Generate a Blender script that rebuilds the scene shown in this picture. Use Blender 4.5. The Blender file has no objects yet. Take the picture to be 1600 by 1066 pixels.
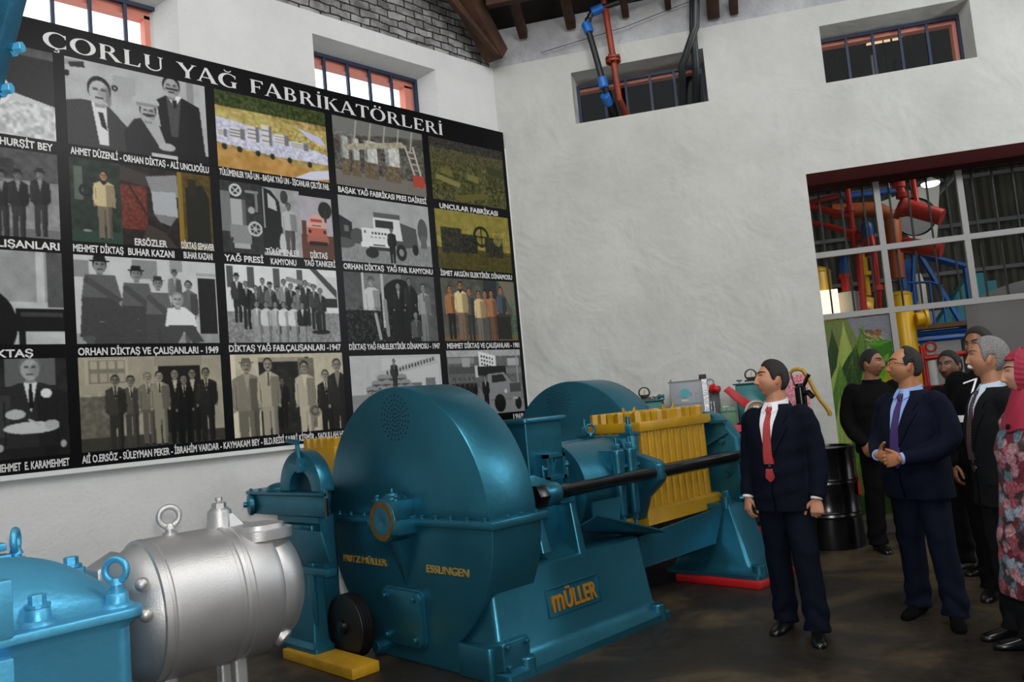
import bpy, bmesh, math, random
import numpy as np
from mathutils import Vector, Matrix
from mathutils.bvhtree import BVHTree
random.seed(7); np.random.seed(7)
SC = bpy.context.scene
COL = SC.collection
PI = math.pi

# ---------------------------------------------------------------- camera
F_PX, PITCH, ROLL, AZL, AZR = 1260.0, math.radians(4.725), math.radians(-5.152), math.radians(45.25), math.radians(103.67)
_W = Matrix(((math.sin(AZL), math.cos(AZL), 0), (-math.cos(AZL), math.sin(AZL), 0), (0, 0, 1)))
_F = Vector((0, math.cos(PITCH), math.sin(PITCH))); _R0 = Vector((1, 0, 0)); _U0 = _R0.cross(_F)
_R = math.cos(ROLL) * _R0 + math.sin(ROLL) * _U0; _U = -math.sin(ROLL) * _R0 + math.cos(ROLL) * _U0
_R, _U, _F = _W @ _R, _W @ _U, _W @ _F
cam = bpy.data.cameras.new('camera'); camo = bpy.data.objects.new('camera', cam); COL.objects.link(camo)
camo.matrix_world = Matrix(((_R.x, _U.x, -_F.x, 0), (_R.y, _U.y, -_F.y, 0), (_R.z, _U.z, -_F.z, 1.62), (0, 0, 0, 1)))
cam.sensor_width = 36.0; cam.lens = 36.0 * F_PX / 1600.0; cam.clip_start = 0.05; cam.clip_end = 200
SC.camera = camo
SC.view_settings.view_transform = 'Standard'; SC.view_settings.look = 'None'
SC.view_settings.gamma = 1.0; SC.view_settings.exposure = 0.0
SC.view_settings.use_curve_mapping = False

# ---------------------------------------------------------------- light
wd = bpy.data.worlds.new('world'); SC.world = wd; wd.use_nodes = True
_bg = wd.node_tree.nodes['Background']; _bg.inputs[0].default_value = (0.93, 0.96, 1.0, 1); _bg.inputs[1].default_value = 2.6

def area(name, loc, target, size, power, col=(1, 1, 1), size_y=None, spread=180):
    l = bpy.data.lights.new(name, 'AREA'); l.energy = power; l.color = col; l.size = size
    l.spread = math.radians(spread)
    if size_y: l.shape = 'RECTANGLE'; l.size_y = size_y
    o = bpy.data.objects.new(name, l); COL.objects.link(o); o.location = loc
    o.rotation_euler = (Vector(target) - Vector(loc)).to_track_quat('-Z', 'Y').to_euler(); return o
area('roof_light', (3.6, 0.9, 6.2), (4.8, 4.6, 1.2), 1.3, 122, (1.0, 0.985, 0.96))
area('hall_light', (-1.0, 3.4, 5.6), (3.6, 5.6, 2.0), 1.8, 55, (1.0, 0.985, 0.96))
area('flash', (0.05, -0.02, 1.78), (4.2, 4.2, 1.5), 0.12, 95, (1, 0.985, 0.96))
area('neighbour_hall_light', (11.2, 1.8, 5.2), (10.6, 3.2, 1.5), 1.6, 58, (1.0, 0.95, 0.88))
area('side_window_light', (8.6, -1.6, 4.6), (9.25, 2.4, 5.2), 0.8, 85, (0.92, 0.95, 1.0))

# ---------------------------------------------------------------- materials
def lin(c): return tuple(((v / 12.92) if v <= 0.04045 else ((v + 0.055) / 1.055) ** 2.4) for v in c)
def hx(h): h = h.lstrip('#'); return lin(tuple(int(h[i:i + 2], 16) / 255 for i in (0, 2, 4)))
MATS = {}
def mat(name, col, rough=0.5, metal=0.0, bump=0.0, bscale=40.0, var=0.0, vscale=4.0, col2=None, coat=0.0, spec=None, attr=None, emit=None, estr=0.0):
    if name in MATS: return MATS[name]
    m = bpy.data.materials.new(name); m.use_nodes = True; nt = m.node_tree; b = nt.nodes['Principled BSDF']
    c = hx(col) if isinstance(col, str) else col
    b.inputs['Base Color'].default_value = (*c, 1); b.inputs['Roughness'].default_value = rough; b.inputs['Metallic'].default_value = metal
    if spec is not None: b.inputs['Specular IOR Level'].default_value = spec
    if coat: b.inputs['Coat Weight'].default_value = coat; b.inputs['Coat Roughness'].default_value = 0.15
    tc = nt.nodes.new('ShaderNodeTexCoord')
    if attr:
        a = nt.nodes.new('ShaderNodeAttribute'); a.attribute_name = attr
        nt.links.new(a.outputs['Color'], b.inputs['Base Color'])
    elif var or col2:
        n = nt.nodes.new('ShaderNodeTexNoise'); n.inputs['Scale'].default_value = vscale; n.inputs['Detail'].default_value = 6
        r = nt.nodes.new('ShaderNodeValToRGB')
        d = hx(col2) if isinstance(col2, str) else (col2 or tuple(v * (1 - var) for v in c))
        r.color_ramp.elements[0].position = 0.35; r.color_ramp.elements[1].position = 0.65
        r.color_ramp.elements[0].color = (*d, 1); r.color_ramp.elements[1].color = (*c, 1)
        nt.links.new(tc.outputs['Object'], n.inputs['Vector']); nt.links.new(n.outputs['Fac'], r.inputs['Fac']); nt.links.new(r.outputs['Color'], b.inputs['Base Color'])
    if bump:
        n2 = nt.nodes.new('ShaderNodeTexNoise'); n2.inputs['Scale'].default_value = bscale; n2.inputs['Detail'].default_value = 4
        bp = nt.nodes.new('ShaderNodeBump'); bp.inputs['Strength'].default_value = bump; bp.inputs['Distance'].default_value = 0.02
        nt.links.new(tc.outputs['Object'], n2.inputs['Vector']); nt.links.new(n2.outputs['Fac'], bp.inputs['Height']); nt.links.new(bp.outputs['Normal'], b.inputs['Normal'])
    if emit:
        b.inputs['Emission Color'].default_value = (*(hx(emit) if isinstance(emit, str) else emit), 1); b.inputs['Emission Strength'].default_value = estr
    MATS[name] = m; return m

TEAL = mat('teal_paint', '#2c7085', 0.35, 0.72, 0.10, 16, 0.12, 3)
TEAL2 = mat('blue_teal_paint', '#5bb6de', 0.46, 0.64, 0.16, 26, 0.10, 3)
SILV = mat('silver_paint', '#c6c5c4', 0.45, 0.85, 0.12, 150, 0.10, 5)
YEL = mat('yellow_paint', '#ae8308', 0.42, 0.1, 0.08, 20, 0.18, 6)
BLK = mat('black_steel', '#08080a', 0.24, 0.1, 0.05, 60)
RUB = mat('black_rubber', '#0b0b0c', 0.45)
HOLE_SHADE = mat('painted_hole_shade', '#05080a', 0.9)  # near-black for solid pieces, paints the shade inside openings
BRASS = mat('worn_brass', '#7a5a22', 0.4, 0.6, 0.1, 40, 0.35, 20)
GOLD = mat('gold_lettering', '#b6913f', 0.45, 0.3)
ORAN = mat('ochre_lettering', '#a06a14', 0.5, 0.1)
REDP = mat('red_paint', '#b0161a', 0.42, 0, 0.05, 30)
WOODY = mat('yellow_timber', '#b5880c', 0.6, 0, 0.2, 30, 0.3, 8)
TEALG = mat('instrument_teal', '#0f6a6c', 0.35)
GREY = mat('instrument_grey', '#888b91', 0.45, 0.1)
GREEN = mat('instrument_green', '#4d7a5c', 0.45)
DARKM = mat('dark_bakelite', '#221d19', 0.35)
DIAL = mat('dial_face', '#b5b3a4', 0.4)
TAPE = mat('chrome_trim', '#c9c9cc', 0.18, 0.9, 0.3, 60)
NAVY = mat('navy_frame', '#14233f', 0.5)
SALM = mat('salmon_frame', '#dd8571', 0.7)
WHITEF = mat('white_frame', '#cfd0ce', 0.5)

# ---------------------------------------------------------------- geometry collector
class G:
    def __init__(s): s.v = []; s.f = []
    def add(s, v, f):
        o = len(s.v); s.v += [tuple(float(c) for c in p) for p in v]; s.f += [tuple(i + o for i in q) for q in f]; return s
    def box(s, x0, x1, y0, y1, z0, z1):
        return s.add([(x0, y0, z0), (x1, y0, z0), (x1, y1, z0), (x0, y1, z0), (x0, y0, z1), (x1, y0, z1), (x1, y1, z1), (x0, y1, z1)],
                     [(0, 3, 2, 1), (4, 5, 6, 7), (0, 1, 5, 4), (1, 2, 6, 5), (2, 3, 7, 6), (3, 0, 4, 7)])
    def cbox(s, c, size, M=None):
        h = [d / 2 for d in size]; pts = [Vector((sx * h[0], sy * h[1], sz * h[2])) for sz in (-1, 1) for sx, sy in ((-1, -1), (1, -1), (1, 1), (-1, 1))]
        if M: pts = [M @ p for p in pts]
        pts = [p + Vector(c) for p in pts]
        return s.add(pts, [(0, 3, 2, 1), (4, 5, 6, 7), (0, 1, 5, 4), (1, 2, 6, 5), (2, 3, 7, 6), (3, 0, 4, 7)])
    def loft(s, rings, cap=True, close=True):
        n = len(rings[0]); v = [p for r in rings for p in r]; f = []
        m = n if close else n - 1
        for i in range(len(rings) - 1):
            for j in range(m):
                k = (j + 1) % n; f.append((i * n + j, i * n + k, (i + 1) * n + k, (i + 1) * n + j))
        if cap: f.append(tuple(range(n - 1, -1, -1))); f.append(tuple(range((len(rings) - 1) * n, len(rings) * n)))
        return s.add(v, f)
    def prism(s, poly, axis, a, b):
        def P(p, t): return (t, p[0], p[1]) if axis == 'x' else ((p[0], t, p[1]) if axis == 'y' else (p[0], p[1], t))
        return s.loft([[P(p, a) for p in poly], [P(p, b) for p in poly]])
    def tube(s, pts, r, n=12, cap=True, closed=False):
        pts = [Vector(p) for p in pts]; m = len(pts); rr = r if isinstance(r, (list, tuple)) else [r] * m
        rings = []; up = None
        for i, p in enumerate(pts):
            if closed: t = pts[(i + 1) % m] - pts[i - 1]
            else: t = pts[min(i + 1, m - 1)] - pts[max(i - 1, 0)]
            t.normalize()
            if up is None: up = Vector((0, 0, 1)) if abs(t.z) < 0.9 else Vector((1, 0, 0))
            a = (up - t * up.dot(t)).normalized(); b = t.cross(a); up = a
            rings.append([p + rr[i] * (math.cos(2 * PI * k / n) * a + math.sin(2 * PI * k / n) * b) for k in range(n)])
        if closed: rings.append(rings[0]); return s.loft(rings, False)
        return s.loft(rings, cap)
    def cyl(s, p0, p1, r, n=24, r1=None): return s.tube([p0, p1], [r, r if r1 is None else r1], n)
    def lathe(s, o, d, prof, n=32, cap=True):
        o = Vector(o); d = Vector(d).normalized(); a = d.orthogonal().normalized(); b = d.cross(a)
        return s.loft([[o + d * h + r * (math.cos(2 * PI * k / n) * a + math.sin(2 * PI * k / n) * b) for k in range(n)] for h, r in prof], cap)
    def hexa(s, o, d, r, h, rot=0.0):
        o = Vector(o); d = Vector(d).normalized(); a = d.orthogonal().normalized(); b = d.cross(a)
        rg = lambda t, q: [o + d * t + q * (math.cos(rot + PI * k / 3) * a + math.sin(rot + PI * k / 3) * b) for k in range(6)]
        return s.loft([rg(0, r), rg(h * .9, r), rg(h, r * .9)])
    def sph(s, c, r, n=16, m=10, M=None):
        c = Vector(c); r = Vector(r) if hasattr(r, '__len__') else Vector((r, r, r))
        rings = []
        for i in range(m + 1):
            th = PI * i / m; q = max(math.sin(th), 1e-3)
            row = []
            for k in range(n):
                p = Vector((q * math.cos(2 * PI * k / n) * r.x, q * math.sin(2 * PI * k / n) * r.y, -math.cos(th) * r.z))
                row.append(c + (M @ p if M else p))
            rings.append(row)
        return s.loft(rings)
    def torus(s, c, ax, R, r, n=28, m=12, a0=0, a1=2 * PI, ref=None):
        c = Vector(c); ax = Vector(ax).normalized(); a = Vector(ref).normalized() if ref else ax.orthogonal().normalized(); b = ax.cross(a)
        full = abs(a1 - a0 - 2 * PI) < 1e-4; k = n if full else n + 1
        pts = [c + R * (math.cos(a0 + (a1 - a0) * i / n) * a + math.sin(a0 + (a1 - a0) * i / n) * b) for i in range(k)]
        return s.tube(pts, r, m, closed=full)
    def xf(s, M): s.v = [tuple(M @ Vector(p)) for p in s.v]; return s

WL = {}
def mesh_of(g, bevel=0.0, seg=2, smooth=32):
    me = bpy.data.meshes.new('m'); me.from_pydata(g.v, [], g.f)
    bm = bmesh.new(); bm.from_mesh(me); bmesh.ops.remove_doubles(bm, verts=bm.verts, dist=1e-5)
    bmesh.ops.recalc_face_normals(bm, faces=bm.faces)
    if bevel:
        es = [e for e in bm.edges if len(e.link_faces) == 2 and e.calc_face_angle(0) > math.radians(35)]
        bmesh.ops.bevel(bm, geom=es, offset=bevel, segments=seg, profile=0.5, affect='EDGES', clamp_overlap=True)
    bm.to_mesh(me); bm.free()
    if smooth:
        me.polygons.foreach_set('use_smooth', [True] * len(me.polygons)); me.set_sharp_from_angle(angle=math.radians(smooth))
    return me
def put(name, me, m, parent=None):
    o = bpy.data.objects.new(name, me); COL.objects.link(o)
    me.name = name
    if m and not me.materials: me.materials.append(m)
    if parent is not None:
        w = WL[parent.name]; me.transform(Matrix.Translation(-w)); o.parent = parent; WL[o.name] = w
    else: WL[o.name] = Vector((0, 0, 0))
    return o
def part(name, g, m, parent, bevel=0.0, seg=2, smooth=32, label=None):
    o = put(name, mesh_of(g, bevel, seg, smooth), m, parent)
    if label: o['label'] = label
    return o
def thing(name, label, cat, loc, group=None, local=False):
    o = bpy.data.objects.new(name, None); COL.objects.link(o); o.location = loc; o.empty_display_size = 0.1
    WL[o.name] = Vector((0, 0, 0)) if local else Vector(loc)
    o['label'] = label; o['category'] = cat
    if group: o['group'] = group
    return o
def single(name, g, m, label, cat, group=None, bevel=0.0, seg=2, smooth=32):
    me = mesh_of(g, bevel, seg, smooth)
    co = np.array([v.co[:] for v in me.vertices]); c = Vector(((co[:, 0].min() + co[:, 0].max()) / 2, (co[:, 1].min() + co[:, 1].max()) / 2, co[:, 2].min()))
    me.transform(Matrix.Translation(-c)); o = bpy.data.objects.new(name, me); COL.objects.link(o); o.location = c; me.materials.append(m); me.name = name
    WL[o.name] = c; o['label'] = label; o['category'] = cat
    if group: o['group'] = group
    return o
def struct(name, g, m, bevel=0.0, smooth=32, parent=None):
    o = put(name, mesh_of(g, bevel, 2, smooth), m, parent)
    if parent is None: o['kind'] = 'structure'
    return o
FONT = None
def text_mesh(body, size, depth, width=None, height=None, bold=0.0):
    """letters in the XZ plane, readable from -Y, starting at the origin"""
    cu = bpy.data.curves.new('t', 'FONT'); cu.body = body; cu.size = size; cu.extrude = depth; cu.offset = bold; cu.resolution_u = 3
    ob = bpy.data.objects.new('t', cu); COL.objects.link(ob); dg = bpy.context.evaluated_depsgraph_get(); dg.update()
    me = bpy.data.meshes.new_from_object(ob.evaluated_get(dg)); bpy.data.objects.remove(ob); bpy.data.curves.remove(cu)
    me.materials.clear()
    co = np.array([v.co[:] for v in me.vertices]); x0, x1 = co[:, 0].min(), co[:, 0].max()
    sx = width / (x1 - x0) if width else 1.0
    sy = height / (0.727 * size) if height else 1.0
    me.transform(Matrix(((sx, 0, 0, -x0 * sx), (0, 0, -1, 0), (0, sy, 0, 0), (0, 0, 0, 1))))
    return me

# ---------------------------------------------------------------- right wall frame
CORN = Vector((6.589, 6.562, 0)); _a = AZR - AZL
RD = Vector((math.cos(_a), -math.sin(_a), 0)); RN = Vector((math.sin(_a), math.cos(_a), 0))   # along the wall, away from the room
YL = 6.562
def WR(s, off, z): p = CORN + RD * s - RN * off; return Vector((p.x, p.y, z))
MW = Matrix(((RD.x, RN.x, 0), (RD.y, RN.y, 0), (0, 0, 1)))
def wbox(g, s0, s1, o0, o1, z0, z1):
    q = [WR(s0, o0, 0), WR(s1, o0, 0), WR(s1, o1, 0), WR(s0, o1, 0)]
    return g.loft([[(p.x, p.y, z0) for p in q], [(p.x, p.y, z1) for p in q]])
# ---------------------------------------------------------------- structure materials
def wall_mat(name, col, col2, bs, bd, bs2=3.0, s2=0.6):
    m = bpy.data.materials.new(name); m.use_nodes = True; nt = m.node_tree; b = nt.nodes['Principled BSDF']; N = nt.nodes.new; L = nt.links.new
    b.inputs['Roughness'].default_value = 0.75
    tc = N('ShaderNodeTexCoord'); n = N('ShaderNodeTexNoise'); n.inputs['Scale'].default_value = 1.3; n.inputs['Detail'].default_value = 7; n.inputs['Roughness'].default_value = .65
    r = N('ShaderNodeValToRGB'); r.color_ramp.elements[0].position = .3; r.color_ramp.elements[1].position = .62
    r.color_ramp.elements[0].color = (*hx(col2), 1); r.color_ramp.elements[1].color = (*hx(col), 1)
    L(tc.outputs['Object'], n.inputs['Vector']); L(n.outputs['Fac'], r.inputs['Fac']); L(r.outputs['Color'], b.inputs['Base Color'])
    a = N('ShaderNodeTexNoise'); a.inputs['Scale'].default_value = bs; a.inputs['Detail'].default_value = 8
    c = N('ShaderNodeTexNoise'); c.inputs['Scale'].default_value = bs2; c.inputs['Detail'].default_value = 3; c.inputs['Distortion'].default_value = 0.6
    L(tc.outputs['Object'], a.inputs['Vector']); L(tc.outputs['Object'], c.inputs['Vector'])
    mm = N('ShaderNodeMath'); mm.operation = 'MULTIPLY_ADD'; L(c.outputs['Fac'], mm.inputs[0]); mm.inputs[1].default_value = s2 * 4; L(a.outputs['Fac'], mm.inputs[2])
    bp = N('ShaderNodeBump'); bp.inputs['Strength'].default_value = 0.5; bp.inputs['Distance'].default_value = bd
    L(mm.outputs[0], bp.inputs['Height']); L(bp.outputs['Normal'], b.inputs['Normal'])
    return m
WALLL = wall_mat('white_plaster', '#d1d1cf', '#c7c7c5', 30, 0.012, 1.5, 0.3)
WALLR = wall_mat('lumpy_white_plaster', '#bebeb8', '#b0b0aa', 9, 0.016, 1.7, 1.5)
def brick_mat():
    m = bpy.data.materials.new('grey_painted_brick'); m.use_nodes = True; nt = m.node_tree; b = nt.nodes['Principled BSDF']; N = nt.nodes.new; L = nt.links.new
    b.inputs['Roughness'].default_value = .85
    tc = N('ShaderNodeTexCoord'); mp = N('ShaderNodeMapping'); mp.inputs['Rotation'].default_value = (PI / 2, 0, 0)
    L(tc.outputs['Object'], mp.inputs['Vector'])
    br = N('ShaderNodeTexBrick'); br.inputs['Scale'].default_value = 1.0; br.inputs['Brick Width'].default_value = .24; br.inputs['Row Height'].default_value = .085; br.inputs['Mortar Size'].default_value = .008
    br.inputs['Color1'].default_value = (*hx('#a3a2a1'), 1); br.inputs['Color2'].default_value = (*hx('#7d7a79'), 1); br.inputs['Mortar'].default_value = (*hx('#1b1714'), 1)
    n = N('ShaderNodeTexNoise'); n.inputs['Scale'].default_value = 9; n.inputs['Detail'].default_value = 6
    n3 = N('ShaderNodeTexNoise'); n3.inputs['Scale'].default_value = 6
    vm = N('ShaderNodeVectorMath'); vm.operation = 'MULTIPLY_ADD'; vm.inputs[1].default_value = (.055, .055, .055)
    L(n3.outputs['Color'], vm.inputs[0]); L(mp.outputs['Vector'], vm.inputs[2]); L(vm.outputs[0], br.inputs['Vector'])
    L(tc.outputs['Object'], n.inputs['Vector']); L(tc.outputs['Object'], n3.inputs['Vector'])
    r = N('ShaderNodeValToRGB'); r.color_ramp.elements[0].position = .42; r.color_ramp.elements[1].position = .6; r.color_ramp.elements[0].color = (.18, .16, .15, 1)
    L(n.outputs['Fac'], r.inputs['Fac'])
    mx = N('ShaderNodeMix'); mx.data_type = 'RGBA'; mx.blend_type = 'MULTIPLY'; mx.inputs[0].default_value = .6; L(br.outputs['Color'], mx.inputs[6]); L(r.outputs['Color'], mx.inputs[7])
    L(mx.outputs[2], b.inputs['Base Color'])
    bp = N('ShaderNodeBump'); bp.inputs['Distance'].default_value = .03; bp.invert = True; L(br.outputs['Fac'], bp.inputs['Height']); L(bp.outputs['Normal'], b.inputs['Normal'])
    return m
BRICK = brick_mat()
def floor_mat():
    m = bpy.data.materials.new('stained_concrete'); m.use_nodes = True; nt = m.node_tree; b = nt.nodes['Principled BSDF']; N = nt.nodes.new; L = nt.links.new
    tc = N('ShaderNodeTexCoord'); n = N('ShaderNodeTexNoise'); n.inputs['Scale'].default_value = .9; n.inputs['Detail'].default_value = 9; n.inputs['Roughness'].default_value = .62; n.inputs['Distortion'].default_value = .5
    r = N('ShaderNodeValToRGB'); e = r.color_ramp.elements; e[0].position = .33; e[0].color = (*hx('#130f0b'), 1); e[1].position = .72; e[1].color = (*hx('#5c4e35'), 1)
    x = e.new(.5); x.color = (*hx('#282119'), 1)
    L(tc.outputs['Object'], n.inputs['Vector']); L(n.outputs['Fac'], r.inputs['Fac']); L(r.outputs['Color'], b.inputs['Base Color'])
    b.inputs['Roughness'].default_value = .42
    n2 = N('ShaderNodeTexNoise'); n2.inputs['Scale'].default_value = 12; n2.inputs['Detail'].default_value = 5; L(tc.outputs['Object'], n2.inputs['Vector'])
    rr = N('ShaderNodeMapRange'); rr.inputs[3].default_value = .3; rr.inputs[4].default_value = .7; L(n2.outputs['Fac'], rr.inputs[0]); L(rr.outputs[0], b.inputs['Roughness'])
    bp = N('ShaderNodeBump'); bp.inputs['Strength'].default_value = .25; bp.inputs['Distance'].default_value = .01; L(n2.outputs['Fac'], bp.inputs['Height']); L(bp.outputs['Normal'], b.inputs['Normal'])
    return m
FLOORM = floor_mat()
TIMB = mat('old_timber', '#4a2c18', .75, 0, .4, 22, .55, 5)
DECK = mat('roof_boards', '#1c120c', .85, 0, .4, 12, .5, 3)
DKRED = mat('dark_red_beam', '#2c0604', .7, 0, .1, 20, spec=.1)
STEELW = mat('painted_steel_frame', '#8f8e8b', .5, .1, .05, 30)
BARS = mat('window_bars', '#201f1c', .5)
CORR = mat('corrugated_sheet', '#6d675c', .6, .3, .1, 6, .4, 2)
def glass_mat():
    m = bpy.data.materials.new('window_glass'); m.use_nodes = True; nt = m.node_tree; nt.nodes.clear(); N = nt.nodes.new; L = nt.links.new
    o = N('ShaderNodeOutputMaterial'); t = N('ShaderNodeBsdfTransparent'); t.inputs[0].default_value = (.9, .93, .93, 1); g = N('ShaderNodeBsdfGlossy'); g.inputs['Roughness'].default_value = .05
    mx = N('ShaderNodeMixShader'); f = N('ShaderNodeFresnel'); f.inputs['IOR'].default_value = 1.22
    L(f.outputs[0], mx.inputs[0]); L(t.outputs[0], mx.inputs[1]); L(g.outputs[0], mx.inputs[2]); L(mx.outputs[0], o.inputs[0]); return m
GLASS = glass_mat()

# ---------------------------------------------------------------- walls
def wall_panel(P, u0, u1, v0, v1, holes, T):
    """P(u, v, t) -> point, t = 0 room face, T outer face. holes = [(front rect), (back rect)]"""
    g = G()
    for k, t in ((0, 0.0), (1, T)):
        us = sorted({u0, u1, *[h[k][i] for h in holes for i in (0, 1)]}); vs = sorted({v0, v1, *[h[k][i] for h in holes for i in (2, 3)]})
        for i in range(len(us) - 1):
            for j in range(len(vs) - 1):
                cu, cv = (us[i] + us[i + 1]) / 2, (vs[j] + vs[j + 1]) / 2
                if any(h[k][0] < cu < h[k][1] and h[k][2] < cv < h[k][3] for h in holes): continue
                g.add([P(us[i], vs[j], t), P(us[i + 1], vs[j], t), P(us[i + 1], vs[j + 1], t), P(us[i], vs[j + 1], t)], [(0, 1, 2, 3)])
    c = lambda r, t: [P(r[0], r[2], t), P(r[1], r[2], t), P(r[1], r[3], t), P(r[0], r[3], t)]
    for h in holes:
        a, b = c(h[0], 0), c(h[1], T)
        for i in range(4): j = (i + 1) % 4; g.add([a[i], a[j], b[j], b[i]], [(0, 1, 2, 3)])
    a, b = c((u0, u1, v0, v1), 0), c((u0, u1, v0, v1), T)
    for i in range(4): j = (i + 1) % 4; g.add([a[i], a[j], b[j], b[i]], [(0, 1, 2, 3)])
    return g
LW = lambda u, v, t: (u, YL + t, v)
RW = lambda u, v, t: tuple(WR(u, -t, v))
struct('wall_left', wall_panel(LW, -3.2, 6.62, 0, 5.65, [((1.0, 2.833, 4.81, 5.425), (1.10, 2.68, 4.85, 5.34)), ((4.15, 5.69, 4.81, 5.425), (4.22, 5.575, 4.85, 5.35))], .36), WALLL, smooth=0)
struct('wall_right', wall_panel(RW, -.2, 9.5, 0, 5.65, [((.925, 2.425, 4.81, 5.42), (.95, 2.42, 4.84, 5.38)), ((3.655, 5.13, 4.785, 5.42), (3.67, 5.07, 4.84, 5.36)),
        ((3.34, 7.6, 0, 3.83), (3.36, 7.6, 0, 3.83))], .42), WALLR, smooth=0)
g = G().box(-3.2, 6.6, YL + .05, YL + .36, 5.65, 7.6); struct('trim_1', g, BRICK, smooth=0)
g = G(); wbox(g, -.2, 9.5, -.03, -.36, 5.652, 6.12); struct('trim_2', g, wall_mat('grey_limewash', '#b3b3b4', '#8f8f92', 18, .03, 2.5, 1.2), smooth=0)
struct('floor', G().box(-3.5, 19, -6.5, 13, -.12, 0), FLOORM, smooth=0)
struct('wall_back', G().box(-3.5, -3.2, -6.5, 6.9, 0, 7.6), WALLL, smooth=0)
struct('wall_front', G().box(-3.5, 11.6, -6.5, -6.2, 0, 7.6), WALLL, smooth=0)
# roof: boards rising from the right wall towards the room
g = G()
for k in range(40):
    o0 = -.36 + k * .34; zz = lambda o: 6.10 + (o + .36) * .55
    for s0 in (-.615 * (o0 + .17) - .3,):
        q = [(o0, zz(o0)), (o0 + .345, zz(o0 + .345)), (o0 + .345, zz(o0 + .345) + .05 + .012 * (k % 2)), (o0, zz(o0) + .05 + .012 * (k % 2))]
        g.loft([[WR(s0, o, z) for o, z in q], [WR(9.6, o, z) for o, z in q]])
struct('ceiling', g, DECK, smooth=0)
def beam(name, p0, p1, w, h, label):
    p0, p1 = Vector(p0), Vector(p1); t = (p1 - p0).normalized(); s = t.cross(Vector((0, 0, 1))).normalized(); u = s.cross(t)
    r = lambda p: [p + s * w / 2 - u * h / 2, p + s * w / 2 + u * h / 2, p - s * w / 2 + u * h / 2, p - s * w / 2 - u * h / 2]
    g = G().loft([r(p0), r(p1)]); return g
g = beam('', (6.52, 6.40, 5.72), (5.35, 6.12, 6.75), .24, .22, '')
single('roof_timber', g, TIMB, 'thick dark brown roof timber slanting up from the corner of the two walls', 'timber', bevel=.012)
g = beam('', (6.44, 6.30, 5.70), (5.05, 6.30, 6.68), .07, .10, '')
single('timber_batten', g, TIMB, 'thin reddish batten along the left side of the thick corner timber', 'timber', bevel=.006)
for i, (s, w, lab) in enumerate(((.41, .10, 'short rafter end above the wall, nearest to the corner timber'), (.985, .11, 'rafter end just left of the blue and black pipe elbow'), (1.62, .08, 'rafter end just right of the orange pipe top'), (2.10, .07, 'thin rafter end left of the two dark pipes'),
                                 (2.58, .13, 'broad double rafter end right of the two dark pipes'), (2.80, .09, 'narrow rafter end close against the broad double rafter end'))):
    z = 5.99 if i < 4 else 5.78
    g = beam('', WR(s, -.02, z), WR(s, 3.0, z + 3.02 * .55), w, .14, '')
    single('rafter', g, TIMB, 'brown wooden ' + lab, 'rafter', 'rafters above the right wall', bevel=.008)
g = beam('', WR(.15, .62, 6.14), WR(2.45, .62, 6.14), .10, .12, '')
single('purlin', g, TIMB, 'dark wooden purlin running across the rafters above the right wall', 'timber', bevel=.008)

# ---------------------------------------------------------------- windows
def hi_window(name, P, u0, u1, v0, v1, mull, t, reveal, glass=True):
    g = G(); w = .035
    def bar(a0, a1, b0, b1): 
        q = [(a0, b0), (a1, b0), (a1, b1), (a0, b1)]
        g.loft([[P(x, y, t) for x, y in q], [P(x, y, t + .04) for x, y in q]])
    bar(u0, u1, v1 - w, v1); bar(u0, u1, v0, v0 + w); bar(u0, u0 + w, v0 + w, v1 - w); bar(u1 - w, u1, v0 + w, v1 - w)
    o = struct(name, g, NAVY, smooth=0); WL[o.name] = Vector((0, 0, 0))
    for m_ in mull:
        g = G(); q = [(m_ - .014, v0 + w), (m_ + .014, v0 + w), (m_ + .014, v1 - w), (m_ - .014, v1 - w)]
        g.loft([[P(x, y, t + .005) for x, y in q], [P(x, y, t + .035) for x, y in q]]); part('mullion', g, NAVY, o, smooth=0)
    g = G()
    for (a0, a1, b0, b1) in reveal:
        q = [(a0, b0), (a1, b0), (a1, b1), (a0, b1)]; g.loft([[P(x, y, t + .06) for x, y in q], [P(x, y, t + .16) for x, y in q]])
    part('outer_frame', g, SALM, o, smooth=0)
    if glass:
        g = G().add([P(u0 + w, v0 + w, t + .02), P(u1 - w, v0 + w, t + .02), P(u1 - w, v1 - w, t + .02), P(u0 + w, v1 - w, t + .02)], [(0, 1, 2, 3)]); part('pane', g, GLASS, o, smooth=0)
    return o
hi_window('window_1', LW, 1.08, 2.80, 4.84, 5.37, (1.36, 1.64, 1.925, 2.205, 2.485), .235, ((1.1, 2.75, 5.27, 5.36), (2.66, 2.75, 4.84, 5.30)))
hi_window('window_2', LW, 4.19, 5.61, 4.84, 5.375, (4.42, 4.70, 4.975, 5.26), .235, ((4.2, 5.58, 5.275, 5.36), (5.47, 5.58, 4.84, 5.30)))
hi_window('window_3', RW, .94, 2.42, 4.82, 5.35, (1.265, 1.52, 1.803, 2.077), .25, ((.95, 2.42, 5.29, 5.35), ))
hi_window('window_4', RW, 3.66, 5.10, 4.80, 5.37, (3.955, 4.225, 4.50, 4.77), .25, ((3.67, 5.07, 5.30, 5.37), (5.03, 5.07, 4.84, 5.30)))

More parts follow.
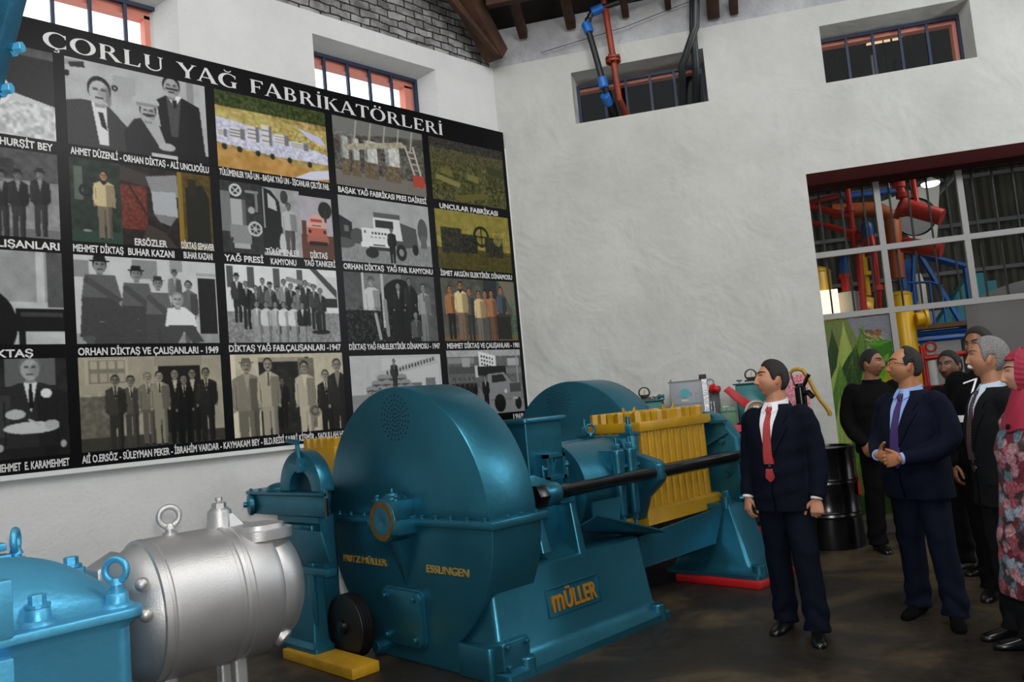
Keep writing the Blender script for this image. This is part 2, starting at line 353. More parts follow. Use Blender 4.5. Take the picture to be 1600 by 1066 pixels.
# ---------------------------------------------------------------- door wall with steel glazing
g = G(); wbox(g, 3.34, 7.6, .004, -.40, 3.695, 3.83); struct('trim_3', g, DKRED, bevel=.008)
T0, T1 = -.24, -.30
g = G()
wbox(g, 3.34, 7.6, T0, T1, 2.945, 3.005)      # upper transom
wbox(g, 3.34, 7.6, T0, T1, 2.265, 2.325)      # lower transom
for s, zb in ((4.065, 0.02), (4.88, 2.325), (5.72, 2.325), (6.56, 2.325)): wbox(g, s - .03, s + .03, T0 - .002, T1 + .002, zb, 3.695)
door = struct('door_1', g, STEELW, smooth=0)
for i, (a, b) in enumerate(((3.36, 4.035), (4.095, 4.85), (4.91, 5.69), (5.75, 6.53))):
    for (z0, z1) in ((2.325, 2.945), (3.005, 3.69)):
        n = 4 if i else 3
        for k in range(n):
            s = a + (b - a) * (k + .55) / n
            g = G(); wbox(g, s - .009, s + .009, -.31, -.325, z0, z1); part('window_bar', g, BARS, door, smooth=0)
        g = G(); wbox(g, a, b, -.268, -.272, z0, z1); part('pane', g, GLASS, door, smooth=0)
# ---------------------------------------------------------------- painted pictures (numpy canvases laid on real panels as vertex colour)
class Cv:
    def __init__(s, W, H, h=84, bg=.5, rgb=None, seed=1):
        s.W, s.H = W, H; s.h = h; s.w = int(round(h * W / H)); s.rs = np.random.RandomState(seed)
        s.a = np.zeros((s.h, s.w, 3)); s.a[:] = (bg if rgb is None else rgb)
        yy, xx = np.mgrid[0:s.h, 0:s.w]; s.x = (xx + .5) / s.w * W / H; s.y = (yy + .5) / s.h     # units: picture height = 1, y downwards
        s.R = W / H
    def put(s, m, c, a=1.0):
        c = np.array((c,) * 3 if np.isscalar(c) else c); s.a[m] = s.a[m] * (1 - a) + c * a; return s
    def rect(s, x0, y0, x1, y1, c, a=1.0): return s.put((s.x >= x0) & (s.x <= x1) & (s.y >= y0) & (s.y <= y1), c, a)
    def ell(s, x, y, rx, ry, c, a=1.0): return s.put(((s.x - x) / rx) ** 2 + ((s.y - y) / ry) ** 2 <= 1, c, a)
    def ring(s, x, y, r, t, c): d = np.hypot(s.x - x, s.y - y); return s.put(np.abs(d - r) < t, c)
    def poly(s, pts, c, a=1.0):
        m = np.zeros(s.x.shape, bool); n = len(pts)
        for i in range(n):
            x0, y0 = pts[i]; x1, y1 = pts[i - 1]
            cond = ((y0 > s.y) != (y1 > s.y)); 
            if y0 != y1: m ^= cond & (s.x < (x1 - x0) * (s.y - y0) / (y1 - y0) + x0)
        return s.put(m, c, a)
    def line(s, x0, y0, x1, y1, t, c):
        dx, dy = x1 - x0, y1 - y0; q = np.clip(((s.x - x0) * dx + (s.y - y0) * dy) / (dx * dx + dy * dy + 1e-9), 0, 1)
        return s.put(np.hypot(s.x - x0 - q * dx, s.y - y0 - q * dy) < t, c)
    def noise(s, amp, k=4, mono=True, y0=0, y1=1, x0=0, x1=9):
        hh, ww = max(2, s.h // k), max(2, s.w // k); n = s.rs.rand(hh, ww, 1) - .5
        if not mono: n = n * .85 + (s.rs.rand(hh, ww, 3) - .5) * .22
        yi = np.linspace(0, hh - 1.001, s.h); xi = np.linspace(0, ww - 1.001, s.w); a, b = yi.astype(int), xi.astype(int); fy, fx = (yi - a)[:, None, None], (xi - b)[None, :, None]
        v = (n[a][:, b] * (1 - fy) + n[a + 1][:, b] * fy) * (1 - fx) + (n[a][:, b + 1] * (1 - fy) + n[a + 1][:, b + 1] * fy) * fx
        m = ((s.y >= y0) & (s.y <= y1) & (s.x >= x0) & (s.x <= x1))[..., None]; s.a = s.a + m * amp * v; return s
    def man(s, x, top, hgt, suit=.15, skin=.68, shirt=.8, hair=.1, legs=None, tie=None, hat=None, wide=1.0, open_=True, tint=(1, 1, 1)):
        """standing figure seen from the front; top of head at y=top, full height hgt (may run off the picture)"""
        T = np.array(tint); h = hgt / 7.4; r = h * .36; leg = suit * .8 if legs is None else legs; c = lambda v: v if not np.isscalar(v) else v * T
        y = lambda q: top + hgt * q; w = hgt * .125 * wide
        s.poly([(x - w * .72, y(.47)), (x + w * .72, y(.47)), (x + w * .62, y(.99)), (x + w * .12, y(.99)), (x, y(.56)), (x - w * .12, y(.99)), (x - w * .62, y(.99))], c(leg))
        s.poly([(x - w * .35, y(.155)), (x + w * .35, y(.155)), (x + w, y(.2)), (x + w * 1.12, y(.42)), (x + w * 1.02, y(.5)), (x + w * .78, y(.52)), (x - w * .78, y(.52)), (x - w * 1.02, y(.5)), (x - w * 1.12, y(.42)), (x - w, y(.2))], c(suit))
        s.poly([(x + w * .15, y(.2)), (x + w, y(.2)), (x + w * 1.12, y(.42)), (x + w * 1.02, y(.5)), (x + w * .78, y(.52)), (x + w * .2, y(.52))], 0.0, .28); s.poly([(x + w * .35, y(.52)), (x + w * .75, y(.52)), (x + w * .62, y(.98)), (x + w * .38, y(.98))], 0.0, .25)
        s.poly([(x - w * .9, y(.22)), (x - w * .6, y(.22)), (x - w * .7, y(.46)), (x - w * 1.0, y(.46))], 1.0, .07)
        s.ell(x - w * .38, y(.99), h * .2, h * .07, .06); s.ell(x + w * .38, y(.99), h * .2, h * .07, .06)
        s.line(x - w * .8, y(.26), x - w * .78, y(.5), h * .03, c(suit * .6 if np.isscalar(suit) else np.array(suit) * .6)); s.line(x + w * .8, y(.26), x + w * .78, y(.5), h * .03, c(suit * .6 if np.isscalar(suit) else np.array(suit) * .6))
        s.ell(x - w * .95, y(.515), h * .12, h * .16, c(skin)); s.ell(x + w * .95, y(.515), h * .12, h * .16, c(skin))
        if open_: s.poly([(x - h * .26, y(.15)), (x + h * .26, y(.15)), (x + h * .02, y(.32)), (x - h * .02, y(.32))], c(shirt))
        if tie is not None: s.poly([(x - h * .06, y(.16)), (x + h * .06, y(.16)), (x + h * .09, y(.3)), (x - h * .07, y(.3))], c(tie))
        s.face(x, top + h * .52, h * .5, skin, hair, hat, tint); return s
    def face(s, x, yc, r, skin=.68, hair=.1, hat=None, tint=(1, 1, 1), beard=None):
        T = np.array(tint); c = lambda v: v if not np.isscalar(v) else v * T
        s.rect(x - r * .34, yc + r * .5, x + r * .34, yc + r * 1.25, c(skin * .8 if np.isscalar(skin) else np.array(skin) * .8))
        s.ell(x, yc - r * .12, r * .82, r * .98, c(hair)); s.ell(x, yc + r * .12, r * .7, r * .9, c(skin)); s.ell(x + r * .42, yc + r * .2, r * .3, r * .62, c(skin * .78 if np.isscalar(skin) else np.array(skin) * .78), .7)
        for q in (-1, 1): s.rect(x + q * r * .28 - r * .17, yc - r * .22, x + q * r * .28 + r * .17, yc - r * .02, c(skin * .35 if np.isscalar(skin) else np.array(skin) * .4), .8)
        s.rect(x - r * .08, yc - r * .1, x + r * .1, yc + r * .34, c(skin * .86 if np.isscalar(skin) else np.array(skin) * .86)); s.rect(x - r * .27, yc + r * .44, x + r * .27, yc + r * .6, c(skin * .4 if np.isscalar(skin) else np.array(skin) * .45))
        if hat: s.rect(x - r * 1.15, yc - r * .62, x + r * 1.15, yc - r * .42, c(hat)); s.poly([(x - r * .75, yc - r * .5), (x - r * .62, yc - r * 1.25), (x + r * .62, yc - r * 1.25), (x + r * .75, yc - r * .5)], c(hat))
        return s
def canvas_mesh(cv, P, dim=1.0):
    """P(u, v) -> Vector with u, v in 0..1 (v upwards); colours become a vertex attribute"""
    h, w = cv.h, cv.w; vs = []; fs = []
    for j in range(h):
        for i in range(w): vs.append(P(i / (w - 1), 1 - j / (h - 1)))
    for j in range(h - 1):
        for i in range(w - 1): a = j * w + i; fs.append((a, a + w, a + w + 1, a + 1))
    me = bpy.data.meshes.new('picture'); me.from_pydata(vs, [], fs)
    p = np.pad(cv.a, ((1, 1), (1, 1), (0, 0)), 'edge'); cv.a = (p[1:-1, 1:-1] * 4 + (p[:-2, 1:-1] + p[2:, 1:-1] + p[1:-1, :-2] + p[1:-1, 2:]) * 1.5) / 10
    c = np.clip(cv.a, 0.01, 1) * dim; c = np.where(c <= .04045, c / 12.92, ((c + .055) / 1.055) ** 2.4)
    col = np.concatenate([c.reshape(-1, 3), np.ones((h * w, 1))], 1).astype(np.float32)
    at = me.color_attributes.new('Col', 'FLOAT_COLOR', 'POINT'); at.data.foreach_set('color', col.ravel()); return me
PRINT = mat('printed_vinyl', (.5, .5, .5), .36, spec=.14, attr='Col')
VINYL = mat('black_vinyl', '#08080a', .34, spec=.12)
LETT = mat('white_print', '#c9c8c6', .42)
YB = 6.505           # front of the banner
cx = [(.725, 1.825), (1.905, 3.002), (3.085, 4.185), (4.265, 5.372), (5.46, 6.555)]
rz = [(3.918, 4.61), (3.165, 3.815), (2.382, 3.062), (1.575, 2.28)]
ban = thing('photo_banner', 'large black banner of old factory photographs filling the left wall', 'banner', (3.66, YL, 1.43))
g = G().box(.62, 6.607, YB, YL - .005, 1.468, 4.852); part('backing_board', g, VINYL, ban, smooth=0)
g = G().box(.6, 6.61, YB - .006, YL - .004, 1.432, 1.468).box(6.607, 6.632, YB - .002, YL - .004, 1.432, 4.66); part('frame', g, WHITEF, ban, smooth=0, label='white lower and side frame strip')
SEP = (1.0, .96, .84); COOL = (.94, 1.0, 1.0)
def tile(c, r, f, x0=None, x1=None, z0=None, z1=None, seed=1, bg=.5, rgb=None, dim=1.0):
    X0, X1 = (cx[c] if x0 is None else (x0, x1)); Z0, Z1 = rz[r]
    Z0 = Z0 if z0 is None else z0; Z1 = Z1 if z1 is None else z1
    cv = Cv(X1 - X0, Z1 - Z0, 128, bg, rgb, seed); f(cv); cv.noise(.05, 1)
    put('photograph', canvas_mesh(cv, lambda u, v: (X0 + u * (X1 - X0), YB - .0015, Z0 + v * (Z1 - Z0)), dim), PRINT, ban)
def f00(c):   # snow yard, partly hidden
    c.rect(0, 0, 2, .55, .3).noise(.12, 8).rect(1.0, .1, 2, .62, .14).rect(.85, 0, .95, .55, .36).poly([(0, .62), (.5, .5), (1, .48), (1.6, .62), (1.6, 1), (0, 1)], .72).noise(.3, 4, True, .62, 1).ell(.95, .52, .22, .2, .82).rect(.9, .46, 1.0, .62, .2).ell(.5, .6, .2, .35, .1)
tile(0, 0, f00, seed=2)
def f01(c):
    c.rect(0, 0, 2, .35, .28).rect(0, .1, .5, .3, .16).rect(.7, .12, 1.25, .33, .2).noise(.1, 5).rect(0, .9, 2, 1, .4)
    for x, t, sk in ((.15, .3, .45), (.45, .22, .5), (.85, .2, .5), (1.12, .26, .42), (1.28, .24, .4), (1.5, .2, .45)): c.man(x, t, .78, .13, sk, .5, .06, .18, None, .1)
tile(0, 1, f01, seed=3)
def f02(c):
    c.a[:] = .68; c.rect(0, 0, 1.5, .55, .55).rect(1.36, .0, 1.44, .62, .7).rect(1.46, 0, 1.62, .6, .3).noise(.1, 10).ell(.85, .8, .32, .4, .06).rect(.8, .6, 1.0, 1, .08).rect(1.16, .62, 1.62, .86, .07).rect(1.18, .86, 1.24, 1, .08).rect(1.2, .655, 1.6, .7, .22)
tile(0, 2, f02, seed=4)
def f03(c):
    c.a[:] = .12; c.noise(.1, 9).rect(1.0, 0, 1.45, .28, .36).man(1.22, -.02, 1.75, .15, .62, .82, .42, .1, .08, None, 1.35)
    c.ell(1.22, .7, .25, .06, .75).line(1.2, .62, 1.3, .68, .012, .7).ell(1.08, .56, .09, .05, .7).ell(1.4, .68, .07, .05, .66).ell(1.36, .36, .05, .05, .85).rect(.2, .95, .9, 1, .8)
tile(0, 3, f03, seed=5, dim=.95)
def f10(c):   # three men
    c.a[:] = .64; c.noise(.08, 14).rect(1.35, 0, 1.44, 1, .52).rect(0, .02, .2, .09, .55).poly([(.04, .06), (.2, .02), (.21, .09), (.06, .11)], .15).ell(.02, .19, .03, .035, .05).ring(.52, .26, .025, .01, .08).rect(.5, .1, .75, .35, .6).ring(.52, .26, .025, .01, .1)
    c.poly([(0, .5), (.16, .46), (.25, .46), (.45, .5), (.66, .72), (.7, 1), (0, 1)], .2).poly([(.26, .46), (.42, .5), (.43, .95), (.33, .95)], .78).poly([(.33, .58), (.38, .58), (.42, .78), (.36, .74)], .12)
    c.face(.35, .33, .155, .66, .1); c.ell(.45, .38, .03, .12, .3, .5)
    c.poly([(.98, .3), (1.1, .22), (1.3, .22), (1.5, .3), (1.55, .95), (1.05, .95), (1.02, .6)], .09).poly([(1.1, .22), (1.28, .22), (1.22, .72), (1.14, .72)], .26).poly([(1.1, .2), (1.29, .2), (1.2, .36)], .82).poly([(1.17, .26), (1.23, .26), (1.22, .36), (1.18, .36)], .12)
    c.face(1.17, .1, .13, .6, .1); c.rect(1.1, .115, 1.25, .14, .15)
    c.poly([(.6, .75), (.72, .58), (.85, .54), (1.02, .62), (1.1, .9), (1.12, 1), (.62, 1)], .14).poly([(.77, .52), (.98, .55), (1.08, .86), (1.0, .88)], .62).face(.88, .46, .12, .62, .2); c.ell(.86, .35, .155, .075, .66); c.rect(.75, .37, 1.0, .41, .5); c.rect(.82, .49, .95, .515, .15)
    c.ell(1.08, .86, .1, .05, .64).rect(.9, .95, 1.2, 1, .7).rect(1.2, .9, 1.6, 1, .08)
tile(1, 0, f10, seed=6)
def aerial(c):
    c.a[:] = (.6, .52, .3); c.noise(.25, 6, False).rect(0, 0, 2, .2, (.2, .24, .1)).noise(.2, 3, True, 0, .25)
    c.poly([(0, .22), (.6, .2), (1.2, .3), (1.6, .28), (1.6, .5), (0, .42)], (.66, .6, .36)).noise(.22, 4, False, .2, .5)
    c.poly([(0, .35), (.5, .4), (1.1, .52), (1.6, .62), (1.6, .75), (.8, .75), (0, .68)], (.72, .72, .78)).noise(.25, 3, True, .35, .75)
    for x, y, w, h in ((.18, .46, .2, .14), (.42, .4, .16, .2), (.62, .36, .14, .26), (.8, .44, .2, .14), (1.05, .5, .24, .1), (.02, .5, .12, .1)):
        c.rect(x, y, x + w, y + h, (.78, .76, .75)); c.rect(x + w * .7, y, x + w, y + h, (.42, .42, .44))
        for k in range(3): c.rect(x, y + h * (.2 + .27 * k), x + w * .7, y + h * (.28 + .27 * k), (.4, .4, .42))
    c.poly([(0, .7), (1.0, .8), (1.6, .88), (1.6, 1), (0, 1)], (.66, .5, .26)).noise(.16, 7, False, .75, 1); c.poly([(1.05, 1), (1.3, .88), (1.6, .82), (1.6, .95), (1.3, 1)], (.76, .76, .82))
    for x in (.1, .3, .55, .75, 1.0, 1.3): c.ell(x, .72 + .05 * x, .035, .04, (.13, .16, .09))
    c.poly([(1.15, .3), (1.5, .38), (1.58, .5), (1.3, .42)], (.7, .7, .82))
tile(2, 0, aerial, seed=8)
def works(c):
    c.a[:] = (.3, .29, .26); c.noise(.15, 10).poly([(0, 0), (1.6, 0), (1.6, .1), (.9, .16), (0, .3)], (.42, .42, .4)).rect(0, .78, 2, 1, (.42, .4, .37))
    for x, w, a in ((.18, .12, .6), (.36, .13, .66), (.62, .22, .7), (1.0, .26, .72)):
        c.rect(x - w / 2, .28, x + w / 2, .62, (a, a, a * .96)); c.rect(x - w / 2, .28, x - w / 4, .62, (a * .7, a * .7, a * .7)); c.rect(x - w * .55, .6, x + w * .55, .84, (.38, .33, .26))
    c.poly([(.15, .4), (1.2, .2), (1.25, .28), (.2, .48)], (.6, .58, .5)); c.noise(.25, 3, False, .2, .8)
    for k in range(5): c.line(.4 + .25 * k, .02, .34 + .25 * k, .35, .012, (.62, .6, .55))
    c.line(1.25, .25, 1.45, .85, .018, (.66, .64, .58)); c.line(1.4, .25, 1.56, .85, .018, (.66, .64, .58))
    for k in range(6): c.line(1.28 + .035 * k, .33 + .09 * k, 1.42 + .03 * k, .33 + .09 * k, .01, (.62, .6, .56))
    c.rect(1.36, .68, 1.58, .86, (.62, .24, .18))
tile(3, 0, works, seed=9)
def aerial2(c):
    c.a[:] = (.26, .26, .13); c.noise(.22, 4, False).rect(0, 0, 2, .16, (.2, .19, .17)).rect(0, .16, 2, .4, (.3, .28, .2), .6).noise(.2, 2, True)
    c.poly([(.1, .58), (.6, .68), (.56, .76), (.08, .66)], (.46, .44, .25)).poly([(.2, .46), (.45, .5), (.43, .6), (.19, .56)], (.38, .36, .2)).poly([(.75, .5), (1.0, .52), (.98, .64), (.74, .6)], (.42, .4, .22)).poly([(.4, .9), (1.1, .78), (1.2, .84), (.6, 1)], (.34, .32, .15)).poly([(1.2, .3), (1.6, .36), (1.6, .5), (1.2, .44)], (.2, .22, .11))
tile(4, 0, aerial2, seed=10)
def s1a(c):
    c.a[:] = (.13, .17, .14); c.noise(.1, 7).rect(.05, .1, .14, .5, (.32, .36, .32)).ring(.17, .38, .06, .016, (.1, .11, .1)).rect(0, .86, 1, 1, (.15, .24, .2))
    c.man(.37, .12, .83, (.72, .66, .5), (.62, .46, .36), hair=.05, legs=(.42, .38, .33), open_=False, wide=1.1); c.poly([(.32, .24), (.42, .24), (.37, .3)], (.08, .08, .09)); c.ell(.17, .86, .05, .015, (.5, .5, .45))
tile(1, 1, s1a, 1.905, 2.27, seed=11)
def s1b(c):
    c.a[:] = (.14, .11, .1); c.noise(.1, 6); c.rect(0, .25, .3, .8, (.38, .17, .12)).noise(.15, 3, True, .25, .8, 0, .3); c.poly([(0, .02), (.35, .1), (.4, .26), (0, .2)], (.22, .2, .19)); c.poly([(.3, .12), (.68, .05), (.7, .35), (.36, .3)], (.5, .5, .5)).poly([(.36, .3), (.66, .28), (.68, .6), (.38, .58)], (.62, .63, .64)).poly([(.38, .58), (.66, .6), (.58, .72), (.45, .68)], (.44, .44, .44)).poly([(.2, 1), (.3, .72), (.5, .8), (.66, 1)], (.22, .19, .17)).line(.1, .25, .3, .6, .012, (.16, .1, .08))
tile(1, 1, s1b, 2.27, 2.72, seed=12)
def s1c(c):
    c.a[:] = (.3, .24, .07); c.noise(.1, 5); c.rect(0, 0, .06, 1, (.5, .4, .12)); c.poly([(.1, .2), (.32, .14), (.4, .3), (.4, .95), (.1, .95)], (.1, .1, .06)).rect(.14, .08, .24, .3, (.14, .12, .07)).rect(0, .93, 1, 1, (.4, .35, .14))
tile(1, 1, s1c, 2.72, 3.002, seed=13)
def s2a(c):
    c.a[:] = .18; c.noise(.08, 6); c.rect(0, .15, .14, .7, .42).ring(.22, .12, .075, .014, .75).line(.16, .07, .28, .18, .01, .7).line(.16, .18, .28, .07, .01, .7).rect(.14, .24, .36, .62, .62).rect(.3, .24, .36, .62, .35).rect(.12, .6, .42, .86, .5).rect(.16, .86, .4, .93, .62).ring(.48, .64, .09, .016, .7).ell(.48, .64, .03, .03, .6)
    for a in range(6): c.line(.48, .64, .48 + .09 * math.cos(a), .64 + .09 * math.sin(a), .008, .65)
    c.rect(.36, .1, .55, .14, .5).rect(.5, .12, .54, .4, .45).ell(.44, .38, .05, .05, .6).line(.14, .8, .1, .9, .02, .2)
tile(2, 1, s2a, 3.085, 3.465, 3.165, 3.80, seed=14)
def s2b(c):
    c.a[:] = .58; c.noise(.12, 7); c.poly([(0, 0), (.16, .05), (.28, .2), (.3, .45), (.32, .9), (0, .95)], .12).poly([(.1, .08), (.22, .18), (.24, .34), (.1, .3)], .66).rect(.02, .02, .05, .6, .55).ell(.36, .12, .06, .1, .2).man(.42, .2, .78, .66, .4, .7, .1, .3, None, None, 1.15, False); c.ell(.3, .82, .05, .16, .7)
tile(2, 1, s2b, 3.465, 3.845, 3.165, 3.79, seed=15)
def s2c(c):
    c.a[:] = (.62, .6, .62); c.noise(.06, 10).rect(0, .62, 1, 1, (.34, .22, .18)).ell(.45, .2, .12, .14, (.13, .14, .12)).rect(.43, .2, .47, .4, (.2, .16, .13)).ell(.28, .48, .17, .2, (.74, .6, .56)).rect(.12, .5, .46, .66, (.66, .36, .3)).rect(.1, .64, .48, .74, (.6, .36, .3)).rect(.14, .72, .46, .78, (.12, .1, .1)).rect(.02, .4, .1, .7, (.34, .2, .16)).ell(.16, .56, .025, .03, (.2, .1, .1)).ell(.42, .56, .025, .03, (.2, .1, .1)).rect(.18, .36, .38, .41, (.62, .24, .2)).rect(.2, .45, .36, .48, (.6, .3, .26))
tile(2, 1, s2c, 3.845, 4.185, 3.165, 3.755, seed=16)
def truck(c):
    c.a[:] = .6; c.noise(.06, 14).rect(0, .66, 2, 1, .5).noise(.1, 4, True, .66, 1).poly([(0, .3), (.22, .4), (.22, .72), (0, .74)], .16).rect(.08, .45, .16, .55, .4).ell(.3, .6, .12, .12, .28).ell(.05, .72, .2, .08, .3).ell(1.55, .42, .1, .2, .3).rect(1.5, .5, 1.62, .7, .35)
    c.poly([(1.0, .3), (1.42, .4), (1.44, .7), (1.02, .74)], .28).rect(.62, .2, 1.12, .28, .32).poly([(.6, .28), (1.1, .28), (1.14, .62), (.6, .62)], .78).rect(.64, .32, .98, .44, .18).poly([(.38, .46), (1.0, .46), (1.0, .7), (.38, .7)], .8).rect(.42, .5, .46, .54, .4).rect(.36, .68, .96, .76, .82).rect(.5, .74, .92, .8, .2).rect(.58, .7, .8, .73, .3)
    for k in range(5): c.rect(.56 + .06 * k, .515, .595 + .06 * k, .55, .2); c.rect(.54 + .075 * k, .585, .575 + .075 * k, .605, .35)
    c.ell(.55, .84, .12, .08, .14).ell(1.1, .8, .1, .13, .12).ell(1.1, .8, .045, .06, .5).ell(1.38, .74, .06, .09, .12); c.man(.93, .42, .56, .12, .4, .2, .06, .1, None, None, 1.1, False)
tile(3, 1, truck, seed=17)
def dynamo(c):
    c.a[:] = (.5, .46, .2); c.noise(.1, 9).rect(0, .64, 2, 1, (.26, .24, .08)).noise(.1, 5, False, .6, 1); c.rect(.1, .3, .55, .72, (.16, .16, .1)).rect(.55, .38, .9, .7, (.13, .13, .09)).ring(1.0, .4, .16, .025, (.12, .12, .08)).line(1.0, .24, 1.0, .56, .012, (.12, .12, .08)).line(.86, .4, 1.16, .4, .012, (.12, .12, .08)).rect(1.08, .4, 1.5, .74, (.15, .15, .1)).ell(1.38, .44, .1, .1, (.42, .4, .2)).noise(.16, 3, True, .25, .75)
tile(4, 1, dynamo, seed=18)
def crew49(c):
    c.a[:] = .72; c.noise(.05, 12).rect(0, .06, .16, .25, .5).rect(.62, .02, .9, .24, .5).rect(1.05, 0, 1.2, .14, .55).rect(1.38, .2, 1.6, .98, .12).rect(1.36, .14, 1.62, .18, .6).rect(0, .88, 2, 1, .55).noise(.08, 5, True, .88, 1)
    for (x0, x1, y0) in ((.1, .55, .62), (.52, .82, .72), (.8, 1.05, .64)): c.rect(x0, y0, x1, 1, .24); c.rect(x0 + .02, y0, x0 + .08, 1, .32); c.rect(x0, y0 + .12, x1, y0 + .135, .4)
    def sit(x, t, k, suit, hat=None):
        c.poly([(x - .14 * k, t + .2), (x + .14 * k, t + .2), (x + .2 * k, t + .5), (x - .18 * k, t + .5)], suit).poly([(x - .17 * k, t + .46), (x + .26 * k, t + .46), (x + .2 * k, t + .86), (x + .04 * k, t + .86), (x, t + .6), (x - .06 * k, t + .9), (x - .2 * k, t + .9)], suit * .72); c.line(x - .12 * k, t + .26, x + .18 * k, t + .5, .035, suit * .8); c.face(x, t + .09, .08 * k, .5, .1, hat); c.ell(x + .2 * k, t + .52, .04, .03, .55); c.ell(x - .12 * k, t + .92, .07, .035, .3)
    sit(.27, .02, 1.15, .34, .05); sit(.66, .1, 1.0, .34, .08); sit(.9, .2, .85, .36, .18); c.man(1.1, .12, .6, .42, .5, .6, .1, .3, None, .25); c.man(1.26, .24, .82, .36, .5, .4, .08, .34, None, None, 1.0)
    c.poly([(1.0, .58), (1.2, .56), (1.32, .66), (1.34, .8), (.96, .8)], .82).poly([(1.0, .78), (1.3, .78), (1.42, .98), (1.28, 1), (1.18, .86), (1.1, 1), (1.02, 1)], .26).face(1.12, .48, .09, .62, .5)
tile(1, 2, crew49, seed=19)
def crowd47(c):
    c.a[:] = .8; c.rect(0, .6, 2, 1, .5).noise(.18, 3, True, .6, 1).noise(.04, 9)
    for x in (.02, .3, .66, 1.0): c.rect(x, .02, x + .09, .3, .3)
    c.poly([(.85, .12), (1.4, .24), (1.4, .29), (.82, .18)], .5).rect(1.3, .1, 1.6, .5, .74).poly([(1.2, 0), (1.3, 0), (1.6, .28), (1.6, .4)], .25).rect(1.36, .4, 1.6, .52, .15)
    for i, (x, s_) in enumerate(((.15, .2), (.27, .1), (.4, .14), (.5, .25), (.6, .35), (.7, .12), (.8, .5), (.9, .14), (1.0, .4), (1.12, .16), (1.24, .22), (1.34, .18))): c.man(x, .16 + .05 * ((i * 7) % 3) - (.04 if i == 0 else 0), .62, s_, .5, .5 if i % 3 else .75, .1, .14, None, .1 if i % 4 == 0 else None)
    for x, s_ in ((.4, .6), (.53, .75), (.66, .65), (.78, .8), (.92, .78), (1.05, .12)): c.man(x, .46, .62, s_, .5, .75, .1, .55); 
    c.noise(.12, 3, True, .86, 1).ell(1.32, .86, .14, .03, .1)
tile(2, 2, crowd47, seed=20)
def dyn47(c):
    c.a[:] = .3; c.rect(.3, 0, 1.0, .5, .42).noise(.1, 8).ell(.95, .62, .42, .55, .08)
    c.rect(.3, 0, .335, .8, .7).rect(.63, 0, .67, .8, .66)
    c.man(.46, .06, .95, .72, .58, .7, .1, .3, None, .3, 1.05, False); c.man(.93, .12, .8, .08, .5, .55, .06, .07); c.man(1.14, .04, .8, .12, .45, .2, .06, .1); c.man(1.4, .12, .9, .55, .5, .6, .1, .45, .2)
    c.rect(0, .55, .6, 1, .1).noise(.3, 3, True, .5, 1, 0, .8); c.line(.5, .6, .56, .95, .025, .6).line(.68, .4, .7, .9, .03, .5); c.man(1.22, .55, .75, .3, .5, .4, .1, .12)
tile(3, 2, dyn47, seed=21)
def crew81(c):
    c.a[:] = (.3, .3, .26); c.noise(.12, 7, False).rect(.9, 0, 1.2, .5, (.16, .18, .18)).poly([(1.25, 0), (1.6, 0), (1.6, .6), (1.4, .3)], (.42, .4, .34)).rect(0, .9, 2, 1, (.4, .33, .22))
    for x, t, sh, lg in ((.18, .12, (.6, .4, .25), .12), (.92, .17, (.55, .42, .3), .3), (.58, .14, (.3, .3, .28), .2), (1.06, .16, (.6, .42, .28), (.4, .28, .2)), (1.28, .1, (.26, .3, .34), .2)): c.man(x, t, .85, sh, (.62, .42, .3), hair=.08, legs=lg, open_=False)
    c.man(.78, .18, .85, (.78, .68, .5), (.62, .42, .3), hair=.08, legs=(.42, .4, .36), open_=False); c.man(.4, .05, .95, (.8, .72, .52), (.6, .4, .28), hair=.06, legs=(.45, .38, .3), open_=False, wide=1.1); c.poly([(.34, .17), (.46, .17), (.4, .24)], (.1, .1, .1))
    c.rect(1.14, .58, 1.46, .98, (.15, .15, .13)).ell(1.3, .58, .16, .03, (.2, .2, .18))
    for k in range(5): c.line(1.5, .4 + .12 * k, 1.6, .38 + .12 * k, .012, (.25, .42, .3))
    c.line(1.52, .3, 1.55, 1, .014, (.25, .42, .3))
tile(4, 2, crew81, seed=22)
def suits(c):
    c.a[:] = .66; c.noise(.08, 8).rect(.06, .02, .5, .3, .72).rect(.1, .04, .47, .29, .5)
    for k in range(4): c.rect(.12 + .09 * k, .05, .19 + .09 * k, .13, .7); c.rect(.12 + .09 * k, .18, .19 + .09 * k, .27, .66)
    c.rect(.78, .0, 1.32, .12, .6).rect(.82, .12, 1.3, .95, .12).rect(0, .42, .35, 1, .42).noise(.16, 4, True, .4, 1, 0, .4).rect(0, .86, 2, 1, .24)
    for x, t, h, s_, sk, ti, hr in ((.52, .21, .8, .34, .5, .1, .1), (.7, .18, .8, .46, .62, .15, .4), (.36, .2, .82, .24, .48, .08, .1), (1.0, .15, .84, .1, .55, None, .1), (1.2, .15, .84, .12, .5, None, .06), (1.1, .22, .78, .07, .5, .05, .1)): c.man(x, t, h, s_, sk, .75, hr, None, ti)
    c.man(.83, .17, .82, .56, .62, .8, .06, .56, .15); c.man(1.36, .15, .84, .14, .5, .78, .1, .12, .1, None, 1.15)
    c.a *= np.array(SEP); c.a *= .88
tile(1, 3, suits, seed=23)
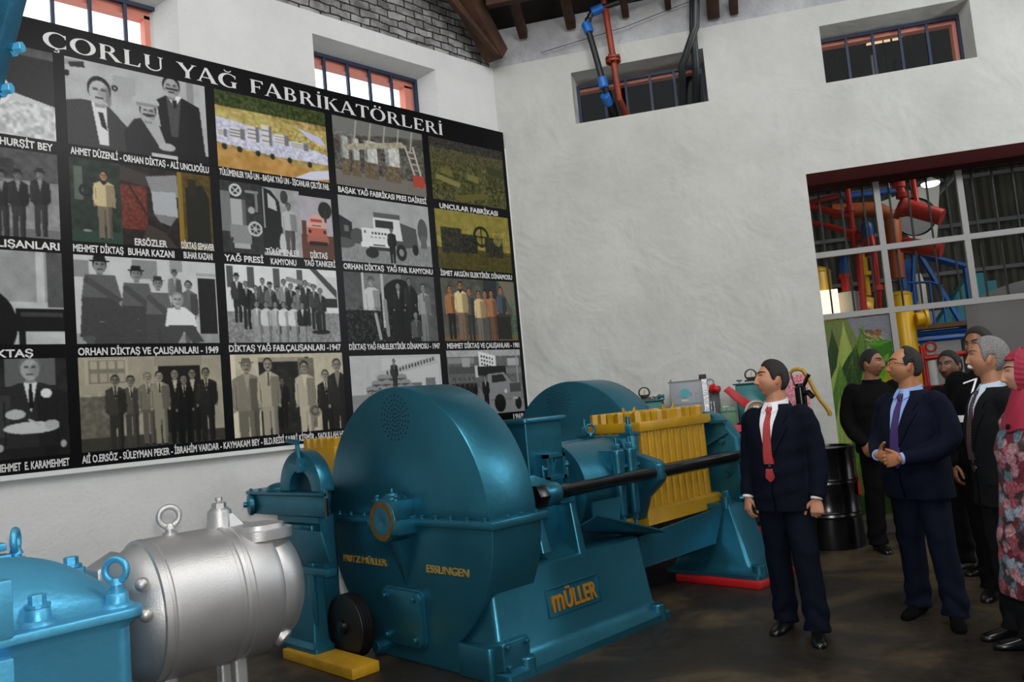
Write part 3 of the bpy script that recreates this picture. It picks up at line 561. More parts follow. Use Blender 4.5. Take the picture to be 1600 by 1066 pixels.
def suits2(c):
    c.a[:] = .74; c.noise(.05, 9).rect(.36, .05, 1.05, 1, .14).rect(.36, .05, 1.0, .1, .6).rect(.9, .06, 1.12, .95, .42).noise(.1, 6).rect(0, 0, .06, 1, .85)
    c.man(.66, .3, .62, .1, .4, .2, .05, .08); c.man(.62, .48, .42, .08, .5, .2, .04, .07, None, None, .8)
    c.man(.2, .06, 1.2, .5, .55, .62, .3, .42, None, .4, 1.25); c.man(.48, .05, 1.15, .66, .58, .75, .2, .62, .3)
    c.man(.98, .1, 1.1, .7, .56, .8, .06, .72); c.ell(1.1, .74, .09, .09, .5); c.ring(1.1, .74, .05, .012, .3); c.man(1.28, .22, 1.0, .12, .58, .8, .2, .1, .06); c.man(1.46, .08, 1.2, .14, .55, .5, .2, .12)
    c.a *= np.array(SEP); c.a *= .93
tile(2, 3, suits2, seed=24)
def sacks(c):
    c.a[:] = .68; c.noise(.05, 9).rect(.55, .05, 1.6, .7, .72).poly([(.4, .26), (1.55, .02), (1.6, .14), (.42, .34)], .66)
    for k in range(16): c.rect(.62 + .058 * k, .235 - .0125 * k, .65 + .058 * k, .29 - .0125 * k, .25)
    c.rect(1.05, .42, 1.25, .62, .4).rect(1.33, .36, 1.52, .55, .42).rect(1.05, .5, 1.25, .515, .7)
    for y, a, b in ((.3, .45, .95), (.38, .35, 1.0), (.46, .25, 1.0), (.54, .25, .98)):
        x = a
        while x < b: c.ell(x + .09, y + .03, .1, .05, .52); c.ell(x + .09, y + .06, .09, .02, .28); x += .17
    c.rect(0, .62, 2, 1, .52).rect(0, .56, .3, .68, .5).man(.33, .5, .5, .3, .5, .5, .1, .26).man(.48, .48, .5, .14, .5, .4, .1, .1).man(.76, .06, .5, .18, .45, .4, .1, .16); c.ell(.3, .9, .4, .06, .3)
tile(3, 3, sacks, 4.265, 5.372, 1.575, 2.245, seed=25)
def lorry(c):
    c.a[:] = .42; c.rect(0, 0, 2, .14, .62).rect(0, .1, 1.6, .6, .36).noise(.1, 4).rect(.02, .12, .55, .2, .5).rect(.02, .25, .55, .36, .28).rect(.3, .12, .45, .26, .6).rect(1.25, .14, 1.5, .26, .64).rect(1.2, .3, 1.6, .38, .44).rect(1.44, 0, 1.47, .6, .55).rect(0, .8, 2, 1, .5)
    c.poly([(.64, .02), (1.0, .1), (1.0, .34), (.64, .26)], .82)
    for r_ in range(3):
        for k in range(5 if r_ < 2 else 4): c.rect(.69 + .055 * k, .085 + r_ * .06 + .012 * k, .72 + .055 * k, .115 + r_ * .06 + .012 * k, .15)
    c.rect(.55, .24, .62, .42, .72).rect(.6, .26, 1.2, .4, .12)
    for x in (.12, .22, .32, .42, .5): c.man(x, .42, .5, .08, .4, .3, .06, .07)
    c.poly([(.8, .38), (1.15, .36), (1.3, .52), (1.5, .54), (1.5, .74), (.8, .78)], .5).poly([(.88, .4), (1.12, .39), (1.2, .5), (.88, .52)], .14).rect(1.26, .54, 1.5, .7, .26).rect(1.0, .68, 1.5, .78, .46).ell(1.02, .84, .12, .14, .08).ell(1.42, .86, .07, .1, .08).ell(1.16, .66, .03, .035, .75).rect(1.3, .76, 1.42, .8, .62).man(.74, .4, .55, .07, .5, .6, .06, .06)
tile(4, 3, lorry, seed=26)

# ---------------------------------------------------------------- captions
def caption(txt, x0, x1, z, h=.056):
    me = text_mesh(txt, .08, .0006, x1 - x0, h, .0022); me.transform(Matrix.Translation((x0, YB - .0025, z))); put('caption', me, LETT, ban)
for t, x0, x1, z in (('Ş - HURŞİT BEY', 1.36, 1.80, 3.838), ('ÇALIŞANLARI', 1.30, 1.815, 3.084), ('AHMET DÜZENLİ - ORHAN DİKTAŞ - ALİ UNCUOĞLU', 1.919, 2.998, 3.842), ('TÜLÜMENLER YAĞ UN - BAŞAK YAĞ UN - İŞCANLAR ÇELTİK FAB.', 3.09, 4.178, 3.846),
                     ('BAŞAK YAĞ FABRİKASI PRES DAİRESİ', 4.277, 5.36, 3.844), ('UNCULAR FABRİKASI', 5.537, 6.40, 3.826), ('MEHMET DİKTAŞ', 1.907, 2.268, 3.086), ('ERSÖZLER', 2.356, 2.61, 3.168), ('BUHAR KAZANI', 2.302, 2.664, 3.086),
                     ('DİKTAŞ SEMAVER', 2.727, 3.004, 3.17), ('BUHAR KAZANI', 2.74, 2.985, 3.088), ('YAĞ PRESİ', 3.089, 3.449, 3.09), ('TÜLÜMENLER', 3.476, 3.815, 3.173), ('KAMYONU', 3.518, 3.772, 3.086), ('DİKTAŞ', 3.923, 4.105, 3.172), ('YAĞ TANKERİ', 3.852, 4.184, 3.094),
                     ('ORHAN DİKTAŞ  YAĞ FAB. KAMYONU', 4.274, 5.367, 3.089), ('İSMET AKGÜN ELEKTİRİK DİNAMOSU', 5.473, 6.539, 3.088), ('DİKTAŞ', 1.28, 1.613, 2.292), ('ORHAN DİKTAŞ VE ÇALIŞANLARI - 1949', 1.908, 2.988, 2.298), ('DİKTAŞ YAĞ FAB.ÇALIŞANLARI -1947', 3.08, 4.179, 2.306),
                     ('DİKTAŞ YAĞ FAB.ELEKTİRİK DİNAMOSU - 1947', 4.27, 5.382, 2.306), ('MEHMET DİKTAŞ VE ÇALIŞANLARI - 1981', 5.48, 6.558, 2.304), ('GÜN - MEHMET  E. KARAMEHMET', 1.24, 1.818, 1.494), ('Alİ O.ERSÖZ - SÜLEYMAN PEKER - İBRAHİM VARDAR - KAYMAKAM BEY - BLD.REİSİ SABRİ KİŞMİR - SADULLAH HIZAL', 1.902, 4.22, 1.497),
                     ('1969', 6.36, 6.52, 1.497)):
    caption(t, x0, x1, z)
# title: hand drawn roman capitals (height 1)
def glyphs():
    D = {}; sw, th, se = .2, .055, .07
    def stem(x, w=sw, y0=0, y1=1): return [[(x, y0), (x + w, y0), (x + w, y1), (x, y1)], [(x - se, y0), (x + w + se, y0), (x + w, y0 + .06), (x, y0 + .06)], [(x - se, y1), (x + w + se, y1), (x + w, y1 - .06), (x, y1 - .06)]]
    def arc(cx, cy, rx, ry, ix, iy, ox, a0, a1, n=22):
        A = [a0 + (a1 - a0) * i / n for i in range(n + 1)]
        return [[(cx + rx * math.cos(A[i]), cy + ry * math.sin(A[i])), (cx + rx * math.cos(A[i + 1]), cy + ry * math.sin(A[i + 1])), (cx + ox + ix * math.cos(A[i + 1]), cy + iy * math.sin(A[i + 1])), (cx + ox + ix * math.cos(A[i]), cy + iy * math.sin(A[i]))] for i in range(n)]
    dot = lambda x, y, r=.085: [[(x + r * math.cos(k * PI / 5), y + r * math.sin(k * PI / 5)) for k in range(10)]]
    O = arc(.55, .5, .55, .52, .33, .46, 0, 0, 2 * PI, 36)
    D['O'] = (O, 1.12); D['Ö'] = (O + dot(.38, 1.17) + dot(.72, 1.17), 1.12)
    C = arc(.53, .5, .53, .52, .36, .45, .06, .75, 2 * PI - .75) + [[(.86, .93), (.94, .93), (.94, .68), (.9, .68)], [(.86, .07), (.94, .07), (.94, .3), (.9, .3)]]
    D['Ç'] = (C + arc(.52, -.14, .15, .11, .09, .06, 0, -2.4, 1.6, 12) + [[(.5, -.02), (.57, -.02), (.53, -.1), (.47, -.1)]], 1.0)
    D['G'] = (C + stem(.74, sw, .02, .44)[:1] + [[(.66, .44), (1.02, .44), (.98, .38), (.7, .38)]], 1.08)
    D['Ğ'] = (D['G'][0] + arc(.52, 1.24, .2, .16, .15, .1, 0, PI, 2 * PI, 12), 1.08)
    R = stem(.08) + arc(.42, .75, .3, .25, .13, .2, 0, -PI / 2, PI / 2, 14) + [[(.28, 1), (.44, 1), (.44, .94), (.28, .94)], [(.28, .5), (.44, .5), (.44, .56), (.28, .56)]]
    D['R'] = (R + [[(.38, .52), (.58, .52), (.98, 0), (.74, 0)], [(.7, 0), (1.04, 0), (1.0, .05), (.74, .05)]], .98)
    D['B'] = (stem(.08) + arc(.42, .76, .26, .24, .1, .18, 0, -PI / 2, PI / 2, 14) + arc(.44, .27, .33, .27, .14, .21, 0, -PI / 2, PI / 2, 14) + [[(.28, 1), (.44, 1), (.44, .94), (.28, .94)], [(.28, .5), (.46, .5), (.46, .56), (.28, .56)], [(.28, 0), (.46, 0), (.46, .06), (.28, .06)]], .86)
    D['L'] = (stem(.08) + [[(.28, 0), (.76, 0), (.8, .28), (.75, .28), (.66, .07), (.28, .07)]], .84)
    D['U'] = (stem(.08, sw, .34, 1)[:1] + [[(.01, 1), (.36, 1), (.28, .94), (.08, .94)], [(.66, 1), (.96, 1), (.88, .94), (.74, .94)], [(.77, .34), (.86, .34), (.86, 1), (.77, 1)]] + arc(.47, .34, .39, .36, .3, .28, .02, PI, 2 * PI, 18), .98)
    D['Y'] = ([[(0, 1), (.24, 1), (.56, .5), (.4, .42)], [(.78, 1), (.88, 1), (.58, .42), (.5, .5)], [(-.06, 1), (.32, 1), (.28, .95), (-.02, .95)], [(.68, 1), (.98, 1), (.92, .95), (.74, .95)]] + stem(.4, sw, 0, .48)[:2], .9)
    A = [[(.38, 1.03), (.54, 1.03), (1.0, 0), (.74, 0)], [(.4, 1.0), (.46, .9), (.14, 0), (.05, 0)], [(.2, .3), (.72, .3), (.7, .36), (.22, .36)], [(-.04, 0), (.25, 0), (.2, .05), (0, .05)], [(.68, 0), (1.08, 0), (1.04, .05), (.72, .05)]]
    D['A'] = (A, 1.0)
    D['F'] = (stem(.08) + [[(.28, 1), (.74, 1), (.76, .76), (.71, .76), (.62, .93), (.28, .93)], [(.28, .54), (.56, .54), (.56, .47), (.28, .47)], [(.53, .62), (.58, .62), (.58, .39), (.53, .39)]], .76)
    D['E'] = (D['F'][0] + [[(.28, 0), (.76, 0), (.8, .26), (.75, .26), (.66, .07), (.28, .07)]], .82)
    D['İ'] = (stem(.08) + dot(.18, 1.2), .38); D['I'] = (stem(.08), .38)
    D['K'] = (stem(.08) + [[(.28, .48), (.34, .54), (.82, 1), (.7, 1)], [(.34, .58), (.48, .66), (.98, 0), (.72, 0)], [(.62, 1), (.92, 1), (.86, .95), (.66, .95)], [(.68, 0), (1.06, 0), (1.0, .05), (.72, .05)]], .98)
    D['T'] = (stem(.34)[:2] + [[(0, 1), (.88, 1), (.9, .74), (.85, .74), (.77, .93), (.11, .93), (.03, .74), (-.02, .74)]], .88)
    return D
GL = glyphs(); word = 'ÇORLU YAĞ FABRİKATÖRLERİ'; adv = []; x = 0
for ch in word: adv.append(x); x += .55 if ch == ' ' else GL[ch][1] + .1
k = 3.915 / (x - .1); tg = thing
for ch, ax in zip(word, adv):
    if ch == ' ': continue
    g = G()
    for j, pl in enumerate(GL[ch][0]):
        y_ = YB - .003 - .00002 * j
        g.add([(1.762 + (ax + p[0]) * k, y_, 4.652 + p[1] * .125) for p in pl], [tuple(range(len(pl)))])
    me = bpy.data.meshes.new('title_letter'); me.from_pydata(g.v, [], g.f); put('title_letter', me, LETT, ban)
# ---------------------------------------------------------------- big oil press
def circ(cy, cz, r, a0, a1, n): return [(cy + r * math.cos(a0 + (a1 - a0) * i / n), cz + r * math.sin(a0 + (a1 - a0) * i / n)) for i in range(n + 1)]
def eyebolt(parent, p, R, r, mtl, ax=(0, 1, 0), name='eyebolt', stem_r=None, h=0.03):
    p = Vector(p); g = G(); sr = stem_r or r * 1.25
    g.lathe(p, (0, 0, 1), [(0, sr * 1.9), (h * .35, sr * 1.9), (h * .36, sr * 1.2), (h * .7, sr * 1.2), (h * .72, sr * 1.6), (h, sr * 1.4), (h + r, sr)], 18); g.torus(p + Vector((0, 0, h + R)), ax, R, r)
    return part(name, g, mtl, parent, smooth=50)
def hexbolt(parent, p, d, r, h, mtl, name='bolt', washer=True):
    p = Vector(p); d = Vector(d).normalized(); g = G()
    if washer: g.cyl(p, p + d * h * .25, r * 1.45, 16)
    g.hexa(p + d * h * .22, d, r, h * .8); return part(name, g, mtl, parent, smooth=20)
P1 = thing('oil_press', 'large teal oil press with round drum housing facing left and yellow pressing cage', 'machine', (4.3, 4.3, 0))
CY, CZ = 4.53, .945
# lower housing: half drum standing on a pedestal
poly = [(3.62, .93)] + circ(CY, CZ, .91, PI + .03, PI + .98, 16) + [(4.04, .0), (4.955, .0)] + circ(CY, CZ, .91, -1.05, -.03, 16) + [(5.44, .93)]
part('drum_housing', G().prism(poly, 'x', 3.28, 3.71), TEAL, P1, bevel=.028, seg=3)
poly = circ(CY, .95, .885, 0, PI, 40)
part('drum_cover', G().prism(poly, 'x', 3.285, 3.70), TEAL, P1, bevel=.014)
fl = part('flange', G().box(3.245, 3.745, 3.585, 5.475, .905, .958), TEAL, P1, bevel=.012)
for i, y in enumerate((3.66, 3.82, 3.98, 4.13, 4.27, 4.78, 4.93, 5.10, 5.25, 5.40)): hexbolt(fl, (3.263, y, .957), (0, 0, 1), .011, .02, TEAL)
for x in (3.40, 3.52, 3.65): hexbolt(fl, (x, 3.603, .957), (0, 0, 1), .011, .02, TEAL)
g = G()
for R_, n in ((0, 1), (.03, 7), (.06, 13), (.09, 19), (.121, 22), (.152, 22)):
    for k in range(n):
        a = 2 * PI * k / n + R_ * 9; g.cyl((3.287, 4.51 + R_ * math.cos(a), 1.625 + R_ * math.sin(a)), (3.2838, 4.51 + R_ * math.cos(a), 1.625 + R_ * math.sin(a)), .0068, 8)
part('vent_hole_discs', g, HOLE_SHADE, P1, label='ring of small dark discs painted as shaded vent holes')  # solid discs on the cover, shade of the holes put into their colour
# bearing
BY, BZ = 4.49, .95
g = G().lathe((3.30, BY + .04, BZ), (-1, 0, 0), [(0, .17), (.04, .155), (.06, .145), (.165, .145), (.172, .138)], 40)
g.box(3.12, 3.30, BY - .16, BY + .2, BZ - .085, BZ + .01); g.box(3.135, 3.30, BY - .12, BY + .16, BZ + .02, BZ + .135)
brg = part('bearing_housing', g, TEAL, P1, bevel=.008)
g = G(); n = 40
rg = lambda r, x: [(x, BY + .035 + r * math.cos(2 * PI * k / n), BZ + r * math.sin(2 * PI * k / n)) for k in range(n)]
g.loft([rg(.128, 3.13), rg(.128, 3.118), rg(.094, 3.118), rg(.094, 3.13)], False); part('brass_ring', g, BRASS, brg, label='worn brass ring around the shaft end')
part('shaft_end', G().lathe((3.14, BY + .035, BZ), (-1, 0, 0), [(0, .094), (.02, .094), (.022, .012), (.018, .002)], 36), TEAL, brg)
part('oiler_cap', G().lathe((3.22, BY + .03, BZ + .13), (0, 0, 1), [(0, .075), (.02, .075), (.03, .05), (.045, .045), (.05, .01), (.075, .008), (.08, .003)], 24), TEAL, brg)
for y in (-.09, .12): hexbolt(brg, (3.16, BY + y, BZ + .135), (0, 0, 1), .016, .03, TEAL)
part('bearing_rib', G().loft([[(3.29, BY + .05, .82), (3.29, BY - .06, .82), (3.17, BY - .06, .82), (3.17, BY + .05, .82)], [(3.29, BY + .035, .505), (3.29, BY + .015, .505), (3.275, BY + .015, .505), (3.275, BY + .035, .505)]]), TEAL, P1, bevel=.004)
# inspection cover with bolts
def rrect(u0, u1, v0, v1, r, n=5):
    o = []
    for cx_, cy_, a in ((u1 - r, v1 - r, 0), (u0 + r, v1 - r, PI / 2), (u0 + r, v0 + r, PI), (u1 - r, v0 + r, 1.5 * PI)):
        o += [(cx_ + r * math.cos(a + PI / 2 * i / n), cy_ + r * math.sin(a + PI / 2 * i / n)) for i in range(n + 1)]
    return o
ic = part('inspection_cover', G().prism(rrect(4.335, 4.755, .118, .478, .05), 'x', 3.235, 3.282).prism(rrect(4.325, 4.765, .108, .488, .05), 'x', 3.262, 3.285), TEAL, P1, bevel=.005)
for y in (4.39, 4.70):
    for z in (.17, .43): hexbolt(ic, (3.235, y, z), (-1, 0, 0), .016, .022, TEAL)
part('drain_plug', G().lathe((3.285, 4.86, .06), (-1, 0, 0), [(0, .058), (.02, .058), (.022, .045), (.055, .045), (.06, .04)], 24), TEAL, P1)
def text_x(txt, y0, y1, z, h, x, m, depth, bold, nm='lettering', par=None):
    me = text_mesh(txt, .08, depth, abs(y1 - y0), h, bold); me.transform(Matrix(((0, 1, 0, x), (-1, 0, 0, y0), (0, 0, 1, z), (0, 0, 0, 1)))); return put(nm, me, m, par or P1)
text_x('FRITZ MÜLLER', 5.262, 4.725, .613, .048, 3.277, GOLD, .005, 0.0)
text_x('ESSLINGEN', 4.279, 3.862, .610, .050, 3.277, GOLD, .005, 0.0)
# base casting
def ring(x0, x1, y0, y1, z, r=.05): return [(p[0], p[1], z) for p in rrect(x0, x1, y0, y1, r, 4)]
g = G().loft([ring(3.30, 4.97, 3.60, 4.80, 0, .04), ring(3.30, 4.97, 3.60, 4.80, .045, .04), ring(3.31, 4.955, 3.615, 4.785, .055, .05), ring(3.32, 4.925, 3.665, 4.735, .085, .05), ring(3.33, 4.905, 3.70, 4.70, .13, .05), ring(3.34, 4.86, 3.745, 4.655, .585, .05), ring(3.36, 4.84, 3.765, 4.635, .60, .05)])
base = part('base_casting', g, TEAL, P1, smooth=40)
for p in ((4.86, 3.655), (3.50, 3.655)): part('foot_boss', G().lathe((p[0], p[1], 0.0), (0, 0, 1), [(0, .062), (.105, .056), (.112, .05)], 24), TEAL, base)
# recess frame with the maker's name
yf = 3.703
g = G()
for a in ((3.79, 4.31, .255, .262), (3.79, 4.31, .425, .436), (3.785, 3.797, .255, .436), (4.30, 4.314, .255, .436)):
    lo = lambda z: yf - (z - .13) * -.1 - .012
    g.loft([[(a[0], lo(a[2]), a[2]), (a[1], lo(a[2]), a[2]), (a[1], lo(a[2]) + .03, a[2]), (a[0], lo(a[2]) + .03, a[2])], [(a[0], lo(a[3]), a[3]), (a[1], lo(a[3]), a[3]), (a[1], lo(a[3]) + .03, a[3]), (a[0], lo(a[3]) + .03, a[3])]])
part('name_panel', g, TEAL, P1, bevel=.003)
for t_, x_, w_, h_ in (('m', 3.835, .105, .155), ('ÜLLER', 3.96, .315, .115)):
    me = text_mesh(t_, .08, .008, w_, h_, .0012); me.transform(Matrix.Translation((x_, 3.713, .284)) @ Matrix.Rotation(-.1, 4, 'X')); put('lettering', me, ORAN, P1)['label'] = 'raised ochre letters on the base'
# side plate with four bolts
sp = part('side_plate', G().loft([[(p[0], 3.80, p[1]) for p in rrect(3.30, 3.53, .005, .215, .02)], [(p[0], 3.655, p[1]) for p in rrect(3.30, 3.53, .06, .235, .02)], [(p[0], 3.64, p[1]) for p in rrect(3.305, 3.525, .065, .23, .02)]]), TEAL, P1, bevel=.004)
for x in (3.335, 3.495):
    for z in (.09, .205): hexbolt(sp, (x, 3.645, z), (0, -1, 0), .017, .03, TEAL)
part('corner_pillar', G().prism(rrect(3.262, 3.33, 3.72, 4.03, .03), 'z', 0, .20), TEAL, P1, bevel=.012)
# gear case behind the drum: recessed pocket between two ribs
part('gear_case', G().box(3.70, 4.42, 3.93, 4.62, .55, 1.0), TEAL, P1, bevel=.03, seg=3)
for x0, x1, z0 in ((3.83, 3.90, .66), (4.19, 4.25, .56)):
    part('case_rib', G().loft([ring(x0 - .01, x1 + .01, 3.74, 4.0, z0, .02), ring(x0, x1, 3.80, 4.0, .93, .02)]), TEAL, P1, smooth=45)
part('pocket_sill', G().loft([ring(3.9, 4.2, 3.745, 4.0, .575, .02), ring(3.9, 4.2, 3.88, 4.0, .66, .02)]), TEAL, P1, smooth=45)
# lug that carries the left end of the tie rod
part('rod_lug', G().prism([(3.70, .93), (3.70, 1.15), (3.86, 1.165), (4.08, 1.085), (4.08, .94)], 'y', 3.80, 4.02), TEAL, P1, bevel=.014)
part('rod_lug_collar', G().cyl((3.86, 3.75, 1.03), (4.0, 3.75, 1.03), .076), TEAL, P1, bevel=.01)
# hopper
h0 = [(4.06, 4.43, 4.04, 4.39)]
g = G().loft([ring(4.07, 4.42, 4.05, 4.38, .98, .015), ring(4.055, 4.435, 4.035, 4.395, 1.50, .015)])
hop = part('hopper', g, TEAL, P1, smooth=40)
part('hopper_rim', G().prism(rrect(4.02, 4.47, 4.0, 4.43, .03), 'z', 1.50, 1.535), TEAL, hop, bevel=.006)
part('hopper_mouth_shade', G().prism(rrect(4.08, 4.41, 4.06, 4.37, .02), 'z', 1.53, 1.537), HOLE_SHADE, hop)  # dark plate on the closed hopper, paints the shade inside the mouth
dr = thing
g = G().box(4.13, 4.155, 3.93, 3.975, 1.09, 1.27).box(4.30, 4.325, 3.93, 3.975, 1.09, 1.27).box(4.13, 4.325, 3.93, 3.975, 1.09, 1.115).box(4.13, 4.325, 3.93, 3.975, 1.245, 1.27).box(4.14, 4.32, 3.97, 4.05, 1.085, 1.275)
dd = part('access_door', g, TEAL, hop)
part('hinge_pin', G().cyl((4.10, 3.945, 1.10), (4.10, 3.945, 1.2), .014).cyl((4.09, 3.945, 1.17), (4.14, 3.945, 1.17), .018), TEAL, dd, bevel=.003)
part('hinge_pin', G().cyl((4.35, 3.945, 1.09), (4.35, 3.945, 1.21), .012).cyl((4.32, 3.945, 1.18), (4.36, 3.945, 1.18), .02), TEAL, dd, bevel=.003)
part('door_wedge', G().loft([[(4.23, 3.972, 1.115), (4.30, 3.972, 1.115), (4.30, 3.99, 1.115), (4.23, 3.99, 1.115)], [(4.25, 3.94, 1.24), (4.30, 3.94, 1.24), (4.30, 3.96, 1.24), (4.25, 3.96, 1.24)]]), TEAL, dd)
# barrel
g = G().lathe((4.43, 4.2, .985), (1, 0, 0), [(0, .30), (0, .352), (.03, .352), (.033, .338), (.07, .338), (.073, .330), (.70, .330), (.71, .30)], 56)
part('barrel', g, TEAL, P1, smooth=30)
part('barrel_strip', G().box(4.43, 4.86, 4.2, 4.27, 1.305, 1.325), TEAL, P1, bevel=.004)
for x in (4.81, 4.965):
    g = G().lathe((x, 3.845, .74), (0, 0, 1), [(0, .03), (.02, .036), (.27, .047), (.30, .047), (.45, .05), (.49, .055), (.5, .045)], 20)
    g.loft([[(x - .012, 3.86, .98), (x + .02, 3.86, .98), (x + .02, 4.0, 1.0), (x - .012, 4.0, 1.0)], [(x - .05, 3.86, 1.235), (x + .03, 3.86, 1.235), (x + .03, 4.06, 1.235), (x - .05, 4.06, 1.235)]])
    g.loft([[(x - .02, 3.86, .98), (x + .02, 3.86, .98), (x + .02, 4.0, .96), (x - .02, 4.0, .96)], [(x - .02, 3.86, .78), (x + .02, 3.86, .78), (x + .02, 3.96, .80), (x - .02, 3.96, .80)]])
    lg = part('clamp_lug', g, TEAL, P1, bevel=.004)
    part('stud', G().hexa((x, 3.845, 1.235), (0, 0, 1), .028, .045).cyl((x, 3.845, 1.27), (x, 3.845, 1.325), .015, 12), TEAL, lg)
    part('stud', G().hexa((x, 3.845, .74), (0, 0, -1), .026, .04).cyl((x, 3.845, .72), (x, 3.845, .65), .015, 12), TEAL, lg)
    hexbolt(P1, (x + .07, 3.875, 1.10), (0.6, -.8, .2), .017, .05, TEAL)
# yoke plate between barrel and cage
half = [(4.2, 1.33), (3.935, 1.33), (3.93, 1.18), (3.735, 1.12), (3.70, 1.09), (3.70, .97), (3.74, .93), (3.86, .83), (3.93, .66), (4.2, .66)]
full = half + [(8.4 - y, z) for y, z in reversed(half)][1:-1]
part('yoke_plate', G().prism(full, 'x', 5.10, 5.215), TEAL, P1, bevel=.012)
part('yoke_rib', G().loft([[(4.98, 3.93, 1.3), (4.98, 4.0, 1.3), (5.11, 4.0, 1.31), (5.11, 3.93, 1.31)], [(5.08, 3.90, .98), (5.08, 4.0, .98), (5.11, 4.0, .98), (5.11, 3.90, .98)]]), TEAL, P1)
for y in (3.975, 4.43):
    part('stud', G().box(5.09, 5.22, y - .055, y + .055, 1.325, 1.345).hexa((5.15, y, 1.345), (0, 0, 1), .032, .06).cyl((5.15, y, 1.39), (5.15, y, 1.47), .018, 14), TEAL, P1)
eyebolt(P1, (5.10, 4.33, 1.33), .038, .011, TEAL, (0.5, .8, 0), h=.02)
# tie rods
for y in (3.75, 4.58):
    g = G().lathe((3.92, y, 1.03), (1, 0, 0), [(0, .05), (.2, .05), (.21, .044), (1.27, .044), (1.272, .052), (2.36, .052), (2.40, .046), (2.47, .046)], 28)
    rod = part('tie_rod', g, BLK, P1, label='black tie rod along the side of the press')
    part('rod_nut', G().hexa((3.775, y, 1.03), (1, 0, 0), .082, .10, .3).cyl((3.87, y, 1.03), (3.925, y, 1.03), .066), BLK, rod, bevel=.004)
# yellow cage
cage = part('pressing_cage', G().box(5.31, 6.22, 3.985, 4.43, .66, 1.36), YEL, P1, label='yellow pressing cage')
g = G().box(5.25, 6.30, 3.935, 4.49, 1.335, 1.415); part('cage_top_rail', g, YEL, P1, bevel=.008)
g = G().loft([ring(5.22, 6.345, 3.915, 4.5, .60, .01), ring(5.235, 6.34, 3.925, 4.49, .70, .01), ring(5.26, 6.31, 3.945, 4.47, .722, .01)]); part('cage_bottom_rail', g, YEL, P1)
for k in range(10):
    x = 5.335 + k * .0945
    for y in (3.985, 4.43):
        part('cage_bar', G().loft([[(x + .042 * math.cos(PI * i / 8), y - (1 if y < 4.2 else -1) * (.036 * math.sin(PI * i / 8)), z) for i in range(9)] for z in (.70, 1.34)]), YEL, P1, smooth=50)
for k in range(5):
    y = 4.03 + k * .09; part('cage_bar', G().loft([[(5.31 - .036 * math.sin(PI * i / 8), y + .04 * math.cos(PI * i / 8), z) for i in range(9)] for z in (.70, 1.34)]), YEL, P1, smooth=50)
for k in range(10):
    x = 5.305 + k * .098 - (.012 if k > 4 else 0)
    for y in (3.99, 4.435): part('hex_nut', G().hexa((x, y, 1.415), (0, 0, 1), .044, .082, .4 + k * .7), YEL, P1, smooth=20)
for k in range(4): part('hex_nut', G().hexa((5.305, 4.08 + .089 * k, 1.415), (0, 0, 1), .044, .082, k * .5), YEL, P1, smooth=20)
for x in (5.47, 6.04): part('lifting_eye', G().torus((x, 4.2, 1.53), (.35, 1, 0), .055, .011, 20, 10, 0, PI, (1, -.35, 0)).cyl((x - .052, 4.22, 1.41), (x - .052, 4.22, 1.535), .011, 10).cyl((x + .052, 4.18, 1.41), (x + .052, 4.18, 1.535), .011, 10), YEL, P1, smooth=50)
# far end frame
half = [(4.2, 1.435), (4.02, 1.43), (3.93, 1.40), (3.84, 1.33), (3.76, 1.22), (3.735, 1.19), (3.735, 1.06), (3.70, 1.05), (3.70, .98), (3.735, .96), (3.73, .66), (3.78, .62), (4.2, .62)]
full = half + [(min(8.4 - y, 4.62), z) for y, z in reversed(half)][1:-1]
part('end_frame', G().prism(full, 'x', 6.33, 6.47), TEAL, P1, bevel=.014)
g = G()
for a in (0.62, 1.05, 1.45): g.loft([[(6.22, 4.2 - .1 * math.cos(a), 1.0 + .1 * math.sin(a)), (6.22, 4.23 - .1 * math.cos(a), 1.0 + .1 * math.sin(a)), (6.34, 4.23 - .1 * math.cos(a), 1.0 + .1 * math.sin(a)), (6.34, 4.2 - .1 * math.cos(a), 1.0 + .1 * math.sin(a))], [(6.31, 4.2 - .5 * math.cos(a), 1.0 + .40 * math.sin(a)), (6.31, 4.23 - .5 * math.cos(a), 1.0 + .40 * math.sin(a)), (6.34, 4.23 - .5 * math.cos(a), 1.0 + .40 * math.sin(a)), (6.34, 4.2 - .5 * math.cos(a), 1.0 + .40 * math.sin(a))]])
g.box(6.27, 6.34, 3.80, 4.45, 1.325, 1.35); part('end_rib', g, TEAL, P1)
for y, z in ((3.86, 1.16), (3.84, .87), (3.80, .90)): hexbolt(P1, (6.33, y, z), (-1, 0, 0), .022, .035, TEAL)
part('pinch_bolt', G().cyl((6.16, 3.79, .60), (6.16, 3.79, .70), .045).box(6.06, 6.3, 3.80, 3.95, .61, .65).hexa((6.16, 3.79, .70), (0, 0, 1), .03, .05).cyl((6.30, 3.75, .66), (6.62, 3.62, .66), .022, 12), TEAL, P1)
g = G().loft([ring(5.96, 6.50, 3.43, 4.36, .06, .05), ring(5.96, 6.50, 3.43, 4.36, .09, .05), ring(6.0, 6.46, 3.50, 4.31, .11, .05), ring(6.03, 6.44, 3.56, 4.27, .17, .03), ring(6.13, 6.44, 3.74, 4.22, .60, .02), ring(6.13, 6.44, 3.74, 4.22, .64, .02)])
leg = part('end_leg', g, TEAL, P1, smooth=40)
for p in ((6.06, 3.49), (6.40, 3.49)): part('foot_boss', G().lathe((p[0], p[1], .06), (0, 0, 1), [(0, .06), (.10, .055), (.105, .045)], 20), TEAL, leg)
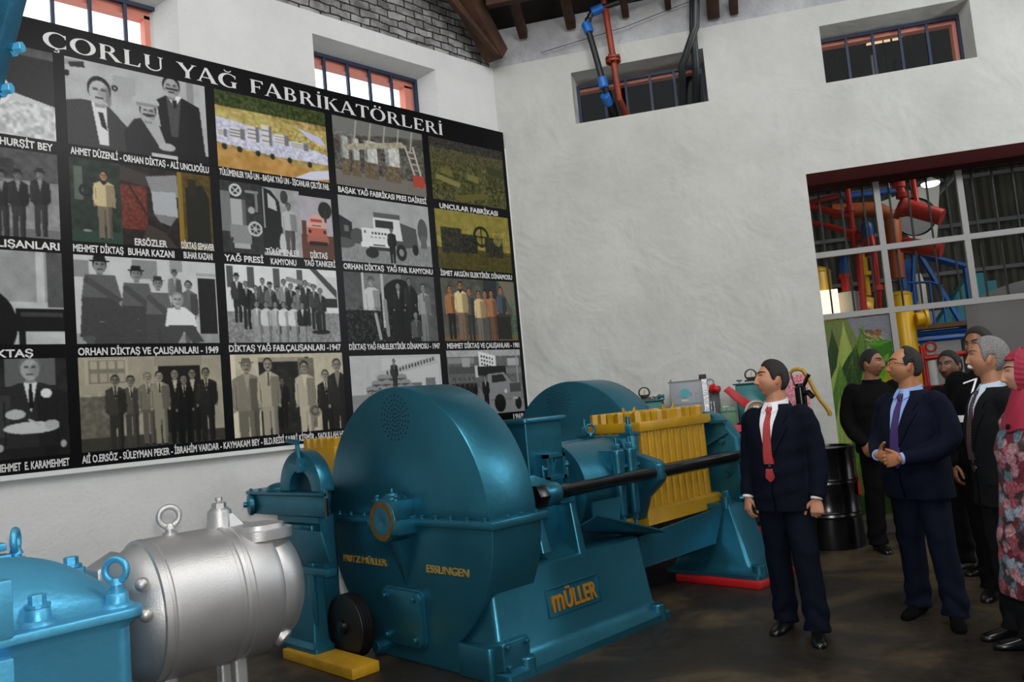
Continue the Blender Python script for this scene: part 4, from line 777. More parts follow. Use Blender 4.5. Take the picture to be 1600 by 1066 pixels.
# drip pan and spout
g = G()
T_, B_ = [(4.93, 3.80, .572), (6.13, 3.80, .625)], [(4.86, 3.84, .33), (6.02, 3.84, .34)]
g.loft([[T_[0], T_[1], (6.13, 3.815, .625), (4.93, 3.815, .572)], [B_[0], B_[1], (6.02, 3.855, .34), (4.86, 3.855, .33)]])
g.loft([[(4.93, 4.60, .572), (6.13, 4.60, .625), (6.13, 4.585, .625), (4.93, 4.585, .572)], [(4.86, 4.56, .33), (6.02, 4.56, .34), (6.02, 4.545, .34), (4.86, 4.545, .33)]])
g.box(4.86, 6.02, 3.84, 4.56, .325, .34); part('drip_pan', g, TEAL, P1)
g = G().loft([[(4.30, 3.66, .83), (5.10, 3.68, .585), (5.04, 3.86, .565), (4.26, 3.86, .725)], [(4.30, 3.66, .842), (5.10, 3.68, .597), (5.04, 3.86, .577), (4.26, 3.86, .737)]])
g.loft([[(4.42, 3.80, .72), (4.70, 3.80, .70), (4.70, 3.815, .70), (4.42, 3.815, .72)], [(4.42, 3.80, .90), (4.76, 3.80, .90), (4.76, 3.815, .90), (4.42, 3.815, .90)]])
part('spout_plate', g, TEAL, P1)
g = G().box(5.0, 5.22, 3.98, 4.4, .64, .68); part('cage_shoe', g, YEL, P1)
single('timber_block', G().box(5.92, 6.52, 3.42, 4.22, 0, .058), REDP, 'long red block under the far right foot of the large press', 'block', bevel=.006)

# ---------------------------------------------------------------- second press against the wall (only its drum shows)
P2 = thing('oil_press', 'second teal oil press farther back, its perforated drum rising behind the hopper', 'machine', (6.5, 5.58, 0))
c2y = 5.575
part('drum_cover', G().prism(circ(c2y, .95, .89, 0, PI, 40), 'x', 6.25, 6.70), TEAL, P2, bevel=.014)
part('drum_housing', G().prism(circ(c2y, .93, .90, -PI, 0, 40), 'x', 6.25, 6.70), TEAL, P2, bevel=.02)
part('flange', G().box(6.22, 6.73, c2y - .93, c2y + .93, .91, .955), TEAL, P2, bevel=.01)
part('base_casting', G().box(6.28, 6.68, c2y - .5, c2y + .5, 0, .5), TEAL, P2, bevel=.02)
g = G()
for R_, n in ((0, 1), (.03, 7), (.06, 13), (.09, 19), (.121, 22), (.152, 22)):
    for k in range(n):
        a = 2 * PI * k / n + R_ * 9; g.cyl((6.257, 5.70 + R_ * math.cos(a), 1.645 + R_ * math.sin(a)), (6.2488, 5.70 + R_ * math.cos(a), 1.645 + R_ * math.sin(a)), .0068, 8)
part('vent_hole_discs', g, HOLE_SHADE, P2)  # dark discs again, hole shade painted on the second drum

# ---------------------------------------------------------------- small press at the left
P3 = thing('seed_press', 'smaller teal seed press on a yellow timber, half hidden left of the big drum', 'machine', (3.1, 5.5, 0))
g = G().loft([ring(2.88, 3.05, 5.07, 5.80, .07, .03), ring(2.88, 3.05, 5.07, 5.80, .10, .03), ring(2.91, 3.04, 5.13, 5.76, .13, .02), ring(2.97, 3.05, 5.17, 5.62, .92, .02)])
part('column', g, TEAL, P3, smooth=40)
part('rear_body', G().prism([(3.052, 5.215), (3.19, 5.22), (3.25, 5.30), (3.25, 5.8), (3.052, 5.8)], 'z', .075, .97), TEAL, P3, bevel=.01)
n = 20; st = [(3.26, 4.93)] + [(2.74, 4.93)] + [(2.99 - .25 * math.sin(PI * i / n), 5.97 + .26 * (1 - abs(1 - 2 * i / n)) * 0 + .28 * math.sin(PI * i / n) - 0) for i in range(0)] 
st = [(2.96, 4.93), (2.96, 5.2), (2.94, 5.7)] + [(3.12 - .18 * math.cos(PI * i / 12), 5.95 + .24 * math.sin(PI * i / 12)) for i in range(13)] + [(3.30, 5.6), (3.20, 5.36)]
pan = part('feed_pan', G().prism(st, 'z', .985, 1.135), TEAL, P3, bevel=.012)
st2 = [(3.12 + (x - 3.12) * 1.12, 5.55 + (y - 5.55) * 1.02) for x, y in st]
part('pan_lid', G().prism(st2, 'z', 1.135, 1.158), TEAL, pan, bevel=.006)
for y in (5.0, 5.6, 5.68, 5.75, 5.9, 6.05): hexbolt(pan, (2.975, y, 1.157), (0, 0, 1), .012, .018, TEAL)
part('pan_pivot', G().lathe((2.95, 5.98, 1.06), (-.9, .3, 0), [(0, .085), (.03, .085), (.04, .06), (.045, .02), (.07, .02)], 24)  , TEAL, pan)
part('pan_knob', G().sph((3.05, 5.72, 1.165), (.10, .13, .05)), TEAL, pan)
pr = [(y, z) for y, z in circ(5.26, 1.16, .29, 0, PI, 28)] + [(5.26 + .155 * math.cos(PI - PI * i / 16), 1.16 + .15 * math.sin(PI * i / 16)) for i in range(17)]
hood = part('arched_hood', G().prism(pr, 'x', 2.955, 3.06), TEAL, P3, bevel=.006)
part('hood_back', G().prism(circ(5.26, 1.16, .16, 0, PI, 16), 'x', 3.03, 3.055), mat('hood_inside_shade', '#123c4c', .5, .4), hood)  # back plate in darker teal, shade of the hood opening painted in
part('hood_handle', G().cyl((2.94, 5.20, 1.34), (2.94, 5.235, 1.52), .016, 10).cyl((2.93, 5.20, 1.515), (2.93, 5.34, 1.53), .016, 10).box(2.92, 2.955, 5.19, 5.23, 1.30, 1.4), TEAL, hood)
part('side_block', G().loft([[(2.955, 4.885, z), (3.05, 5.06, z), (3.05, 5.12, z), (2.955, 4.945, z)] for z in (.97, 1.19)]), TEAL, P3, bevel=.008)
part('block_slot', G().box(2.942, 2.952, 4.895, 4.925, 1.0, 1.12), BLK, P3)
part('discharge_plate', G().loft([[(2.94, 4.90, .69), (2.94, 5.32, .65), (2.96, 5.32, .65), (2.96, 4.90, .69)], [(2.90, 4.93, .90), (2.90, 5.40, .91), (2.92, 5.40, .91), (2.92, 4.93, .90)]]).box(2.9, 2.98, 4.88, 5.25, .60, .65).box(2.93, 2.96, 5.12, 5.2, .25, .62), TEAL, P3, bevel=.004)
part('barrel', G().lathe((3.25, 5.80, 1.0), (1, 0, 0), [(0, .17), (.9, .17)], 32), TEAL, P3)
part('pressing_cage', G().box(3.42, 4.3, 5.52, 5.98, 1.18, 1.44), YEL, P3, bevel=.006)
for k in range(5): part('hex_nut', G().hexa((3.47, 5.57 + .1 * k, 1.44), (0, 0, 1), .046, .075, k), YEL, P3, smooth=20)
single('timber_block', G().box(2.84, 3.05, 4.56, 5.45, 0, .07), WOODY, 'yellow painted timber under the foot of the smaller seed press', 'block', bevel=.008)
pu = thing('grooved_pulley', 'black grooved pulley wheel standing between the two presses at left', 'pulley', (3.11, 4.98, 0))
prof = [(0, .05), (0, .17), (.008, .218)]
for k in range(4): prof += [(.012 + .024 * k, .22), (.02 + .024 * k, .205), (.028 + .024 * k, .22)]
prof += [(.115, .21), (.115, .17), (.09, .15), (.09, .05)]
part('rim', G().lathe((3.06, 4.98, .222), (1, 0, 0), prof, 48), RUB, pu)
part('hub', G().cyl((3.03, 4.98, .222), (3.19, 4.98, .222), .05), BLK, pu, bevel=.006)

# ---------------------------------------------------------------- blue gearbox and silver motor in the foreground
GB = thing('gearbox', 'bright blue gearbox with domed bolted lid in the lower left corner', 'machine', (.85, 4.5, 0))
g = G().loft([ring(.34, 1.36, 4.0, 5.0, 0, .08), ring(.34, 1.36, 4.0, 5.0, .78, .08), ring(.30, 1.395, 3.965, 5.035, .825, .09)])
part('case', g, TEAL2, GB, smooth=40)
part('flange', G().prism(rrect(.28, 1.41, 3.945, 5.055, .10, 8), 'z', .822, .87), TEAL2, GB, bevel=.012, seg=3)
N_ = 28; rows = []
for j in range(N_ + 1):
    t = -1 + 2 * j / N_; row = []
    for i in range(N_ + 1):
        s_ = -1 + 2 * i / N_; x = .86 + s_ * .52; y = 4.5 + t * .50
        hgt = .262 * max(0, 1 - abs((x - .93) / .50) ** 2.1) * max(0, 1 - abs(t / .86) ** 2.0) ** .75
        row.append((x, y, .868 + hgt))
    rows.append(row)
part('lid', G().loft(rows, False, False), TEAL2, GB, smooth=60)
def boss(p, r, h, zb=.868): return part('boss', G().lathe((p[0], p[1], zb), (0, 0, 1), [(0, r * 1.45), (h * .18, r * 1.3), (h * .3, r * 1.02), (h * .95, r * .95), (h, r * .88)], 28), TEAL2, GB, smooth=50)
boss((.985, 4.065), .052, .075); hexbolt(GB, (.985, 4.065, .943), (0, 0, 1), .036, .055, TEAL2)
boss((1.315, 4.075), .05, .065); eyebolt(GB, (1.315, 4.075, .932), .052, .0165, TEAL2, (.75, .66, 0), h=.05)
boss((1.30, 4.95), .065, .10); hexbolt(GB, (1.40, 5.06, .958), (0, 0, 1), .038, .055, TEAL2)
part('rear_lug', G().loft([ring(1.1, 1.46, 4.96, 5.13, .86, .03), ring(1.12, 1.455, 4.97, 5.12, .955, .03)]), TEAL2, GB, smooth=40)
boss((1.11, 4.95), .055, .19); eyebolt(GB, (1.11, 4.95, 1.055), .055, .0175, TEAL2, (.9, -.4, 0), h=.05)
part('side_lug', G().box(.62, .865, 3.93, 4.02, .86, 1.10), TEAL2, GB, bevel=.01)
part('side_bracket', G().box(.6, .855, 3.90, 4.0, 0, .79), TEAL2, GB, bevel=.01)
part('far_block', G().box(.55, 1.08, 4.9, 5.0, .95, 1.10).box(.7, 1.06, 4.9, 4.99, 1.12, 1.16), TEAL2, GB, bevel=.008)
MO = thing('electric_motor', 'big silver painted motor lying between the blue gearbox and the seed press', 'motor', (1.9, 4.5, 0))
my, mz = 4.5, .735
g = G().lathe((1.43, my, mz), (1, 0, 0), [(0, .20), (.02, .26), (.05, .30), (.09, .335), (.125, .352), (.13, .369), (.16, .372), (.165, .362), (.18, .362), (.185, .368), (.20, .370), (.52, .370), (.525, .363), (.545, .363), (.55, .372), (.57, .374), (.575, .366), (.60, .366), (.605, .372), (.74, .372), (.765, .362), (.79, .33), (.80, .30)], 72)
part('motor_frame', g, SILV, MO, smooth=25)
part('end_bell', G().lathe((2.21, my, mz), (1, 0, 0), [(0, .33), (.02, .335), (.07, .33), (.13, .30), (.17, .25), (.19, .16), (.20, .05)], 56), SILV, MO, smooth=40)
g = G(); pts = [(2.26, 4.52, 1.0), (2.29, 4.5, 1.04), (2.33, 4.46, 1.05)]
vol = part('outlet_neck', G().loft([[(x + rx * math.copysign(abs(math.cos(2 * PI * k / 36)) ** .75, math.cos(2 * PI * k / 36)), y + ry * math.copysign(abs(math.sin(2 * PI * k / 36)) ** .75, math.sin(2 * PI * k / 36)), z) for k in range(36)] for x, y, z, rx, ry in ((2.12, 4.46, .86, .08, .12), (2.16, 4.44, .91, .12, .15), (2.19, 4.42, .965, .145, .165), (2.20, 4.41, 1.01, .15, .17), (2.20, 4.41, 1.012, .165, .185), (2.20, 4.41, 1.065, .165, .185), (2.20, 4.41, 1.067, .13, .145), (2.20, 4.41, 1.092, .125, .14), (2.20, 4.41, 1.094, .05, .05))]), SILV, MO, smooth=40)
eyebolt(MO, (1.735, my, 1.10), .052, .0155, SILV, (.2, 1, 0), h=.05)
b = part('terminal_boss', G().lathe((2.02, my + .01, 1.07), (0, 0, 1), [(0, .085), (.03, .07), (.11, .066), (.125, .062)], 28).loft([[(2.03, 4.40, 1.02), (2.19, 4.42, 1.02), (2.19, 4.46, 1.02), (2.03, 4.46, 1.02)], [(2.05, 4.45, 1.17), (2.07, 4.45, 1.17), (2.07, 4.47, 1.17), (2.05, 4.47, 1.17)]]), SILV, MO, smooth=35)
part('boss_bolt', G().cyl((2.02, 4.51, 1.19), (2.02, 4.51, 1.205), .05).hexa((2.02, 4.51, 1.205), (0, 0, 1), .04, .03).cyl((2.02, 4.51, 1.23), (2.02, 4.51, 1.25), .014, 10).hexa((2.02, 4.51, 1.245), (0, 0, 1), .02, .02), SILV, b)
part('shoulder_lug', G().loft([[(2.14, 4.27, .98), (2.26, 4.27, .98), (2.26, 4.4, 1.03), (2.14, 4.4, 1.03)], [(2.14, 4.25, .90), (2.24, 4.25, .90), (2.24, 4.36, .9), (2.14, 4.36, .9)]]), SILV, MO, bevel=.02, seg=3)
part('flange_arm', G().loft([[(1.40, 4.62, .90), (1.53, 4.6, .96), (1.53, 4.8, .96), (1.40, 4.82, .90)], [(1.40, 4.62, .97), (1.53, 4.6, 1.04), (1.53, 4.8, 1.04), (1.40, 4.82, .97)]]), SILV, MO, bevel=.008)
for p_ in ((1.48, 4.22, .92), (1.475, 4.17, .78)): part('flange_knob', G().sph(p_, (.035, .03, .035)), SILV, MO)
part('coupling', G().cyl((1.365, my, mz), (1.45, my, mz), .2, 32), SILV, MO)
for y in (4.42, 4.60):
    part('foot', G().loft([ring(1.98, 2.10, y - .05, y + .05, 0, .02), ring(2.0, 2.08, y - .035, y + .035, .06, .02), ring(2.0, 2.08, y - .035, y + .035, .40, .02)]), SILV, MO, smooth=40)
    part('foot', G().loft([ring(1.60, 1.72, y - .05, y + .05, 0, .02), ring(1.62, 1.70, y - .035, y + .035, .06, .02), ring(1.62, 1.70, y - .035, y + .035, .40, .02)]), SILV, MO, smooth=40)
part('drain_lug', G().lathe((2.23, 4.33, .49), (.5, -.5, -.7), [(0, .06), (.06, .055), (.07, .04)], 20), SILV, MO)
# leaning steel leg at the upper left edge
A_, B_ = Vector((.5535, 2.147, 2.732)), Vector((.502, 2.228, 2.478)); d_ = (A_ - B_).normalized()
up = Vector((0, 0, 1)); sd = Vector((-.708, .704, 0)); nm = d_.cross(sd).normalized()
lo = B_ - d_ * ((B_.z - .0) / d_.z); hi = A_ + d_ * .5
r_ = lambda p, w: [p, p + sd * w, p + sd * w + nm * .06, p + nm * .06]
LG = thing('steel_frame_leg', 'dark teal riveted steel leg leaning into the upper left corner', 'frame', lo + sd * .12)
part('plate', G().loft([r_(lo, .26), r_(hi, .26)]), mat('dark_teal_paint', '#10506a', .45, .4, .2, 30, .2, 8), LG, bevel=.006)
for t in (.13, .45, -.6, -.95, 1.0): 
    p = B_ + d_ * t * .33 + sd * .012 - nm * 0.0; hexbolt(LG, p - nm * .0, -sd, .014, .03, TEAL2)
# ---------------------------------------------------------------- pipes by the high window
HDPE = mat('black_pipe', '#101113', .4); BLUEF = mat('blue_fitting', '#0f5fae', .35); ORP = mat('orange_red_pipe', '#8f3210', .45, .1, .1, 30, .35, 6)
pp = thing('water_pipe', 'black plastic pipe with bright blue couplings bending into the left high window', 'pipe', WR(1.25, .16, 5.0))
part('pipe_run', G().tube([WR(1.19, .17, 5.83), WR(1.24, .17, 5.55), WR(1.30, .17, 5.17)], .036, 14), HDPE, pp)
part('pipe_run', G().tube([WR(1.21, .17, 5.93), WR(1.26, .17, 6.01), WR(1.34, .17, 6.03), WR(2.2, .2, 6.12)], .034, 14), HDPE, pp)
part('pipe_run', G().tube([WR(1.31, .16, 5.12), WR(1.32, .10, 5.0), WR(1.36, -.12, 4.93), WR(1.40, -.6, 4.88)], .034, 14), HDPE, pp)
for a, b in ((WR(1.18, .17, 5.87), WR(1.20, .17, 5.80)), (WR(1.28, .17, 6.01), WR(1.36, .17, 6.03)), (WR(1.295, .17, 5.20), WR(1.305, .17, 5.13)), (WR(1.31, .13, 5.02), WR(1.325, .05, 4.98))):
    part('coupling', G().lathe(a, b - a, [(-.03, .045), (-.02, .054), ((b - a).length + .02, .054), ((b - a).length + .03, .045)], 20), BLUEF, pp, label='bright blue coupling')
part('elbow', G().sph(WR(1.205, .17, 5.92), .042), HDPE, pp)
po = thing('gas_pipe', 'orange red steel pipe with bolted flange beside the black pipe', 'pipe', WR(1.43, .16, 5.0))
part('pipe_run', G().tube([WR(1.40, .16, 6.3), WR(1.41, .16, 6.0), WR(1.44, .16, 5.42)], .036, 16), ORP, po)
part('pipe_run', G().tube([WR(1.44, .16, 5.42), WR(1.45, .15, 5.12), WR(1.455, .10, 4.98), WR(1.49, -.15, 4.9), WR(1.55, -.7, 4.84)], .036, 16), ORP, po)
part('pipe_flange', G().lathe(WR(1.438, .16, 5.44), (0, 0, -1), [(0, .085), (.024, .085), (.026, .05), (.034, .05), (.036, .085), (.06, .085)], 28), ORP, po)
for k in range(6):
    a = 2 * PI * k / 6; part('flange_bolt', G().hexa(WR(1.438, .16, 5.45) + Vector((.066 * math.cos(a), .066 * math.sin(a), -.085)), (0, 0, 1), .012, .1), ORP, po)
DKP = mat('dark_grey_pipe', '#2a2c2e', .35, .3)
for nm, s0, s1, o_, lab in (('a', 2.43, 2.15, .18, 'dark grey pipe running down into the right end of the left high window, nearer one'), ('b', 2.40, 2.30, .12, 'dark grey pipe behind its twin at the right end of the left high window')):
    single('drain_pipe', G().tube([WR(s0 + .02, o_, 6.3), WR(s0 - .06, o_, 5.6), WR(s1 + .03, .06, 5.24), WR(s1, -.14, 4.95), WR(s1 - .02, -.6, 4.8)], .042, 16), DKP, lab, 'pipe', smooth=50)
for nm, a, b, c_, lab in (('c', (0.6, .02, 5.72), (1.6, .04, 5.82), (2.5, .03, 6.0), 'thin black cable sagging across the wall above the left high window'), ('d', (2.62, .05, 6.0), (3.2, .06, 6.02), (4.4, .05, 6.09), 'thin black cable crossing the wall right of the broad rafter end')):
    single('cable', G().tube([WR(*a), WR(*b), WR(*c_)], .004, 6), RUB, lab, 'cable')

# ---------------------------------------------------------------- display stand with instruments
ST = thing('display_stand', 'low display stand with red edged shelves along the right wall', 'stand', WR(1.9, .35, 0))
DKW = mat('dark_board', '#1a1614', .6); PLIN = mat('pale_plinth', '#b9b6b4', .7)
def slab(pts, z0, z1): return G().loft([[(p.x, p.y, z) for p in [WR(s_, o_, 0) for s_, o_ in pts]] for z in (z0, z1)])
PLAN = [(1.2, .04), (2.72, .04), (2.72, .66), (1.55, .66), (1.2, .48)]; LIP = [(1.2, .48), (1.55, .66), (2.72, .66), (2.72, .685), (1.54, .685), (1.2, .508)]
part('shelf_board', slab(PLAN, 1.19, 1.245), DKW, ST, bevel=.003)
part('shelf_edge', slab(LIP, 1.18, 1.25), mat('pink_red_edge', '#c43a4c', .45), ST)
part('shelf_board', slab(PLAN, .16, .235), DKW, ST, bevel=.003)
part('shelf_edge', slab(LIP, .15, .245), REDP, ST)
g = G(); wbox(g, 1.2, 2.72, .03, .06, .23, 1.19); part('back_panel', g, DKW, ST)
part('plinth', slab([(1.24, .08), (2.68, .08), (2.68, .62), (1.57, .62), (1.24, .45)], 0, .16), PLIN, ST)
for s, o1 in ((1.22, .44), (2.66, .60)):
    g = G(); wbox(g, s, s + .04, .10, o1, .235, 1.19); part('upright', g, DKW, ST)
def wcyl(g, s, o, z, so, r, n=24, dz=0): a, b = WR(s, o, z), WR(s, so, z + dz); return g.cyl(a, b, r, n)
def meter(nm_par, s, o, z):
    g = G(); wbox(g, s - .065, s + .065, o - .03, o + .02, z - .068, z - .05); wcyl(g, s, o - .02, z, o + .035, .062); h = part('gauge_case', g, DARKM, nm_par, bevel=.003)
    g = G(); pts = [(s + .046 * math.cos(a), z + .046 * math.sin(a)) for a in [k * PI / 12 for k in range(-2, 15)]]; g.loft([[WR(x, o + .036, y) for x, y in pts], [WR(x, o + .038, y) for x, y in pts]]); part('dial', g, DIAL, h)
    g = G(); q = WR(s, o + .039, z - .018); g.tube([q, WR(s + .012, o + .039, z + .03)], .0022, 6); part('needle', g, BLK, h)
def tbox(name, label, s0, s1, o0, o1, z0, z1, m, loc_s):
    t = thing(name, label, 'instrument', WR((s0 + s1) / 2, (o0 + o1) / 2, z0)); g = G(); wbox(g, s0, s1, o0, o1, z0, z1); part('case', g, m, t, bevel=.008); return t
t = tbox('meter_box', 'teal instrument box with round meter just behind the yellow cage', 1.24, 1.60, .12, .50, 1.246, 1.555, TEALG, 0)
g = G(); wbox(g, 1.20, 1.61, .10, .52, 1.556, 1.57); part('lid', g, mat('dark_teal_lid', '#0c4546', .4), t, bevel=.003)
g = G(); wbox(g, 1.30, 1.56, .22, .44, 1.571, 1.585); part('panel', g, DARKM, t)
meter(t, 1.42, .36, 1.655)
for s in (1.28, 1.53): part('terminal', G().lathe(WR(s, .42, 1.57), (0, 0, 1), [(0, .01), (.02, .01), (.025, .03), (.035, .034), (.04, .01), (.05, .008)], 14), TAPE, t)
part('terminal', G().lathe(WR(1.55, .36, 1.60), RD, [(0, .01), (.02, .026), (.03, .026), (.04, .014), (.06, .02), (.075, .02)], 14), TEALG, t)
t = tbox('test_panel', 'grey two part instrument case with round teal dial and chrome edge', 1.69, 2.03, .12, .44, 1.246, 1.725, GREY, 0)
g = G(); wcyl(g, 1.845, .44, 1.61, .448, .048, 32); part('dial', g, mat('teal_dial', '#15929a', .4), t, label='round teal dial')
g = G(); wbox(g, 1.68, 2.04, .435, .447, 1.728, 1.74); wbox(g, 1.68, 2.04, .435, .443, 1.495, 1.50); part('edge_trim', g, mat('dark_grey_trim', '#4b4c50', .4), t)
for s, z in ((1.905, 1.605), (1.91, 1.585), (1.77, 1.585), (1.96, 1.605)):
    g = G(); wbox(g, s - .006 - (.008 if s > 1.95 else 0), s + .006, .44, .446, z - .006, z + .006); part('knob', g, BLK, t)
g = G(); wbox(g, 1.80, 1.87, .44, .445, 1.525, 1.545); part('name_plate', g, DIAL, t)
g = G(); wcyl(g, 1.85, .44, 1.465, .446, .013); part('knob', g, BLK, t)
g = G(); wbox(g, 2.025, 2.075, .40, .45, 1.246, 1.74); part('chrome_edge', g, TAPE, t)
g = G(); wbox(g, 2.0, 2.075, .25, .42, 1.74, 1.79); part('clamp', g, mat('rusty_clamp', '#2c211c', .6), t, bevel=.004)
g = G(); wbox(g, 1.70, 1.715, .36, .40, 1.74, 1.765); part('clamp', g, BLK, t)
t = thing('starter_unit', 'dark open instrument with red horn and chrome rods right of the grey case', 'instrument', WR(2.13, .34, 1.246))
g = G(); wbox(g, 2.085, 2.19, .20, .42, 1.246, 1.62); part('case', g, mat('dark_grey_case', '#3a3d40', .5), t, bevel=.004)
part('horn', G().lathe(WR(2.10, .44, 1.64), RD * 1 - RN * .3 + Vector((0, 0, -.25)), [(0, .035), (.03, .05), (.045, .052), (.05, .03), (.07, .03), (.075, .04), (.1, .038), (.11, .02)], 20), mat('bright_red', '#b8121a', .35), t, label='red horn shaped fitting')
for s in (2.095, 2.125): part('rod', G().cyl(WR(s, .435, 1.26), WR(s, .435, 1.5), .007, 8), TAPE, t)
part('lifting_eye', G().torus(WR(2.11, .34, 1.70), RN, .035, .009, 20, 8).cyl(WR(2.11, .34, 1.61), WR(2.11, .34, 1.67), .01, 8), GREY, t)
part('spring_rod', G().torus(WR(2.12, .43, 1.50), RN, .018, .004, 14, 6), BLK, t)
t = tbox('switch_box', 'small pale green box with two dark knobs in front of the teal cabinet', 2.18, 2.33, .48, .62, 1.246, 1.435, GREEN, 0)
g = G(); wbox(g, 2.175, 2.335, .475, .625, 1.385, 1.392); part('lid_line', g, mat('dark_green', '#2f4d3a', .5), t)
for s in (2.215, 2.265): g = G(); wcyl(g, s, .62, 1.41, .63, .012); part('knob', g, BLK, t)
g = G(); wbox(g, 2.20, 2.27, .52, .58, 1.436, 1.443); part('name_plate', g, TAPE, t)
t = tbox('meter_box', 'taller teal cabinet with round meter on top next to the standing man in navy', 2.36, 2.74, .12, .44, 1.246, 1.645, TEALG, 0)
g = G(); wbox(g, 2.335, 2.75, .10, .46, 1.646, 1.66); part('lid', g, mat('dark_teal_lid', '#0c4546', .4), t, bevel=.003)
meter(t, 2.52, .36, 1.74)
part('terminal', G().lathe(WR(2.40, .42, 1.66), (0, 0, 1), [(0, .01), (.02, .01), (.025, .03), (.035, .034), (.04, .01), (.05, .008)], 14), TAPE, t)
t = thing('hand_siren', 'round gauge on a red flat arm leaning in front of the teal cabinet', 'instrument', WR(2.46, .60, 1.246))
c_ = WR(2.53, .60, 1.365); n_ = -RN; 
part('rim', G().lathe(c_, n_, [(-.05, .10), (0, .115), (.03, .118), (.032, .095), (.02, .09)], 36), mat('dull_aluminium', '#8a8783', .4, .5), t)
part('dial', G().lathe(c_ + n_ * .018, n_, [(0, .09), (.004, .09)], 32), mat('tan_dial', '#8a7450', .6), t)
q = [WR(2.23, .62, 1.60), WR(2.29, .62, 1.645), WR(2.50, .62, 1.45), WR(2.45, .62, 1.37)]
part('arm', G().loft([q, [p + RN * .03 for p in q]]), REDP, t, bevel=.004)
g = G(); wbox(g, 2.50, 2.555, .632, .637, 1.375, 1.425); part('paper_tag', g, mat('paper', '#c9c5b8', .8), t)
t = thing('gear_wheel', 'greasy round metal part with holes on the lowest red edged shelf', 'machine part', WR(2.38, .52, .246))
part('disc', G().lathe(WR(2.38, .50, .345), n_, [(0, .04), (0, .098), (.05, .10), (.06, .09), (.062, .04), (.09, .035)], 32), mat('oily_steel', '#3c3a30', .4, .6, .3, 40), t)
for k in range(5): a = 2 * PI * k / 5; part('bore_shade', G().lathe(WR(2.38 + .066 * math.cos(a), .5615, .345 + .066 * math.sin(a)), n_, [(0, .016), (.003, .016)], 14), HOLE_SHADE, t)  # thin dark discs on the face, painted shade of the bores

# ---------------------------------------------------------------- drum, pump, pink board
DR = thing('oil_drum', 'shiny black oil drum behind the man in navy, beside the doorway', 'drum', (7.80, 3.66, 0))
DB = mat('black_gloss_drum', '#08080a', .22)
prof = [(0, .295), (0.0, .30), (.02, .305), (.30, .30)]
for z in (.31, .62): prof += [(z - .02, .30), (z, .312), (z + .02, .30), (z + .035, .308), (z + .055, .30)]
prof += [(.92, .30), (.94, .308), (.962, .308), (.965, .296), (.945, .29)]
part('drum_body', G().lathe((7.80, 3.66, 0), (0, 0, 1), prof, 64), DB, DR, smooth=40)
part('bung', G().lathe((7.66, 3.60, .944), (0, 0, 1), [(0, .035), (.015, .035)], 20), DB, DR)
tg_ = thing('red_tag', 'small red tag hanging on a red cord on the drum side', 'tag', (7.86, 3.33, .55))
part('cord', G().cyl((7.80, 3.352, .84), (7.835, 3.343, .66), .004, 6), REDP, tg_)
part('tag_plate', G().loft([[(7.79, 3.34, .50), (7.87, 3.353, .48), (7.89, 3.358, .50), (7.88, 3.356, .60), (7.85, 3.35, .66), (7.81, 3.343, .62)], [(7.79, 3.332, .50), (7.87, 3.345, .48), (7.89, 3.35, .50), (7.88, 3.348, .60), (7.85, 3.342, .66), (7.81, 3.335, .62)]]), REDP, tg_)
PU = thing('hand_pump', 'black hand pump with long curved yellow handle standing on the drum', 'pump', (7.79, 3.80, .945))
part('pump_base', G().lathe((7.79, 3.80, .945), (0, 0, 1), [(0, .09), (.015, .09), (.02, .05), (.05, .04), (.42, .04), (.43, .055), (.62, .055), (.63, .045), (.66, .04)], 24), DB, PU)
part('spout', G().tube([(7.79, 3.80, 1.50), (7.76, 3.70, 1.51), (7.75, 3.66, 1.46)], .028, 12), DB, PU)
part('pivot_arm', G().tube([(7.79, 3.80, 1.52), (7.80, 3.74, 1.62), (7.81, 3.70, 1.69)], .02, 10), DB, PU)
part('piston_rod', G().cyl((7.775, 3.845, 1.58), (7.765, 3.87, 1.72), .008, 8), DB, PU)
part('handle', G().tube([(7.76, 3.875, 1.715), (7.77, 3.845, 1.745), (7.785, 3.80, 1.752), (7.80, 3.755, 1.735), (7.815, 3.715, 1.66), (7.83, 3.675, 1.53), (7.845, 3.63, 1.42), (7.86, 3.585, 1.345), (7.868, 3.562, 1.295), (7.868, 3.56, 1.26)], [.015, .017, .018, .02, .021, .02, .019, .02, .021, .02], 14), YEL, PU, smooth=60, label='long curved yellow handle')
g = G(); wbox(g, 2.80, 3.10, .004, .02, 1.30, 1.70)
single('red_board', g, mat('pink_speckled', '#b0303f', .6, 0, 0, 40, 0, 60, '#e2a9b4'), 'pink red speckled board on the wall behind the hand pump', 'board')

